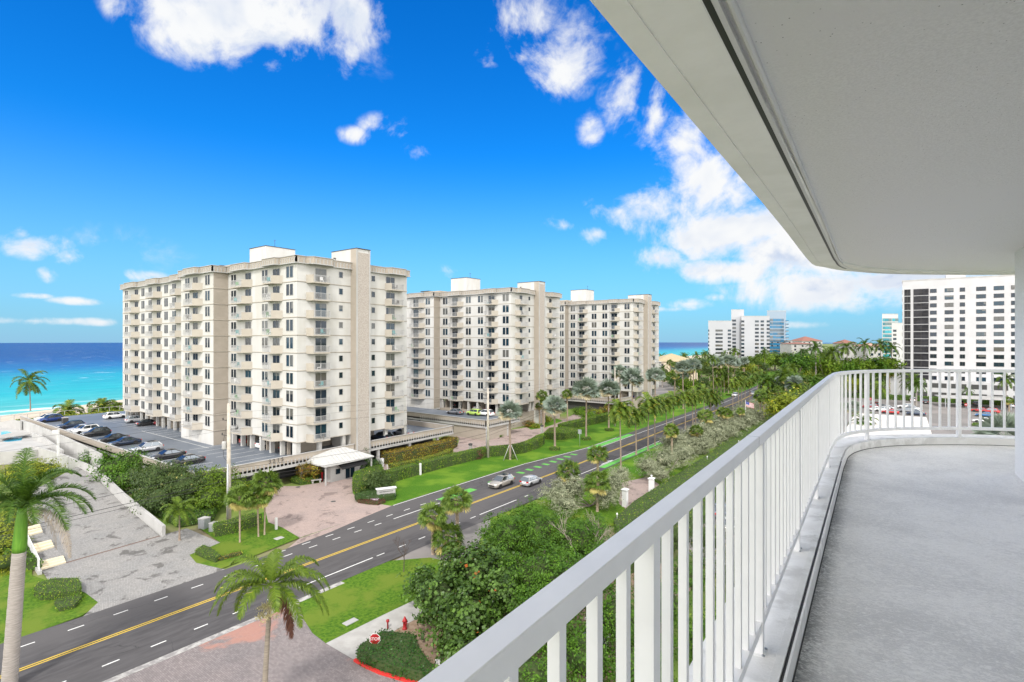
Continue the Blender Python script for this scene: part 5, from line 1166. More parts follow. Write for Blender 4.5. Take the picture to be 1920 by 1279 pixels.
# beach palms
for i, (u, vb, vc, cs, lab) in enumerate([(57, 790, 715, 1.12, 'tall slim coconut palm alone against the sea'), (127, 792, 770, 1.25, 'low coconut palm at the edge of the parking deck beside the dark bin'), (192, 780, 765, 1.35, 'bushy windblown coconut palm on the sand left of the apartment block'), (218, 778, 765, 1.0, 'small coconut palm partly hidden by the apartment block')]):
    d_ = 165; q = C((u-CU)/F*d_, d_); zb = -1.0 if i else .5; palm('windblown' if i else 'coconut', q, HC-(vc-CV)*d_/F-zb, lab, None, 40+i, r=.16, cs=cs*1.35, zb=zb)
# ---- palms and trees of the far green belt
def blob_tree_mesh(seed, mat, n=2600, size=.42, flat=.8):
    global rng
    rng = np.random.default_rng(seed); fb = FB(); rn = random.Random(seed)
    for i in range(9):
        a = rn.random()*6.28; r = rn.uniform(.0, .62); c = (r*math.cos(a)*3.2, r*math.sin(a)*3.2, rn.uniform(-.5, .9)*flat*1.6); s = rn.uniform(1.1, 1.9)
        leaves(fb, c, (s, s, s*.8), n//9, size, (0, 1), .35, lump=.22)
    return fb.mesh('crown', LM[mat])
def limb_mesh(seed, h=3.2):
    rn = random.Random(seed); mb = MB(); mb.tube([(0, 0, -h), (.1, .05, -h*.4), (.05, 0, 0)], [.24, .18, .13], 8)
    for i in range(6):
        a = i*1.05+rn.random(); e = (math.cos(a)*rn.uniform(1.2, 2.4), math.sin(a)*rn.uniform(1.2, 2.4), rn.uniform(.2, 1.4)); mb.tube([(0.05, 0, -h*.35), (e[0]*.45, e[1]*.45, e[2]*.3-.4), e], [.12, .08, .03], 6)
    return mb.mesh('trunk', [M['branch']])
TRM = {m: [blob_tree_mesh(50+i+hash(m) % 1*1, m) for i in range(2)] for m in ('tree', 'bright', 'olive', 'yellow')}
LMB = [limb_mesh(i) for i in range(2)]
def tree(pos, h, s, mat, label, group=None, seed=0, name='broadleaf_tree', cat='tree', zs=1.0, zb=0.0):
    """h: height of the crown's middle"""
    root = empty(name, (pos[0], pos[1], zb), 0, label, cat, group)
    c = bpy.data.objects.new('crown', TRM[mat][seed % 2]); COL.objects.link(c); c.parent = root; c.location = (0, 0, h); c.scale = (s, s, s*zs); c.rotation_euler = (0, 0, seed*1.7)
    t = bpy.data.objects.new('trunk', LMB[seed % 2]); COL.objects.link(t); t.parent = root; t.location = (0, 0, h); t.scale = (s*.9, s*.9, h/3.2)
    return root
rs = random.Random(5)
def field(n, d0, d1, u0, u1, vmax=None, kinds=None, desc='', grp='', avoid=(), h=(4, 8), s=(.9, 1.5), road=8.5, cs=(.95, 1.35)):
    k = 0; tries = 0; got = []
    while k < n and tries < n*40:
        tries += 1; d = d0*(d1/d0)**rs.random(); u = rs.uniform(u0, u1); p = C((u-CU)/F*d, d)
        if abs(p.x-cx(p.y)) < road and p.y < 400: continue
        if p.x < -262: continue
        if any(a[0] < p.x < a[1] and a[2] < p.y < a[3] for a in avoid): continue
        kd = rs.choice(kinds); k += 1; got.append((u, kd, p, rs.uniform(*h), rs.uniform(*s), rs.uniform(*cs), k))
    cnt = {}
    for (u, kd, p, hh, sc, c_, k) in sorted(got, key=lambda g: g[0]):
        nm = {'tree': 'dark green tree', 'bright': 'bright green tree', 'olive': 'olive green tree', 'yellow': 'yellow-green tree', 'coconut': 'coconut palm', 'royal': 'feather palm', 'silver': 'silver fan palm', 'sabal': 'green fan palm', 'windblown': 'windblown palm'}[kd]
        i = cnt.get(kd, 0); cnt[kd] = i+1; lab = '%s %s from the left %s' % (ORD[min(i, 39)], nm, desc)
        if kd in TRM: tree(p, hh*.62, sc, kd, lab, nm+'s '+grp, k)
        else: palm(kd, p, hh+1.5, lab, nm+'s '+grp, k, cs=c_)
AV = [(-24, 62, 56, 252), (-140, -68, 150, 190), (-160, -74, 90, 135), (-30, 120, 250, 300)]
field(34, 205, 300, 1240, 1400, kinds=['bright', 'yellow', 'olive', 'royal', 'coconut', 'sabal', 'tree', 'silver'], desc='in the beach park', grp='in the beach park', avoid=AV, h=(5, 10))
field(46, 300, 410, 1240, 1520, kinds=['bright', 'yellow', 'olive', 'coconut', 'coconut', 'yellow', 'sabal'], desc='in the belt before the white slabs', grp='in the green belt', avoid=AV, h=(8, 13), s=(1.2, 2.1))
field(30, 372, 420, 1425, 1535, kinds=['tree', 'bright', 'olive', 'royal'], desc='where the road disappears', grp='at the road bend', h=(10, 14), s=(1.7, 2.4))
field(30, 420, 700, 1480, 1650, kinds=['tree', 'olive', 'bright', 'coconut'], desc='among the red-roofed houses', grp='on the far shore', h=(7, 16), s=(1.8, 3.2))
field(44, 130, 330, 1470, 1690, kinds=['bright', 'yellow', 'coconut', 'sabal', 'coconut', 'olive', 'tree'], desc='in the grove behind the railing', grp='in the grove', avoid=[(-24, 62, 56, 240)], h=(6, 11), s=(1.2, 2.0))
field(16, 245, 258, 1690, 1900, kinds=['royal', 'coconut', 'tree', 'sabal'], desc='at the foot of the tower', grp='at the tower foot', avoid=[(-200, 200, 258, 400)], h=(4, 8), s=(.8, 1.2))
field(30, 165, 300, 1330, 1500, kinds=['windblown', 'coconut', 'windblown', 'sabal', 'silver', 'royal'], desc='in the far planting along the road', grp='in the far road planting', avoid=AV+[(-400, -85, 0, 400)], h=(4.5, 8), road=7.5, cs=(1.0, 1.4))
field(16, 200, 300, 1420, 1500, kinds=['bright', 'yellow', 'tree', 'coconut'], desc='on the west side of the far road', grp='west of the far road', avoid=AV+[(-400, -56, 0, 400)], h=(5, 9), s=(1.0, 1.6), road=7)
for i, (u, v, vt, k) in enumerate([(1498, 700, 652, 'tree'), (1530, 700, 655, 'royal'), (1560, 702, 660, 'coconut'), (1590, 702, 652, 'coconut'), (1622, 702, 650, 'royal'), (1650, 702, 648, 'coconut'), (1672, 700, 655, 'royal'), (1545, 706, 668, 'bright'), (1607, 706, 664, 'bright'), (1660, 706, 668, 'bright'), (1575, 712, 675, 'tree'), (1636, 712, 672, 'tree')]):
    d = 215; p = C((u-CU)/F*d, d); h = HC-(vt-CV)*d/F
    lab = '%s tall %s at the back edge of the grove, seen over the railing' % (ORD[i], 'leafy tree' if k in TRM else 'palm')
    if k in TRM: tree(p, h*.7, 1.9, k, lab, 'grove edge trees', i)
    else: palm(k, p, h, lab, 'grove edge trees', i, cs=1.4)
for i, (u, vb, vc, k, cs) in enumerate([(1650, 768, 728, 'coconut', 1.1), (1713, 762, 715, 'coconut', 1.3), (1718, 765, 722, 'royal', 1.1), (1733, 745, 716, 'royal', .9), (1815, 755, 735, 'royal', .8), (1886, 765, 712, 'coconut', 1.3), (1892, 772, 750, 'sabal', 1.0), (1600, 800, 765, 'silver', .9), (1618, 830, 790, 'royal', 1.1)]):
    p = at(u, vb); palm(k, p, hgt(u, vc, p), '%s palm standing in the parking lot, counted from the left' % ORD[i], 'palms in the parking lot', i, cs=cs)
p = at(1885, 850); palm('silver', p, 3.6, 'large blue-grey fan palm low at the right end of the railing', None, 2, cs=1.9)
# ---- foreground royal palm, far left
p = at(17, 1290); base = p
h0 = hgt(55, 955, p)
rp = empty('royal_palm', (p.x, p.y, 0), 0, 'big palm with a pale grey trunk and bright green crownshaft at the left edge', 'palm tree')
top = C((42-CU)/F*(-p.x*ST+p.y*CT), (-p.x*ST+p.y*CT)); tx, ty = top.x-p.x, top.y-p.y
def hz_(v): return HC-(v-CV)*(-p.x*ST+p.y*CT)/F
zs_ = hz_(1035); zc = hz_(955)
def tpos(z): t = z/zc; return (tx*t, ty*t, z)
mb = MB(); n = 26; mb.tube([tpos(zs_*i/n) for i in range(n+1)], [.42-.06*(i/n)+(.008 if i % 2 else -.004) for i in range(n+1)], 18); mb.build('trunk', M['trunk_r'], rp)
mb = MB(); mb.tube([tpos(zs_+(zc+.1-zs_)*i/8) for i in range(9)], [.36, .38, .37, .355, .34, .32, .30, .27, .22], 16); mb.build('crownshaft', M['shaft'], rp)
rng = np.random.default_rng(3); fb = FB(); T_ = np.array(tpos(zc))
camr = np.array([CT, ST, 0.0]); camf = np.array([-ST, CT, 0.0])
def faz(a): # azimuth from picture-plane angle: 0 = right in the photo, 90 = away
    v = camr*math.cos(R(a))+camf*math.sin(R(a)); return math.atan2(v[1], v[0])
for (a, el, L) in ((8, 40, 4.4), (-12, 30, 4.3), (40, 45, 4.3), (75, 60, 4.2), (110, 50, 4.3), (150, 45, 4.3), (185, 35, 4.3), (215, 25, 4.2), (250, 48, 3.4), (285, 52, 3.4), (322, 42, 3.8), (20, 72, 4.0), (200, 70, 4.0), (130, 80, 3.9), (340, 66, 4.1), (270, 55, 3.8), (230, 50, 4.1), (60, 28, 4.4), (170, 15, 4.3), (300, 48, 4.0), (100, 25, 4.3)):
    frond(fb, T_, faz(a), R(el), L*1.02, .040, (.015, 0, 0), 95, .95, .042, .6, .5, (.0, .93), 18, .2, .07)
fb.build('crown', LM['royal'], rp)
fb = FB(); frond(fb, T_-np.array([0, 0, .2]), faz(-4), R(22), 5.2, .068, (0, 0, 0), 120, .85, .04, 1.7, -.2, (0, 1), 18, .35, .08); frond(fb, T_-np.array([0, 0, .2]), faz(20), R(5), 3.6, .10, (0, 0, 0), 60, .6, .03, 1.7, -.2, (0, 1), 16, .35, .1); fb.build('dead_frond', LM['dead'], rp)
# ---- foreground palm over the road
p = at(492, 1420); D = -p.x*ST+p.y*CT
cp_ = empty('coconut_palm', (p.x, p.y, 0), 0, 'slender palm with a single dark brown hanging frond in front of the road', 'palm tree')
zc = HC-(1098-CV)*D/F; top = C((509-CU)/F*D, D); tx, ty = top.x-p.x, top.y-p.y
def tpos(z): t = z/zc; return (tx*t*t*.6+tx*t*.4, ty*t*t*.6+ty*t*.4, z)
mb = MB(); n = 30; mb.tube([tpos(zc*i/n) for i in range(n+1)], [.165-.06*(i/n)+(.005 if i % 2 else -.003) for i in range(n+1)], 12); mb.build('trunk', pmat('ringed_tan_palm_trunk', (.26, .225, .18), (.18, .155, .125), 3, .9, .01, 6, coord='obj', stretch=(.6, .6, 8)), cp_)
fb = FB(); T_ = np.array(tpos(zc))
for (a, el, L) in ((178, 42, 2.6), (176, 18, 2.7), (2, 20, 2.7), (10, 42, 2.5), (165, 62, 2.3), (200, 30, 2.5), (90, 84, 1.3), (50, 52, 2.3), (120, 48, 2.4), (330, 12, 2.2), (250, 30, 1.8), (35, 28, 2.4), (345, 62, 2.0), (215, 50, 2.2), (155, 10, 2.6), (18, 8, 2.5), (300, 40, 1.9)):
    frond(fb, T_, faz(a), R(el), L*1.45, .065, (0, 0, 0), 76, .70, .05, 1.0, .1, (.0, .88) if a != 90 else (.2, .6), 14, .25, .12)
fb.build('crown', leafmat('bright_palm_fronds', (.03, .075, .007), (.15, .22, .02), (.42, .38, .06), .12, .4), cp_)
fb = FB(); frond(fb, T_-np.array([0, 0, .1]), faz(-20), R(-15), 3.0, .10, (0, 0, 0), 70, .7, .07, 1.5, -.2, (0, 1), 14, .25, .1); fb.build('dead_frond', LM['brown'], cp_)
fb = FB()
for i in range(40):
    a = i*2.4; d = np.array([math.cos(a), math.sin(a), -.5-rng.random()])*(.3+.4*rng.random()); c = T_-np.array([0, 0, .75]); fb.quads(np.array([[c, c+[.02, 0, 0], c+d+[.03, 0, 0], c+d]]), rng.random()); leaves(fb, c+d, (.09, .09, .07), 10, .07, (0, 1))
fb.build('flower_stalk', leafmat('tan_flower_stalks', (.35, .30, .15), (.45, .42, .25), None), cp_)
# three small palms by the pole
for i, (u, vb, vt, cs, lab) in enumerate([(149/3+400, 772/3+760, 520/3+760, 1.0, 'left of three small palms in the lawn beside the utility pole'), (254/3+400, 740/3+760, 505/3+760, .95, 'middle of three small palms in the lawn beside the utility pole'), (288/3+400, 730/3+760, 430/3+760, 1.05, 'tallest, right-hand of three small palms in the lawn beside the utility pole'), (1010/3, 860+462/3, 860+285/3, .62, 'small palm in the planting bed at the end of the white ramp wall')]):
    p = at(u, vb); palm('sabal' if i < 3 else 'coconut', p, hgt(u, vt, p), lab, None, i, r=.09, cs=cs)
# ---- bare sapling
def sapling(pos, h, label, seed=1, name='bare_sapling', leaf=None, sc=1.0, cat='sapling', mat=None):
    root = empty(name, (pos[0], pos[1], 0), 0, label, cat); mb = MB(); rn = random.Random(seed); tips = []
    def br(p, d, L, r, k):
        q = p+d*L; mb.tube([p, (p+q)/2+Vector((rn.uniform(-.05, .05), rn.uniform(-.05, .05), 0))*L, q], [r, r*.8, r*.6], 5, cap=False); tips.append(q)
        if k > 0:
            for i in range(3 if k > 1 else 4): 
                nd = (d+Vector((rn.uniform(-.7, .7), rn.uniform(-.7, .7), rn.uniform(-.1, .5)))).normalized(); br(p+d*L*rn.uniform(.55, 1), nd, L*rn.uniform(.55, .8), r*.6, k-1)
    br(Vector((0, 0, 0)), Vector((.05, 0, 1)), h*.34, .05*sc, 4); mb.build('trunk', mat or M['branch'], root); return root, tips
p = at(757, 1073); sapling(p, hgt(757, 985, p), 'leafless sapling at the edge of the lawn beside the road', mat=M['branch_d'])
# ---- shrubs and trees with their own crowns
def shrub(name, label, cat, blobs, mat, size, dens, core=None, group=None, trunk=None, parts=None, aspect=.6, fill=.42, lump=.24, corek=.62):
    """blobs: (x, y, z, rx, ry, rz)"""
    c = Vector((sum(b[0] for b in blobs)/len(blobs), sum(b[1] for b in blobs)/len(blobs))); r = empty(name, (c.x, c.y, 0), 0, label, cat, group); fb = FB(); mc = MB()
    for b in blobs:
        A = 4*math.pi*((b[3]*b[4])**1.6/3+(b[3]*b[5])**1.6/3+(b[4]*b[5])**1.6/3)**(1/1.6); n = int(A*dens)
        leaves(fb, (b[0]-c.x, b[1]-c.y, b[2]), b[3:6], n, size, (0, 1), fill, lump=lump, aspect=aspect)
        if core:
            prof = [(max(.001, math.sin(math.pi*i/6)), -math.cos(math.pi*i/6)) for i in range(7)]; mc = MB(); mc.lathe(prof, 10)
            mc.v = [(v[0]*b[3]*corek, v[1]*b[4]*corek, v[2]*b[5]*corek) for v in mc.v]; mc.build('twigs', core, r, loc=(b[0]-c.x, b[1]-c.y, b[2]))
    fb.build('foliage', LM[mat], r)
    if trunk:
        mb = MB(); 
        for b in blobs: mb.tube([(0, 0, 0), ((b[0]-c.x)*.5, (b[1]-c.y)*.5, b[2]*.4), (b[0]-c.x, b[1]-c.y, b[2])], [trunk, trunk*.7, trunk*.4], 6)
        mb.build('trunk', M['branch'], r)
    return r
def B(u, v, z, rx, rz=None, ry=None): p = at(u, v, z); return (p.x, p.y, z, rx, ry or rx, rz or rx*.8)
# sea grape and the dense green mass below the rail
shrub('sea_grape', 'big sea grape bush with round leaves, some turned red, beside the hydrant', 'shrub', [B(822, 1118, 2.4, 2.0, 1.8), B(868, 1068, 3.0, 2.0, 1.7), B(905, 1075, 3.4, 2.4, 2.2), B(885, 1155, 2.2, 2.0, 1.9), B(795, 1092, 1.9, 1.3, 1.0), B(870, 1225, 1.4, 1.4, 1.1), B(960, 1110, 3.2, 2.2, 2.0), B(850, 1195, 1.6, 1.2, 1.0)], 'grape', .25, 62, M['core'], trunk=.10, aspect=.92, corek=.58)
shrub('dense_green_tree', 'dense dark green tree in front of the rail, right of the sea grape', 'tree', [B(960, 1010, 3.6, 2.4, 2.2), B(1020, 1000, 4.2, 2.6, 2.4), B(1010, 1080, 4.4, 2.6, 2.3), B(1080, 1020, 4.2, 2.4, 2.2), B(1060, 1100, 4.4, 2.4, 2.2), B(985, 975, 3.4, 1.7, 1.6), B(1110, 1000, 3.6, 1.9, 1.7), B(1130, 1060, 3.6, 2.0, 1.9), B(930, 1000, 2.8, 1.6, 1.5), B(1010, 1170, 3.6, 2.2, 1.9)], 'tree', .17, 105, M['core'], trunk=.14, corek=.58)
shrub('dense_green_tree', 'glossy green shrubbery seen between the first balusters', 'shrub', [B(1160, 1160, 3.0, 2.2, 1.9), B(1100, 1230, 2.6, 2.2, 1.8), B(1240, 1130, 3.0, 2.0, 1.8), B(1290, 1080, 2.6, 1.8, 1.5), B(1200, 1250, 2.6, 2.0, 1.6), B(1190, 1010, 2.6, 1.6, 1.3), B(1330, 1200, 2.4, 2.2, 1.6), B(1000, 1270, 2.2, 2.0, 1.6)], 'tree', .16, 100, M['core'], trunk=.1, corek=.58)
shrub('green_tree', 'olive green tree behind the near balusters, above the parked car', 'tree', [B(1330, 1010, 3.4, 1.8, 1.5), B(1270, 1000, 3.2, 1.6, 1.4), B(1380, 1080, 3.0, 2.0, 1.6), B(1230, 960, 2.0, 1.4, 1.0), B(1400, 980, 3, 2.0, 1.6)], 'olive', .15, 80, M['core'], trunk=.1)
p = at(1125, 1050, 2); r_, tp = sapling((p.x, p.y), 8.2, 'second tangle of bare grey branches close beside the rail', 9, 'bare_tree', cat='bare tree', sc=1.5)
p = at(1090, 1085, 2); r_, tp = sapling((p.x, p.y), 9.0, 'grey leafless branches poking out of the green mass by the rail', 5, 'bare_tree', cat='bare tree', sc=1.6); 
# clipped bed with the stop sign
def hedge(name, label, poly, z, mat, dens=60, size=.11, core=None, cat='hedge', z0=.02, group=None, rough=.12, inset=.06):
    c = Vector((sum(q[0] for q in poly)/len(poly), sum(q[1] for q in poly)/len(poly))); P = [(q[0]-c.x, q[1]-c.y) for q in poly]
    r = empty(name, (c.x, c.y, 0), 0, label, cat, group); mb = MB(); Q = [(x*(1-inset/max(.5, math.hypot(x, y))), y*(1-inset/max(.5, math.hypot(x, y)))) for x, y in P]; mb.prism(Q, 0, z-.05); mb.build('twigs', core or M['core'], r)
    per = sum((Vector(P[i])-Vector(P[(i+1) % len(P)])).length for i in range(len(P))); ar = abs(sum(P[i][0]*P[(i+1) % len(P)][1]-P[(i+1) % len(P)][0]*P[i][1] for i in range(len(P)))/2)
    fb = FB(); boxleaves(fb, P, z0, z, int((per*z+ar)*dens), size, (0, 1), rough); fb.build('foliage', LM[mat], r); return r
def strip(uvs, w, z=0.0):
    """a strip of width w behind (away from the eye) a line of ground picks"""
    A_ = [Vector(at(u, v, z)[:2]) for u, v in uvs]; nrm = []
    for i in range(len(A_)):
        t = (A_[min(i+1, len(A_)-1)]-A_[max(i-1, 0)]).normalized(); n_ = Vector((-t.y, t.x)); 
        if n_.dot(A_[i]) < 0: n_ = -n_
        nrm.append(n_*w)
    return [tuple(a) for a in A_]+[tuple(a+n_) for a, n_ in list(zip(A_, nrm))[::-1]]
H1 = .9
hedge('ground_cover_bed', 'dark glossy clipped bed around the stop sign, edged by the red kerb', A2((668, 1240))+A2((674, 1208), (715, 1182), (745, 1184), (776, 1187), (787, 1215), (818, 1254), z=.75)+A2((790, 1284), (740, 1272), (700, 1256)), .75, 'ivy', 130, .13, rough=.2)
hedge('clipped_shrub', 'rounded clipped green shrub on the lawn beside the big palm trunk', A2((62, 1118), (70, 1106), (100, 1098), (148, 1097), (153, 1108), (150, 1122), (110, 1126), (75, 1127)), .7, 'hedge', 130, .09, cat='shrub', rough=.08)
hedge('clipped_shrub', 'thin straggly end of the clipped shrub beside the paver drive', A2((100, 1135), (115, 1120), (150, 1112), (155, 1125), (140, 1142), (112, 1148)), .35, 'hedge', 110, .10, cat='shrub', rough=.2)
hedge('hedge', 'clipped hedge block behind the three small palms', strip([(403, 1008), (440, 1001), (492, 983)], 1.6), 1.25, 'hedge', 110, .11)
hedge('clipped_shrub', 'low green bush at the tip of the lawn left of the palm crown', A2((366, 1040), (380, 1030), (395, 1034), (415, 1050), (405, 1056), (385, 1050)), .5, 'hedge', 130, .09, cat='shrub')
hedge('clipped_shrub', 'low reddish border plants beside the small green bush', strip([(412, 1053), (435, 1046), (455, 1041)], .6), .3, 'red', 130, .09, cat='shrub')
hedge('hedge', 'long clipped hedge along the east lawn, from its near end to the white post', strip([(736, 906), (760, 898), (787, 891)], 1.7), 1.75, 'hedge', 80, .14)
hedge('hedge', 'longest clipped hedge along the east lawn, past the utility pole', strip([(793, 889), (840, 876), (880, 866), (912, 858), (950, 855), (985, 850), (1010, 841), (1022, 832)], 1.8), 1.75, 'hedge', 80, .14)
hedge('hedge', 'curved hedge block jutting onto the lawn by the second silver palm', A2((1020, 824), (1050, 826), (1082, 822), (1084, 815), (1060, 812), (1030, 814)), 1.5, 'hedge', 80, .14)
hedge('hedge', 'distant clipped hedge running on behind the silver palms', strip([(1060, 810), (1085, 803), (1120, 795), (1150, 786), (1185, 775)], 2.2), 1.7, 'hedge', 60, .18)
hedge('hedge', 'wide sloping red-leaved hedge in front of the nearest parking deck', strip([(728, 872), (750, 868), (800, 858), (845, 846), (858, 838)], 3.0), 2.0, 'red', 80, .17)
hedge('hedge', 'bright low border below the red-leaved hedge', strip([(734, 880), (760, 876), (800, 867), (835, 857), (850, 849)], 1.3), .7, 'yellow', 90, .14)
hedge('hedge', 'low green border along the kerb of the pink drive', strip([(741, 886), (760, 881), (800, 872), (838, 861)], .8), .4, 'hedge', 100, .12)
hedge('hedge', 'U-shaped clipped hedge behind the monument sign', A2((662, 922), (664, 903), (690, 893), (715, 888), (722, 905), (700, 908), (690, 925), (672, 930)), 1.5, 'hedge', 100, .13)
hedge('hedge', 'low clipped hedge around the flower bed at the monument sign', A2((664, 935), (690, 928), (720, 926), (742, 930), (740, 938), (715, 942), (690, 942), (668, 942)), .7, 'ivy', 110, .11)
fbm = [B(690, 937, .5, .8, .3)]
hedge('flower_bed', 'curved bed of white and dark red flowers at the monument sign', strip([(670, 943), (690, 947), (710, 948), (724, 943)], 1.1), .35, 'purple', 140, .12, cat='flower bed')
LM['flow'] = leafmat('white_flowers', (.75, .75, .75), (.60, .30, .55), None, 0, .1)
hedge('flower_bed', 'narrow band of white flowers behind the dark red ones', strip([(669, 939), (690, 941.5), (710, 942.5), (726, 938)], .5), .5, 'flow', 150, .12, cat='flower bed')
shrub('bushy_shrub', 'feathery dark green shrub rising behind the monument sign', 'shrub', [B(700, 905, 1.4, 1.5, 1.3), B(722, 902, 1.5, 1.4, 1.4), B(705, 893, 2.4, .9, .8)], 'olive', .20, 90, M['core'])
hedge('hedge', 'clipped round hedge ring beside the gatehouse bench', A2((545, 905), (560, 900), (590, 896), (600, 900), (590, 906), (560, 909)), .8, 'hedge', 110, .12)
shrub('bushy_shrub', 'reddish rounded shrub left of the gatehouse', 'shrub', [B(578, 882, 1.8, 1.5, 1.3), B(590, 878, 2.2, 1.2, 1.1)], 'red', .18, 90, M['core'])
shrub('bushy_shrub', 'dark green shrubs between the gatehouse and the garage entrance', 'shrub', [B(676, 877, .6, .7), B(694, 872, .8, 1.0), B(705, 870, .8, 1.0), B(684, 860, 1.6, .8, 1.4)], 'ivy', .16, 90, M['core'])
for i, (u, v, nm) in enumerate([(797, 874, 'x'), (897, 858, 'dark red shrub beside the utility pole on the east lawn'), (1033, 819, 'dark red shrub beside the curved hedge block'), (1123, 786, 'dark red shrub in the distant hedge')]):
    if i: shrub('red_shrub', nm, 'shrub', [B(u, v-5, .8, 1.0, 1.0)], 'purple', .15, 90, M['core'])
for i, (u, v) in enumerate([(1040, 844), (1099, 825), (1142, 808), (957, 860), (1186, 797), (1300, 762), (1345, 750), (1366, 742), (1290, 740)]):
    p = at(u, v); n = 10; hedge('clipped_shrub', '%s clipped ring of shrubs around a silver palm trunk, from the near end' % ORD[i], [(p.x+1.15*math.cos(a*.628), p.y+1.15*math.sin(a*.628)) for a in range(n)], .55, 'hedge', 80, .13, cat='shrub', group='clipped rings round the silver palms')
hedge('hedge', 'broad low clipped hedge between the rail and the grey-leaved shrubs', A2((1150, 975), (1190, 940), (1245, 905), (1285, 880), (1330, 850), (1384, 812), (1440, 780), (1480, 765), (1500, 800), (1420, 870), (1330, 960), (1240, 1040), (1180, 1060), z=.9), 1.0, 'hedge', 38, .14)
# grey-leaved buttonwoods along the verge
shrub('buttonwood', 'large grey-leaved buttonwood by the white gate pillar, pale trunks below', 'shrub', [B(1215, 872, 2.4, 1.9, 1.5), B(1245, 862, 2.9, 2.2, 1.8), B(1278, 852, 2.6, 2.2, 1.7), B(1235, 885, 2.0, 1.5, 1.1)], 'button', .17, 100, M['core_s'], trunk=.12, corek=.58)
BT_ = [(1270, 835), (1300, 828), (1320, 815), (1345, 806), (1365, 795), (1385, 786), (1400, 776), (1420, 768), (1440, 762), (1455, 752), (1480, 745), (1500, 738)]
for i, (u, v) in enumerate(BT_):
    k = 1.0+.03*i; shrub('buttonwood', '%s grey-leaved buttonwood of the verge hedge beyond the large one' % ORD[i], 'shrub', [B(u, v, 2.1, 2.9*k, 2.0), B(u+12, v+3, 2.0, 2.7*k, 1.9), B(u-6, v-4, 2.2, 2.5*k, 2.0)], 'button', .22, 62, M['core_s'], group='buttonwoods of the verge hedge', corek=.58)
shrub('buttonwood', 'grey-leaved buttonwood spreading left of the gate, lone fan palms in it', 'shrub', [B(1045, 925, 2.2, 2.0, 1.5), B(1075, 915, 2.6, 2.0, 1.6), B(1060, 945, 2.0, 1.6, 1.2), B(1150, 905, 2.6, 1.9, 1.7), B(1135, 930, 2.0, 1.6, 1.3), B(1165, 890, 2.4, 1.4, 1.2)], 'button', .17, 100, M['core_s'], trunk=.1, corek=.55)
# trees between the ramp wall and the deck
shrub('leafy_tree', 'rounded dark green tree between the white ramp wall and the parked cars', 'tree', [B(215, 880, 2.6, 2.8, 2.2), B(245, 872, 3.0, 2.8, 2.3), B(185, 862, 2.4, 2.4, 1.8), B(235, 900, 2.0, 2.0, 1.6)], 'tree', .30, 34, M['core'], trunk=.14)
shrub('leafy_tree', 'wide olive green tree in the middle of the bed beside the ramp', 'tree', [B(295, 905, 3.2, 2.8, 2.2), B(330, 895, 3.6, 2.8, 2.2), B(350, 915, 3.0, 2.6, 2.2), B(300, 935, 2.2, 2.4, 1.7), B(280, 890, 3.0, 2.2, 1.8)], 'olive', .22, 60, M['core'], trunk=.14)
shrub('leafy_tree', 'bright yellow-green tree beside the utility pole', 'tree', [B(385, 908, 3.0, 2.3, 1.9), B(412, 900, 3.2, 2.1, 1.7), B(445, 912, 2.6, 1.6, 1.3), B(395, 935, 2.0, 2.0, 1.6)], 'bright', .22, 60, M['core'], trunk=.12)
hedge('hedge', 'mixed green planting under the trees beside the white ramp wall', A2((250, 945), (300, 972), (335, 990), (400, 978), (420, 940), (340, 915), (250, 905)), 1.0, 'tree', 50, .22)
shrub('leafy_tree', 'yellow and green foliage behind the big palm, left of the ramp', 'shrub', [B(12, 990, 1.4, 2.4, 1.6), B(8, 1020, 1.2, 1.8, 1.4), B(20, 960, 1.6, 2.2, 1.6), B(6, 1055, .9, 1.4, 1.0)], 'yellow', .16, 70, M['core'])
hedge('hedge', 'green planting outside the white stair railing', A2((38, 1000), (60, 1058), (78, 1068), (55, 1070), (10, 1060), (0, 1010)), 1.0, 'tree', 60, .2)
hedge('hedge', 'red-tinged hedge by the pool wall behind the palm', strip([(60, 850), (85, 852), (108, 845), (118, 838)], 1.6), 1.6, 'red', 70, .2)
shrub('leafy_tree', 'yellowing shrubs behind the big palm crown', 'shrub', [B(60, 880, 1.6, 2.2, 1.5), B(88, 880, 1.6, 2.0, 1.5), B(30, 885, 1.6, 2.2, 1.6)], 'yellow', .22, 50, M['core'])
# beds at the second block
shrub('bushy_shrub', 'orange and yellow croton shrubs at the corner of the middle block', 'shrub', [B(1000, 785, 1.0, 1.9, 1.2), B(1018, 778, 1.2, 1.8, 1.2), B(992, 795, .8, 1.4, .9), B(1008, 775, 1.6, 1.4, 1.2)], 'red', .22, 60, M['core'])
shrub('bushy_shrub', 'bright yellow low shrub by the garage entrance of the middle block', 'shrub', [B(1004, 799, .5, 1.1, .6), B(1025, 786, .8, 1.3, .9)], 'yellow', .2, 80, M['core'])
shrub('palm_shrub', 'feathery palm shrub on the rounded island beside the utility pole', 'shrub', [B(930, 800, 1.8, 1.6, 1.3), B(945, 797, 2.2, 1.6, 1.3), B(925, 806, 1.0, 1.2, .9)], 'olive', .3, 50, M['core'])
hedge('hedge', 'round green island below the feathery palm shrub', A2((920, 818), (938, 821), (952, 816), (952, 809), (935, 808), (920, 812)), .5, 'hedge', 80, .14)
for i, (u, v, m) in enumerate([(1110, 775, 'yellow'), (1135, 770, 'red'), (1150, 765, 'yellow'), (1175, 758, 'yellow'), (1200, 752, 'red'), (1085, 772, 'hedge'), (1128, 757, 'yellow'), (1100, 782, 'hedge')]):
    shrub('bushy_shrub', '%s bright shrub in the beds before the farthest cream block' % ORD[i], 'shrub', [B(u, v, 1.0, 2.0, 1.3), B(u+8, v-1, 1.2, 1.8, 1.3)], m, .25, 40, M['core'], group='shrubs before the farthest cream block')
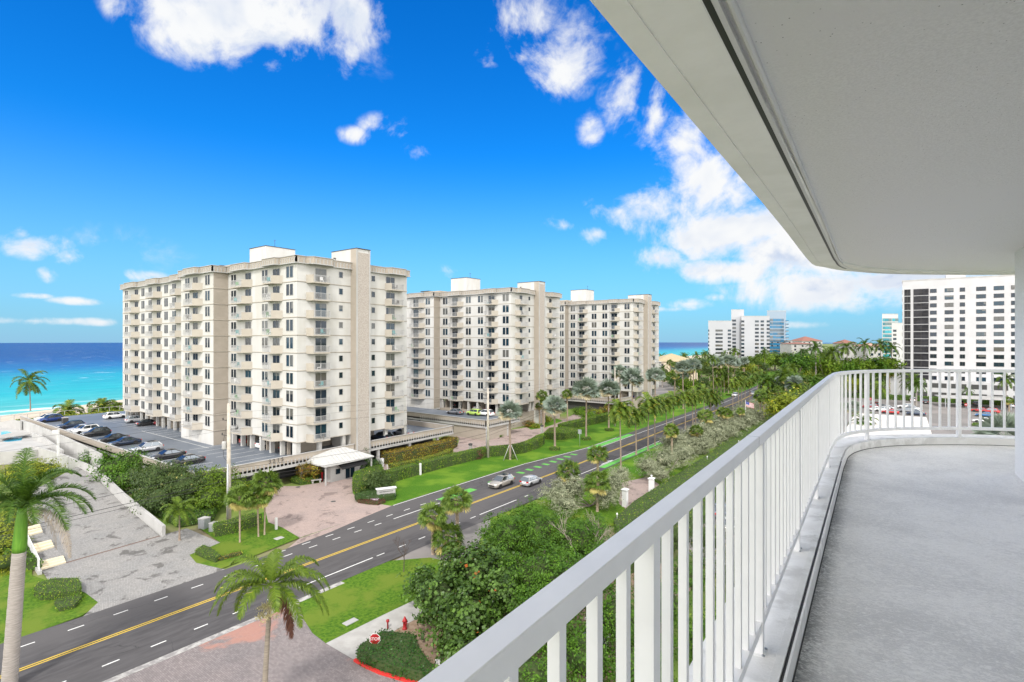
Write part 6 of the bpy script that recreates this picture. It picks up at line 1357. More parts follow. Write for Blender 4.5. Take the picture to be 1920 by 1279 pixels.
hedge('hedge', 'green hedge strip along the back of the parking lot', [(-24, 246), (60, 246), (60, 250), (-24, 250)], 1.6, 'tree', 14, .4)
hedge('hedge', 'grassy island at the right of the parking lot', A2((1825, 795), (1862, 797), (1858, 801), (1822, 799)), .35, 'hedge', 60, .15)
shrub('hedge', 'dense green growth along the verge where the road bends away', 'hedge', [B(1500, 722, 2.4, 4.0, 2.6), B(1520, 735, 2.4, 3.5, 2.4), B(1540, 745, 2.2, 3.5, 2.2), B(1520, 715, 3, 4, 3), B(1560, 760, 2, 3, 2), B(1545, 722, 3, 4, 2.8)], 'tree', .34, 26, M['core'])
# ================================================================== cars
PAINT = {}
def paint(name, c, metal=.3):
    if name not in PAINT: PAINT[name] = pmat('car_paint_'+name, c, None, 1, .28, metal=metal, coat=.8)
    return PAINT[name]
P0 = paint('white', (.78, .78, .78), 0)
M['lamp_r'] = pmat('tail_lamp_red', (.45, .01, .01), None, 1, .2); M['lamp_w'] = pmat('head_lamp_clear', (.75, .78, .8), None, 1, .1); M['plate'] = pmat('number_plate', (.7, .7, .68), None, 1, .5)
def car_master(kind):
    """x forward; profile stations give the outline of this body type"""
    L, Wd, Hh = {'suv': (4.65, 1.86, 1.66), 'hatch': (3.95, 1.70, 1.50), 'sedan': (4.8, 1.84, 1.44), 'wagon': (4.7, 1.86, 1.58), 'box': (4.1, 1.8, 1.62)}[kind]
    root = empty('parked_car', (0, 0, 0)); hw = Wd/2; gz = .22
    bz = {'suv': 1.02, 'hatch': .93, 'sedan': .90, 'wagon': .96, 'box': 1.0}[kind]       # belt line
    hood = {'suv': .98, 'hatch': .88, 'sedan': .84, 'wagon': .90, 'box': .98}[kind]
    # lower body: sections along x (x, half width, top)
    xs = [(-L/2, .80, bz-.30), (-L/2+.06, .90, bz-.10), (-L/2+.25, .97, bz), (-L*.3, 1.0, bz), (0, 1.0, bz), (L*.16, 1.0, bz-.01), (L*.27, .98, hood), (L*.42, .93, hood-.10), (L/2-.10, .86, hood-.20), (L/2, .72, hood-.34)]
    mb = MB(); vs = []; n = 9
    for (x, w, t) in xs:
        w *= hw; lowz = gz if abs(x) < L/2-.03 else gz+.12
        sec = [(-w*.86, lowz), (-w*.99, lowz+.12), (-w, (lowz+t)/2), (-w*.97, t-.10), (-w*.86, t-.01), (0, t+.03), (w*.86, t-.01), (w*.97, t-.10), (w, (lowz+t)/2), (w*.99, lowz+.12), (w*.86, lowz)]
        vs += [(x, y, z) for (y, z) in sec]
    k = 11; fs = []
    for i in range(len(xs)-1):
        for j in range(k): fs.append((i*k+j, (i+1)*k+j, (i+1)*k+(j+1) % k, i*k+(j+1) % k))
    fs += [tuple(range(k)), tuple((len(xs)-1)*k+j for j in range(k-1, -1, -1))]
    mb.add(vs, fs, 0, True)
    # dark sills and arches
    wb = L*.29
    for sx_ in (-1, 1):
        for sy_ in (-1, 1):
            mb.lathe([(.001, -.01), (.37, -.01), (.37, .01), (.001, .01)], 16); o = len(mb.v)-64
            for i in range(o, len(mb.v)): v = mb.v[i]; mb.v[i] = (v[0]+sx_*wb, sy_*(hw*.995+.002)+v[2]*.4, v[1]+.34)
            for q in range(len(mb.f)-48, len(mb.f)): mb.m[q] = 1; mb.sm[q] = False
    mb.box(-L*.36, L*.38, -hw*.985, hw*.985, gz-.03, gz+.09, 1)
    body = mb.build('body', [P0, M['black']], root)
    # cabin: glass house with a painted roof and pillars
    rz = Hh; 
    if kind == 'suv': B0, B1, T0, T1 = -L*.475, L*.235, -L*.36, L*.06
    elif kind == 'hatch': B0, B1, T0, T1 = -L*.48, L*.25, -L*.38, L*.07
    elif kind == 'sedan': B0, B1, T0, T1 = -L*.40, L*.24, -L*.20, L*.06
    elif kind == 'wagon': B0, B1, T0, T1 = -L*.48, L*.235, -L*.37, L*.05
    else: B0, B1, T0, T1 = -L*.48, L*.24, -L*.45, L*.12
    wb_, wt = hw*.90, hw*.68; g = MB(); zt = rz-.07; zb = bz-.03
    m0, m1 = (B0+T0)/2, (B1+T1)/2
    g.add([(B0, -wb_, zb), (B1, -wb_, zb), (B1, wb_, zb), (B0, wb_, zb), (T0, -wt, zt), (T1, -wt, zt), (T1, wt, zt), (T0, wt, zt)], [(0, 1, 5, 4), (1, 2, 6, 5), (2, 3, 7, 6), (3, 0, 4, 7)])
    g.build('windows', M['carglass'], root)
    r = MB(); e = .03
    rows = [(T0-.06, .80, zt-.01), (T0+.1, .98, zt+.045), ((T0+T1)/2, 1.02, zt+.07), (T1-.15, .99, zt+.045), (T1+.05, .84, zt-.02)]; vs = []
    for (x, w, z) in rows:
        w = w*(wt+.03); vs += [(x, -w, zt-.03), (x, -w*.95, z-.01), (x, 0, z+.015), (x, w*.95, z-.01), (x, w, zt-.03)]
    fs = [(i*5+j, (i+1)*5+j, (i+1)*5+j+1, i*5+j+1) for i in range(4) for j in range(4)]; r.add(vs, fs, 0, True)
    def pil(xb, xt, w):
        for s in (-1, 1):
            r.add([(xb-w, s*(wb_+.008), zb), (xb+w, s*(wb_+.008), zb), (xt+w*.8, s*(wt+.012), zt), (xt-w*.8, s*(wt+.012), zt)], [(0, 1, 2, 3) if s < 0 else (3, 2, 1, 0)])
    pil(B1-.03, T1-.02, .05); pil(B0+.18, T0+.14, .14 if kind != 'box' else .2); pil((B0+B1)/2+.1, (T0+T1)/2+.1, .035)
    if kind in ('suv', 'wagon'):
        for s in (-1, 1): r.box(T0+.1, T1-.2, s*wt*.92-.02, s*wt*.92+.02, zt+.07, zt+.11, 1)
    r.build('roof', [P0, M['black']], root, fix=False)
    if kind == 'suv':
        q = MB(); q.box((T0+T1)/2-.45, T1-.25, -wt*.7, wt*.7, zt+.078, zt+.092); q.build('sunroof', M['carglass'], root)
    # lamps, plates, mirrors
    lm = MB(); lm.box(-.10, .10, -.19, .19, -.06, .07); 
    for s in (-1, 1):
        o = bpy.data.objects.new('headlight', None) if False else lm.build('headlight', M['lamp_w'], root, loc=(L/2-.13, s*hw*.66, hood-.27)); o.rotation_euler = (0, R(12), s*R(14))
    lm2 = MB(); lm2.box(-.06, .06, -.17, .17, -.09, .09)
    for s in (-1, 1): o = lm2.build('taillight', M['lamp_r'], root, loc=(-L/2+.06, s*hw*.74, bz-.17)); o.rotation_euler = (0, 0, -s*R(16))
    q = MB(); q.box(-L/2-.012, -L/2+.02, -.26, .26, .55, .68); q.build('number_plate', M['plate'], root)
    q = MB(); q.box(L/2-.09, L/2+.012, -.5, .5, .38, .60); q.build('grille', M['black'], root)
    for s in (-1, 1): q = MB(); q.box(B1-.42, B1-.24, s*(hw+.02)-.09, s*(hw+.02)+.09, bz-.02, bz+.12); q.build('mirror', P0, root)
    tm = MB(); tm.lathe([(.20, -.10), (.31, -.10), (.335, -.07), (.335, .07), (.31, .10), (.20, .10), (.20, -.10)], 20)
    rm = MB(); rm.lathe([(.001, .085), (.06, .085), (.08, .06), (.20, .05), (.215, .09), (.215, -.09)], 20)
    for i in range(5):
        a = i*1.2566; rm.obox((math.cos(a)*.12, math.sin(a)*.12), (math.cos(a), math.sin(a)), (-math.sin(a), math.cos(a)), .2, .05, .055, .088)
    tme = tm.mesh('tyre', [M['tyre']]); rme = rm.mesh('rim', [M['rim']])
    for sx_ in (-1, 1):
        for sy_ in (-1, 1):
            w = bpy.data.objects.new('tyre', tme); w.name = 'wheel'; COL.objects.link(w); w.parent = root; w.location = (sx_*wb, sy_*(hw-.10), .335); w.rotation_euler = (R(-90)*sy_, 0, 0)
            q = bpy.data.objects.new('rim', rme); COL.objects.link(q); q.parent = w
    return root
MASTER = {}
def car(kind, pos, hd, col, label, group=None, z=0.0, name='parked_car', cat='car', near=True):
    """hd: heading in degrees from +Y towards the east (-X is 90)"""
    if kind not in MASTER: MASTER[kind] = car_master(kind); r = MASTER[kind]; first = True
    else: r = copy_tree(MASTER[kind])
    r.name = name; r.location = (pos[0], pos[1], z); r.rotation_euler = (0, 0, R(90)+R(hd)); pc = PAINT[col]
    for ch in r.children:
        for i, sl in enumerate(ch.material_slots):
            if sl.material in PAINT.values(): sl.link = 'OBJECT'; sl.material = pc
    for k in ('group',):
        if k in r: del r[k]
    tag(r, label, cat, group); return r
for nm, c, mt in (('silver', (.46, .47, .49), .4), ('tan', (.36, .34, .31), .4), ('grey', (.22, .23, .25), .6), ('black', (.015, .016, .018), .2), ('navy', (.02, .05, .20), .4), ('blue', (.03, .14, .34), .4), ('red', (.42, .02, .02), .2), ('green', (.42, .60, .12), .1), ('darkblue', (.02, .035, .07), .3), ('maroon', (.25, .02, .03), .2)): paint(nm, c, mt)
p = at(940, 912); car('suv', p, 180, 'tan', 'tan silver crossover with a dark glass roof driving towards the camera', z=.022, name='car')
p = at(996, 909); car('hatch', p, 0, 'silver', 'small silver hatchback driving away beside the yellow line', z=.022, name='car')
p = at(1378, 744); car('suv', p, 184, 'white', 'white car coming along the far stretch of road between palm trunks', z=.022, name='car')
p = at(1413, 741); car('suv', p, 3, 'silver', 'silver car driving away on the far stretch of road', z=.022, name='car')
p = at(1423, 756); car('wagon', p, 2, 'black', 'dark car partly hidden by the yellow-green fan palm on the road', z=.022, name='car')
p = at(1452, 716); car('suv', p, 4, 'black', 'distant dark car where the road bends away', z=.022, name='car')
DZ = 3.4; DK = DZ+.001
def onDeck(u, v): return at(u, v, DK)
# row with noses to the sea-side wall (north edge); parked across: heading along -Y / +Y
north = [('wagon', 88, 803, 'white', 'pale car half hidden behind the navy car at the seaward end'), ('suv', 95, 810, 'navy', 'navy blue car at the seaward end of the deck wall'), ('wagon', 133, 822, 'darkblue', 'dark blue wagon behind the white sign post on the deck'), ('sedan', 152, 834, 'silver', 'silver sedan tucked behind the black crossover on the deck'), ('suv', 162, 834, 'white', 'white-roofed car squeezed behind the black crossover'), ('suv', 180, 843, 'black', 'shiny black crossover in the middle of the deck row'),
         ('sedan', 212, 856, 'black', 'long black sedan behind the green tree top'), ('sedan', 234, 862, 'darkblue', 'dark low car next to the black sedan on the deck'), ('suv', 275, 872, 'silver', 'silver crossover on the deck behind the olive tree'), ('sedan', 315, 882, 'black', 'black sedan with red tail lamps above the olive tree'), ('sedan', 350, 893, 'black', 'nearest dark car peeping over the bright tree on the deck')]
for i, (k, u, v, c, lab) in enumerate(north):
    p = onDeck(u, v); y = min(max(p.y, 35.0), 36.0); x = XonY(u, 35.6)
    car(k, (x, 35.6), 180, c, lab, 'cars parked along the north edge of the deck', z=DK)
for (k, u, v, c, lab, hd) in (('suv', 216, 782, 'white', 'white crossover parked nearest the sea under the end of the block', 0), ('suv', 257, 789, 'silver', 'silver crossover between the white and the black car under the block', 0), ('sedan', 279, 795, 'black', 'black sedan parked just outside the columns of the block', 0)):
    p = onDeck(u, v+3); car(k, p, hd, c, lab, z=DK)
for (k, x, y, c, lab) in (('sedan', -134, 50, 'maroon', 'dark red car in the shade between columns of the nearest block'), ('suv', -96.5, 50.4, 'red', 'red car under the nearest block left of the white one'), ('suv', -90.5, 50.2, 'white', 'white crossover under the nearest block, behind a column'), ('suv', -84.0, 50.8, 'black', 'black car in the dark corner under the nearest block'), ('sedan', -80.5, 72, 'grey', 'grey sedan behind the ribbed wall right of the stair tower'), ('suv', -79.6, 66, 'darkblue', 'dark car behind the ribbed wall beside the stair tower')):
    car(k, (x, y), 0 if x < -83 else 90, c, lab, z=DK)
for (k, u, v, c, lab, hd) in (('sedan', 853, 776, 'grey', 'dark grey car on the deck of the middle block', 25), ('box', 889, 778, 'green', 'lime green boxy car on the deck of the middle block', 25), ('suv', 910, 779, 'white', 'white car beside the lime green one on the deck', 25)):
    p = at(u, v+1, 3.5); car(k, p, 180-hd*0-90+0, c, lab, z=3.501)
for (k, u, v, c, lab, hd) in (('suv', 862, 764, 'black', 'dark car parked under the middle block, leftmost bay', 0), ('suv', 903, 766, 'silver', 'silver car parked under the middle block between columns', 0), ('suv', 926, 768, 'black', 'black car parked under the middle block behind the utility pole', 0)):
    p = at(u, v, 3.5); car(k, (XonY(u, 112), 111.5), hd, c, lab, z=3.501)
p = at(1205, 762); car('suv', p, 60, 'silver', 'pale van-like car on the pink drive behind the windblown palms')
# parking lot seen through the railing
LOT = [(1612, 742, 'silver', 'suv', 0), (1648, 745, 'white', 'suv', 0), (1667, 745, 'white', 'suv', 0), (1648, 733, 'white', 'box', 90), (1712, 752, 'white', 'suv', 0), (1735, 756, 'black', 'suv', 0),
       (1632, 765, 'maroon', 'suv', 90), (1640, 770, 'white', 'sedan', 90), (1648, 764, 'grey', 'sedan', 90), (1655, 771, 'white', 'suv', 90), (1662, 767, 'silver', 'sedan', 90), (1668, 775, 'red', 'sedan', 90), (1638, 762, 'red', 'suv', 90), (1698, 765, 'white', 'suv', 90), (1708, 768, 'silver', 'sedan', 90), (1712, 773, 'white', 'sedan', 90), (1717, 778, 'darkblue', 'sedan', 90), (1700, 773, 'grey', 'suv', 90),
       (1838, 772, 'red', 'sedan', 80), (1856, 774, 'red', 'suv', 80), (1848, 781, 'blue', 'sedan', 80), (1845, 792, 'white', 'sedan', 80), (1895, 763, 'silver', 'suv', 0), (1880, 757, 'grey', 'suv', 0), (1800, 758, 'black', 'suv', 0), (1830, 759, 'grey', 'sedan', 0)]
cn = {}
for (u, v, c, k, hd) in LOT:
    p = at(u, v+1, 0); cn[c] = cn.get(c, 0)+1
    car(k, p, hd, c, '%s %s %s in the parking lot beyond the railing, counting from the left' % (ORD[cn[c]-1], {'darkblue': 'dark blue'}.get(c, c), {'suv': 'crossover', 'sedan': 'car', 'box': 'van'}[k]), 'cars in the parking lot beyond the railing', z=-.018)
for i, (u, v, c) in enumerate([(1300, 692, 'white'), (1250, 694, 'white'), (1244, 700, 'grey'), (1258, 702, 'white'), (1253, 710, 'black'), (1268, 697, 'silver'), (1525, 676, 'white'), (1540, 677, 'grey'), (1534, 675, 'white')]):
    p = at(u, v+2); car('suv', p, 70+i*7, c, '%s tiny %s car in the distant beach lots beyond the blocks' % (ORD[i], c), 'tiny cars in the distant lots')
p = at(1296, 985, .0); 
for (u, v, k, c, lab) in ((1120, 1200, 'suv', 'white', 'white car mostly hidden by foliage between the first two balusters'), (1350, 965, 'sedan', 'grey', 'grey car glimpsed between close balusters near the pink path'), (1365, 990, 'suv', 'white', 'white car glimpsed between close balusters'), ):
    p = at(u, v); car(k, (p.x, p.y), 20, c, lab)
# ================================================================== walls, poles, signs and small things
def vwall(name, label, pts, h, t, mat, cat='wall', z0=-.1, caps=None, ztop=None, group=None):
    """wall along points (x, y, top z)"""
    c = Vector(pts[0][:2]); r = MB()
    for i in range(len(pts)-1):
        a = Vector(pts[i][:2]); b = Vector(pts[i+1][:2]); ax = (b-a).normalized(); nr = Vector((ax.y, -ax.x))*t/2
        za, zb = pts[i][2], pts[i+1][2]; ex = ax*(t/2 if i else 0)
        P = [a-ex-nr, b-nr, b+nr, a-ex+nr]; zz = [za, zb, zb, za]
        r.add([(q.x-c.x, q.y-c.y, z0) for q in P]+[(q.x-c.x, q.y-c.y, z) for q, z in zip(P, zz)], [(0, 3, 2, 1), (4, 5, 6, 7), (0, 1, 5, 4), (1, 2, 6, 5), (2, 3, 7, 6), (3, 0, 4, 7)])
    o = r.build(name, mat, loc=(c.x, c.y, 0)); return tag(o, label, cat, group)
def PT(u, v, z): p = at(u, v, z); return (p.x, p.y, z)
vwall('ramp_wall', 'long white wall sloping up the right side of the paver ramp', [PT(307, 986, 1.2), PT(231, 925, 1.9), PT(182, 879, 2.4), PT(126, 855, 2.6), PT(60, 835, 2.6)], 1, .35, M['white3'])
vwall('pool_wall', 'white wall between the pool terrace and the parking deck', [PT(118, 845, 3.0), PT(85, 822, 3.2), PT(62, 812, 3.4)], 1, .3, M['white3'])
vwall('deck_wall', 'slanting white parapet with pierced openings at the seaward corner of the deck', [PT(40, 788, 4.2), PT(60, 794, 4.2), PT(104, 812, 4.3), PT(128, 822, 4.3), PT(190, 852, 4.4)], 1, .3, M['white3'])
vwall('terrace_wall', 'white wall round the seaward end of the pool terrace', [PT(0, 792, 3.4), PT(22, 788, 3.8), PT(40, 790, 4.2)], 1, .3, M['white3'])
tr = empty('pool_terrace', PT(0, 800, 2.2), 0, 'white raised terrace with two turquoise pools at the left edge', 'terrace')
q0 = Vector(PT(0, 800, 2.2)); mb = MB(); P = [Vector(PT(*k, 2.2))-q0 for k in ((-30, 795), (35, 793), (100, 822), (112, 838), (60, 845), (-30, 850))]; mb.prism([(p.x, p.y) for p in P], -2.3, 0); mb.build('paving', M['white3'], tr, loc=None)
mb = MB(); P = [Vector(PT(*k, 2.21))-q0 for k in ((2, 810), (14, 809), (22, 812), (2, 817))]; mb.prism([(p.x, p.y) for p in P], -.1, .03); mb.build('pool_water', pmat('pool_water', (.05, .45, .50), None, 1, .1), tr)
mb = MB(); P = [Vector(PT(*k, 2.21))-q0 for k in ((4, 828), (26, 821), (44, 819), (40, 826), (14, 829))]; mb.prism([(p.x, p.y) for p in P], -.1, .03); mb.build('pool_water', pmat('pool_water_deep', (.02, .35, .55), None, 1, .1), tr)
mb = MB(); P = [Vector(PT(*k, 2.9))-q0 for k in ((0, 816), (18, 812), (50, 811), (58, 814), (30, 818), (0, 822))]; mb.prism([(p.x, p.y) for p in P], .5, .65); mb.build('grey_canopy', M['grey'], tr)
# stairs beside the ramp with railing
st = empty('garden_stairs', tuple(at(78, 1070)), 0, 'cream stone steps with grey landings climbing beside the ramp', 'stairs'); s0 = at(78, 1070)
mb = MB(); L1 = [(79, 1070, 0), (71, 1048, .5), (60, 1030, .8), (45, 1000, 1.3), (20, 975, 1.8)]; L2 = [(124, 1056, 0), (115, 1042, .5), (97, 1022, .8), (75, 990, 1.3), (55, 965, 1.8)]
def qd(mbx, a, b, c, d, mi=0): P = [at(*k)-s0 for k in (a, b, c, d)]; mbx.add([tuple(p) for p in P], [(0, 1, 2, 3)], mi)
steps = []
def flight(a0, b0, a1, b1, n, za, zb):
    for i in range(n):
        t0, t1 = i/n, (i+1)/n; z = za+(zb-za)*(i+1)/n
        P = [Vector(a0).lerp(Vector(a1), t0), Vector(b0).lerp(Vector(b1), t0), Vector(b0).lerp(Vector(b1), t1), Vector(a0).lerp(Vector(a1), t1)]
        mb.prism([(p.x, p.y) for p in P], -.1, z, 0)
    return
def g2(u, v, z): p = at(u, v, z)-s0; return (p.x, p.y)
A_, B_ = [g2(78, 1070, 0), g2(73, 1053, .45), g2(69, 1037, .5), g2(62, 1020, .95), g2(56, 1005, 1.0), g2(46, 990, 1.4)], [g2(124, 1056, 0), g2(118, 1042, .45), g2(102, 1026, .5), g2(95, 1012, .95), g2(80, 998, 1.0), g2(74, 982, 1.4)]
flight(A_[0], B_[0], A_[1], B_[1], 3, 0, .45); flight(A_[2], B_[2], A_[3], B_[3], 3, .48, .93); flight(A_[4], B_[4], A_[5], B_[5], 3, .96, 1.4)
mb.build('steps', pmat('cream_stone', (.70, .62, .46), (.64, .57, .42), 2, .8), st)
mb = MB()
for (i, z) in ((1, .47), (3, .95)): mb.prism([A_[i], B_[i], B_[i+1], A_[i+1]], -.1, z)
mb.build('landing', M['paver_g'], st)
mb = MB(); a = Vector(g2(74, 1063, .6)); b = Vector(g2(44, 1000, 1.6)); ax = (b-a).normalized(); nr = Vector((ax.y, -ax.x)); n = 26
for i in range(n+1):
    p = a.lerp(b, i/n); zb_ = .2+1.0*i/n; w = .045 if i % 5 else .12; mb.obox(p, ax, nr, w, .04, zb_, zb_+1.0)
mb.add([(a.x, a.y, 1.25), (b.x, b.y, 2.25), (b.x+.06, b.y+.06, 2.25), (a.x+.06, a.y+.06, 1.25), (a.x, a.y, 1.15), (b.x, b.y, 2.15), (b.x+.06, b.y+.06, 2.15), (a.x+.06, a.y+.06, 1.15)], [(0, 1, 2, 3), (4, 7, 6, 5), (0, 4, 5, 1), (3, 2, 6, 7)])
mb.build('handrail', M['white2'], st); mb = MB(); mb.obox((a+b)/2, ax, nr, (b-a).length+.6, .3, -.1, .25); mb.build('plinth', M['white3'], st)
# utility poles and wires
def pole(name, label, u, vb, vt, r, mat, z0=0.0):
    p = at(u, vb, z0); h = hgt(u, vt, p); root = empty(name, (p.x, p.y, z0), 0, label, 'utility pole'); mb = MB(); mb.tube([(0, 0, 0), (0, 0, h-z0)], [r, r*.62], 10); mb.build('shaft', mat, root); return root, p, h
w1, pw, hw_ = pole('utility_pole', 'weathered utility pole with a transformer in front of the nearest block', 429, 977, 757, .29, M['conc_pole'])
nx = Vector((CT, ST, 0))
def onp(root, zz, *items): pass
mb = MB(); mb.lathe([(.001, 0), (.26, .02), (.28, .1), (.28, .85), (.24, .95), (.001, 1.0)], 14); o = mb.build('transformer', M['white3'], w1, loc=(-nx.x*.55, -nx.y*.55, hgt(429, 843, pw)))
for k, (v_, L_) in enumerate(((775, .9), (790, .7), (806, 1.1), (818, .8))):
    z = hgt(429, v_, pw); mb = MB(); sgn = -1 if k % 2 else 1; mb.tube([(0, 0, z), (nx.x*L_*sgn, nx.y*L_*sgn, z+.15)], .035, 6); mb.lathe([(.05, 0), (.09, .05), (.05, .1), (.09, .15), (.04, .3)], 8, (nx.x*L_*sgn, nx.y*L_*sgn, z+.1)); mb.build('insulator_arm', M['dark'], w1)
mb = MB(); z = hgt(429, 870, pw); mb.tube([(.15, -.2, 0), (.15, -.2, z)], .09, 8); mb.build('conduit', M['metal'], w1)
mb = MB(); mb.tube([(-nx.x*.3, -nx.y*.3, hgt(429, 800, pw)), (-nx.x*.75, -nx.y*.75, hgt(429, 835, pw)), (-nx.x*.6, -nx.y*.6, hgt(429, 858, pw)), (0, 0, hgt(429, 870, pw))], .02, 5); mb.build('hanging_cable', M['black'], w1)
w2, p2, h2 = pole('utility_pole', 'grey concrete utility pole in the long hedge before the middle block', 915, 858, 728, .26, M['conc_pole'])
for k, v_ in enumerate((732, 741, 748)):
    z = hgt(915, v_, p2); mb = MB(); mb.tube([(-nx.x*.9, -nx.y*.9, z), (nx.x*.9, nx.y*.9, z)], .05, 6); mb.lathe([(.05, 0), (.08, .05), (.05, .1), (.03, .25)], 8, (nx.x*.8, nx.y*.8, z+.03)); mb.lathe([(.05, 0), (.08, .05), (.05, .1), (.03, .25)], 8, (-nx.x*.8, -nx.y*.8, z+.03)); mb.build('crossarm', M['dark'], w2)
mb = MB(); mb.tube([(-.3, -.15, 0), (-.3, -.15, hgt(915, 800, p2))], .07, 8); mb.build('conduit', M['metal'], w2)
w3, p3, h3 = pole('utility_pole', 'third utility pole, slim and pale, among the silver palms', 1153, 800, 690, .2, M['conc_pole'])
w4, p4, h4 = pole('utility_pole', 'fourth utility pole, tall and slim, in the beach park', 1366, 735, 660, .2, M['conc_pole'])
w5, p5, h5 = pole('utility_pole', 'white lamp post among palms in the beach park', 1380, 727, 661, .14, M['white3'])
def wire(name, pts, r, label, group='wires between the utility poles'):
    c = Vector(pts[0]); mb = MB(); P = []
    for i in range(len(pts)-1):
        a, b = Vector(pts[i]), Vector(pts[i+1]); sag = (b-a).length*.012
        for k in range(12): t = k/12; P.append(a.lerp(b, t)-Vector((0, 0, 4*sag*t*(1-t)))-c)
    P.append(Vector(pts[-1])-c); mb.tube(P, r, 5); tag(mb.build(name, M['black'], loc=c), label, 'wire', group)
def top_(p, h, dz, s=0.0): return (p.x+nx.x*s, p.y+nx.y*s, h-dz)
pm1 = (-64, -14)
wh = lambda v: hgt(429, v, pw)
for k, (v0, v1, r, sd) in enumerate(((773, 733, .011, .8), (787, 742, .011, -.8), (806, 749, .011, .8), (880, 800, .02, 0), (900, 812, .028, 0), (906, 818, .02, 0))):
    z0 = wh(v0); z1 = hgt(915, v1, p2); a = (pw.x, pw.y-60, z0+.3); names = ['top', 'second', 'third', 'upper thick', 'thickest lower', 'lowest']
    d = -pw.x*ST+pw.y*CT
    wire('wire', [a, (pw.x, pw.y, z0), (p2.x+nx.x*sd*.8, p2.y+nx.y*sd*.8, z1), (p3.x, p3.y, h3-.3-k*.5)], r, '%s wire strung along the utility poles' % names[k])
# fire hydrant
def lathe_thing(name, label, cat, u, v, prof, mat, z=0.0, sc=1.0):
    p = at(u, v, z); r = empty(name, (p.x, p.y, z), 0, label, cat); mb = MB(); mb.lathe([(a*sc, b*sc) for a, b in prof], 14); mb.build('body', mat, r); return r
hy = lathe_thing('fire_hydrant', 'red fire hydrant in front of the sea grape bush', 'fire hydrant', 759, 1180, [(.0, 0), (.17, 0), (.17, .05), (.12, .08), (.12, .5), (.16, .52), (.16, .58), (.13, .62), (.09, .72), (.04, .78), (.035, .84), (0, .84)], M['red'], sc=1.15)
for a in (0, 90, 180):
    mb = MB(); mb.tube([(0, 0, .5), (math.cos(R(a))*.24, math.sin(R(a))*.24, .5)], .075 if a == 90 else .06, 10); mb.build('outlet_cap', M['red'], hy)
hy2 = lathe_thing('standpipe', 'small dark red standpipe left of the fire hydrant', 'standpipe', 727, 1180, [(0, 0), (.06, 0), (.06, .5), (.12, .55), (.12, .7), (0, .75)], M['red'])
# stop sign
p = at(703, 1225); ss = empty('stop_sign', (p.x, p.y, 0), 0, 'red octagonal STOP sign standing in the clipped bed', 'stop sign'); zc_ = hgt(703, 1198, p)
mb = MB(); mb.box(-.03, .03, -.03, .03, 0, zc_); mb.build('post', M['metal'], ss)
head = empty('_tmp', (0, 0, 0)); bpy.data.objects.remove(head)
fd = Vector((.62, -.78, 0)).normalized()  # the way it faces
yaw = math.atan2(fd.y, fd.x)+math.pi/2
def octo(r, y0, y1): 
    P = [(r*math.cos(R(22.5+45*i)), r*math.sin(R(22.5+45*i))) for i in range(8)]; return [(x, y0, z) for x, z in P]+[(x, y1, z) for x, z in P]
mb = MB(); F8 = [tuple(range(8)), tuple(range(15, 7, -1))]+[(i, (i+1) % 8, 8+(i+1) % 8, 8+i) for i in range(8)]
mb.add(octo(.41, -.008, .008), F8, 1); mb.add(octo(.375, -.014, -.0085), F8, 0); hd_ = mb.build('sign_plate', [M['red'], M['white2']], ss, loc=(0, 0, zc_)); hd_.rotation_euler = (0, 0, yaw); hd_.location = (fd.x*.045, fd.y*.045, zc_)
text('STOP', .30, (0, -.019, 0), (R(90), 0, 0), M['white2'], hd_, 'lettering', .002)
# red kerb with its words
kp = [at(u, v) for u, v in ((665, 1240), (685, 1252), (712, 1264), (745, 1274), (790, 1286))]
mb = MB(); c = kp[0]; pts = [(q.x-c.x, q.y-c.y) for q in kp]; mb.sweep(pts, [(-.09, 0), (-.09, .16), (.09, .16), (.09, 0)]); kb = mb.build('red_kerb', M['red_k'], loc=(c.x, c.y, 0)); tag(kb, 'red painted kerb lettered FIRE LANE in front of the clipped bed', 'kerb')
a, b = Vector(kp[2][:2]), Vector(kp[4][:2]); ax = (b-a).normalized(); mdp = at(753, 1274.5); q = a.lerp(b, .42)
nrm_ = Vector((ax.y, -ax.x)); q2 = q+nrm_*.1
ang = math.atan2(ax.y, ax.x); text('FIRE LANE', .19, (q2.x-c.x, q2.y-c.y, .085), (R(90), 0, ang), M['white2'], kb, 'lettering', .002)
# small white notice at the rail
p = at(822, 1262); ns = empty('notice_sign', (p.x, p.y, 0), yaw, 'small white notice on a stake at the corner of the clipped bed', 'sign'); mb = MB(); mb.box(-.02, .02, -.02, .02, 0, .8); mb.build('stake', M['metal'], ns); mb = MB(); mb.box(-.2, .2, -.04, -.02, .55, 1.0); pl = mb.build('sign_plate', M['white2'], ns)
mb = MB()
for z in (.65, .73, .81, .89): mb.box(-.14, .14, -.043, -.0405, z, z+.025)
mb.build('printed_lines', M['dark'], pl)
# monument sign
p = at(724, 935); ms = empty('monument_sign', (p.x, p.y, 0), R(62), 'white monument sign with a capped top beside the flower bed', 'sign'); mb = MB(); mb.box(-1.25, 1.25, -.22, .22, 0, 1.35); mb.build('body', M['white3'], ms); mb = MB(); mb.box(-1.4, 1.4, -.34, .34, 1.35, 1.5); mb.build('cap', M['white2'], ms)
text('3215 SOUTH OCEAN', .22, (0, -.225, 1.02), (R(90), 0, 0), M['dark'], ms, 'lettering', .004) if False else None
mb = MB(); rr = random.Random(2)
x = -.95
while x < .95: w = rr.uniform(.05, .12); mb.box(x, x+w, -.228, -.2205, .95, 1.08); x += w+.04
for x0 in (-.8, -.15, .5):
    x = x0
    while x < x0+.4: mb.box(x, x+.06, -.228, -.2205, .62, .74); x += .1
mb.build('lettering', M['dark'], ms)
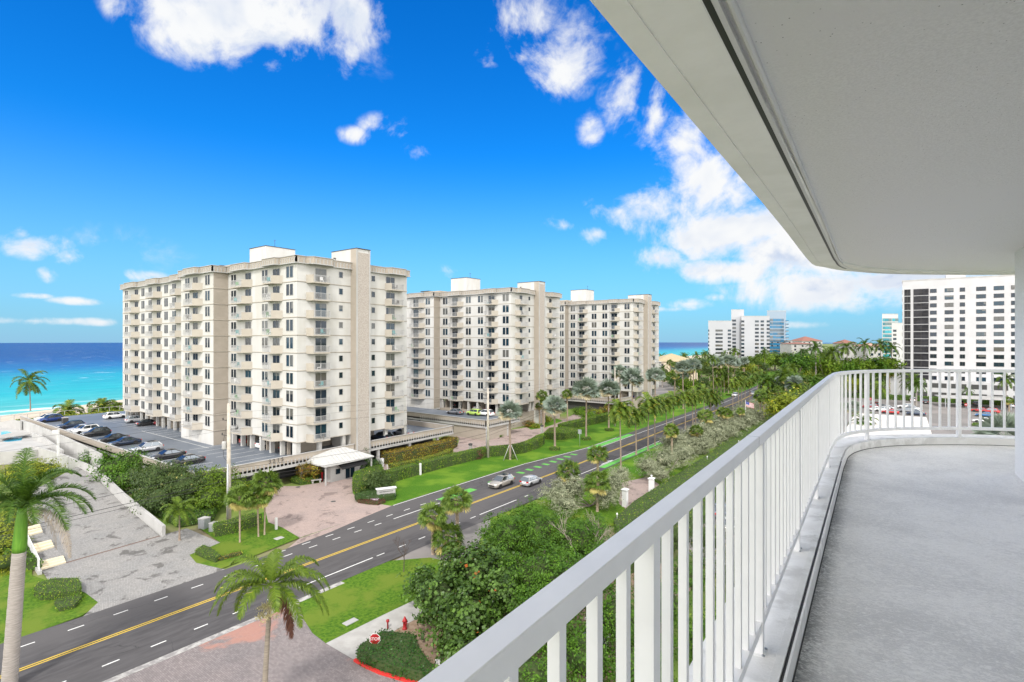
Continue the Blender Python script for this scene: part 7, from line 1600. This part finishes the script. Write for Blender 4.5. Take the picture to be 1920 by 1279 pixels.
# bench, bins, signs at the gatehouse
p = at(593, 906); bn = empty('bench', (p.x, p.y, 0), R(70), 'white stone bench in front of the clipped hedge by the gatehouse', 'bench'); mb = MB(); mb.box(-.8, .8, -.22, .22, .42, .52); mb.build('seat', M['white3'], bn)
for s in (-.55, .55): mb = MB(); mb.box(s-.1, s+.1, -.18, .18, 0, .42); mb.build('leg', M['white3'], bn)
r = lathe_thing('red_post', 'red standpipe cabinet beside the stone bench', 'standpipe', 604, 903, [(0, 0), (.14, 0), (.14, 1.2), (.2, 1.25), (.2, 1.4), (0, 1.45)], M['red'])
r = lathe_thing('green_bin', 'green bin beside the gatehouse door', 'bin', 616, 899, [(0, 0), (.25, 0), (.3, .8), (.32, .82), (.28, .95), (0, 1.0)], pmat('green_plastic', (.02, .20, .06), None, 1, .5))
mb = MB(); mb.box(-.05, .05, -.05, .05, 0, 1.3); p = at(610, 901); 
r = empty('wooden_stand', (p.x, p.y, 0), 0, 'slim pale post between the red standpipe and the green bin', 'post'); mb.build('post', M['wood'], r)
def post_thing(name, label, cat, u, v, w, h, mat, capw=None, z=0.0):
    p = at(u, v, z); r = empty(name, (p.x, p.y, z), 0, label, cat); mb = MB(); mb.box(-w/2, w/2, -w/2, w/2, 0, h); mb.build('post', mat, r)
    if capw: mb = MB(); mb.add([(-capw, -capw, h), (capw, -capw, h), (capw, capw, h), (-capw, capw, h), (-capw, -capw, h+.1), (capw, -capw, h+.1), (capw, capw, h+.1), (-capw, capw, h+.1), (0, 0, h+.3)], [(3, 2, 1, 0), (0, 1, 5, 4), (1, 2, 6, 5), (2, 3, 7, 6), (3, 0, 4, 7), (4, 5, 8), (5, 6, 8), (6, 7, 8), (7, 4, 8)]); mb.build('cap', mat, r)
    return r
post_thing('bollard', 'white bollard on the lawn at the mouth of the pink forecourt', 'bollard', 518, 993, .22, 1.35, M['white2'])
post_thing('white_post', 'white post standing in the gap of the long hedge', 'post', 788, 891, .28, 1.9, M['white2'])
post_thing('barrier_post', 'white barrier machine at the foot of the red-leaved hedge', 'barrier', 716, 876, .5, 1.5, M['white2'])
post_thing('marker_post', 'thin white marker post in front of the barrier machine', 'post', 726, 881, .1, .9, M['white2'])
tb = post_thing('litter_bin', 'white square litter bin with a dark domed lid beside the hedge', 'bin', 679, 893, .8, 1.2, M['white2']); mb = MB(); mb.lathe([(.42, 1.2), (.4, 1.3), (.25, 1.42), (0, 1.45)], 14); mb.build('lid', M['dark'], tb)
for i, (u, v) in enumerate(((882, 850), (1016, 812), (1114, 784))):
    p = at(u, v); r = empty('lamp_pedestal', (p.x, p.y, 0), 0, '%s dark-capped lamp on a pale pedestal behind the long hedge' % ORD[i], 'garden lamp', 'dark-capped lamps behind the long hedge'); mb = MB(); mb.box(-.25, .25, -.25, .25, 0, 1.5); mb.build('pedestal', M['grey'], r); mb = MB(); mb.lathe([(0, 1.5), (.3, 1.5), (.45, 1.7), (.4, 1.85), (.1, 1.95), (0, 2.0)], 12); mb.build('lamp_cap', M['dark'], r)
gp1 = post_thing('gate_pillar', 'white gate pillar with a stepped cap beside the large grey-leaved shrub', 'pillar', 1221.5, 927, .62, 2.2, M['white2'], .42); mb = MB(); mb.lathe([(0, 2.5), (.1, 2.5), (.16, 2.62), (.1, 2.75), (0, 2.78)], 10); mb.build('finial', M['white2'], gp1)
gp2 = post_thing('gate_pillar', 'second white gate pillar half hidden by the shrub left of the pink path', 'pillar', 1172, 950, .62, 2.2, M['white2'], .42)
for i, (u, v) in enumerate(((1157, 972), (1326, 862), (1385, 832), (1306, 930))):
    p = at(u, v, 1.0); r = empty('garden_light', (p.x, p.y, .9), 0, ['small white garden light at the near end of the clipped hedge', 'small white garden light half way along the clipped hedge', 'small white garden light at the far end of the clipped hedge', 'small white garden light beside the gate pillar'][i], 'garden light'); mb = MB(); mb.tube([(0, 0, 0), (0, 0, .5)], .03, 6); mb.build('stem', M['white2'], r); mb = MB(); mb.lathe([(0, .5), (.13, .5), (.11, .6), (.05, .72), (0, .74)], 10); mb.build('lamp_head', M['white2'], r)
# utility boxes
for i, (u, v, w, h, lab) in enumerate(((383, 990, .9, 1.1, 'grey-green utility box under the trees, the left one'), (401, 996, .75, .9, 'smaller grey utility box right of its neighbour under the trees'))):
    p = at(u, v); r = empty('utility_box', (p.x, p.y, 0), R(20), lab, 'utility box'); mb = MB(); mb.box(-w/2, w/2, -w/2, w/2, 0, h); mb.build('cabinet', M['metal'], r); mb = MB(); mb.box(-w/2-.04, w/2+.04, -w/2-.04, w/2+.04, h, h+.08); mb.build('lid', M['white3'], r)
# white sign post at the pool, bus stop sign, traffic signs
p = at(109, 880, 1.0); r = empty('sign_post', (p.x, p.y, 0), 0, 'white square post with a small sign in front of the dark blue wagon', 'sign post'); h = hgt(109, 806, p); mb = MB(); mb.box(-.14, .14, -.14, .14, 0, h); mb.build('post', M['white2'], r); mb = MB(); mb.box(-.9, -.2, -.05, .05, h-.6, h-.1); o = mb.build('sign_plate', M['white2'], r); o.rotation_euler = (0, 0, TH)
p = at(1087, 838); r = empty('road_sign', (p.x, p.y, 0), 0, 'grey back of a square road sign on the east lawn', 'road sign'); h = hgt(1087, 806, p); mb = MB(); mb.tube([(0, 0, 0), (0, 0, h)], .04, 6); mb.build('post', M['metal'], r); mb = MB(); mb.box(-.4, .4, -.03, .03, h-.9, h); o = mb.build('sign_plate', M['metal'], r); o.rotation_euler = (0, 0, R(5))
# flagpole
p = at(1398, 800); fp = empty('flagpole', (p.x, p.y, 0), 0, 'flagpole flying a striped flag above the grey-leaved hedge', 'flagpole'); h = hgt(1396, 752, p); mb = MB(); mb.tube([(0, 0, 0), (0, 0, h)], [.06, .04], 8); mb.lathe([(0, h), (.08, h+.05), (0, h+.12)], 8); mb.build('pole', M['white2'], fp)
mr_, mw_, mbl = M['red'], M['white2'], pmat('flag_blue', (.02, .04, .25), None, 1, .8); mb = MB(); nxs = 14
for j in range(13):
    for i in range(nxs):
        def fpnt(i, j): s = i/nxs; return (nx.x*s*2.2+.12*math.sin(s*7)*-ST, nx.y*s*2.2+.12*math.sin(s*7)*CT, h-.1-j*1.3/13-s*.7-.05*math.sin(s*6))
        canton = i < nxs*.4 and j < 7
        mb.add([fpnt(i, j), fpnt(i+1, j), fpnt(i+1, j+1), fpnt(i, j+1)], [(0, 1, 2, 3)], 2 if canton else (j % 2))
for j in range(3):
    for i in range(4):
        q = fpnt(i+.8*1.0+.5, j*2.1+1.2); mb.add([(q[0]-.03, q[1]-.02, q[2]-.03), (q[0]+.03, q[1]-.02, q[2]-.03), (q[0]+.03, q[1]-.02, q[2]+.03), (q[0]-.03, q[1]-.02, q[2]+.03)], [(0, 1, 2, 3)], 1)
mb.build('flag', [mr_, mw_, mbl], fp)
p = at(1170, 765); fp = empty('flagpole', (p.x, p.y, 0), 0, 'second striped flag on a pole between the silver palms', 'flagpole'); h = hgt(1170, 735, p); mb = MB(); mb.tube([(0, 0, 0), (0, 0, h)], .06, 8); mb.build('pole', M['white2'], fp); mb = MB()
for j in range(9): mb.box(0, 1.6, -.02, .02, h-.2-j*.11-.11, h-.2-j*.11, j % 2)
mb.box(0, .7, -.03, .03, h-.75, h-.2, 2); o = mb.build('flag', [mr_, mw_, mbl], fp); o.rotation_euler = (0, R(35), TH)
# no-entry signs in the lot
for i, (u, v) in enumerate(((1811, 772), (1632, 760))):
    p = at(u, v); r = empty('road_sign', (p.x, p.y, 0), TH, ['round red no-entry sign in the parking lot before the carport', 'red sign beside the left-hand row of cars in the lot'][i], 'road sign'); h = 2.1; mb = MB(); mb.tube([(0, 0, 0), (0, 0, h)], .04, 6); mb.build('post', M['metal'], r); mb = MB(); n = 18; P = [(.5*math.cos(k*2*math.pi/n), .5*math.sin(k*2*math.pi/n)) for k in range(n)]
    mb.add([(x, -.05, z+h) for x, z in P]+[(x, -.02, z+h) for x, z in P], [tuple(range(n)), tuple(range(2*n-1, n-1, -1))]+[(k, (k+1) % n, n+(k+1) % n, n+k) for k in range(n)], 0); mb.box(-.32, .32, -.07, -.0505, h-.08, h+.08, 1); mb.build('sign_plate', [M['red'], M['white2']], r)
# fence along the beach and bin, lifeguard things
f0, f1 = (-176, 30), (-178, 84); fn = empty('beach_fence', (f0[0], f0[1], 0), 0, 'thin pale fence along the sand beyond the parking deck', 'fence'); mb = MB(); n = 22
for i in range(n+1): t = i/n; mb.box((f1[0]-f0[0])*t-.05, (f1[0]-f0[0])*t+.05, (f1[1]-f0[1])*t-.05, (f1[1]-f0[1])*t+.05, -.1, 3.9)
mb.build('posts', M['white3'], fn); mb = MB(); mb.obox(((f1[0]-f0[0])/2, (f1[1]-f0[1])/2), (Vector(f1)-Vector(f0)).normalized(), Vector((1, 0)), 54, .05, 3.8, 3.9); mb.build('top_rail', M['white3'], fn)
p = at(122, 794, DZ); r = empty('litter_bin', (p.x, p.y, DZ), 0, 'dark square bin at the seaward edge of the deck', 'bin'); mb = MB(); mb.box(-.5, .5, -.5, .5, 0, 1.2); mb.box(-.55, .55, -.55, .55, 1.2, 1.3, 1); mb.build('body', [M['dark'], M['white3']], r)
hedge('dune_plants', 'low green dune plants between the deck and the sand', [(-172, 32), (-169, 32), (-169, 86), (-175, 86)], .9+2.3, 'yellow', 30, .35, cat='dune plants')
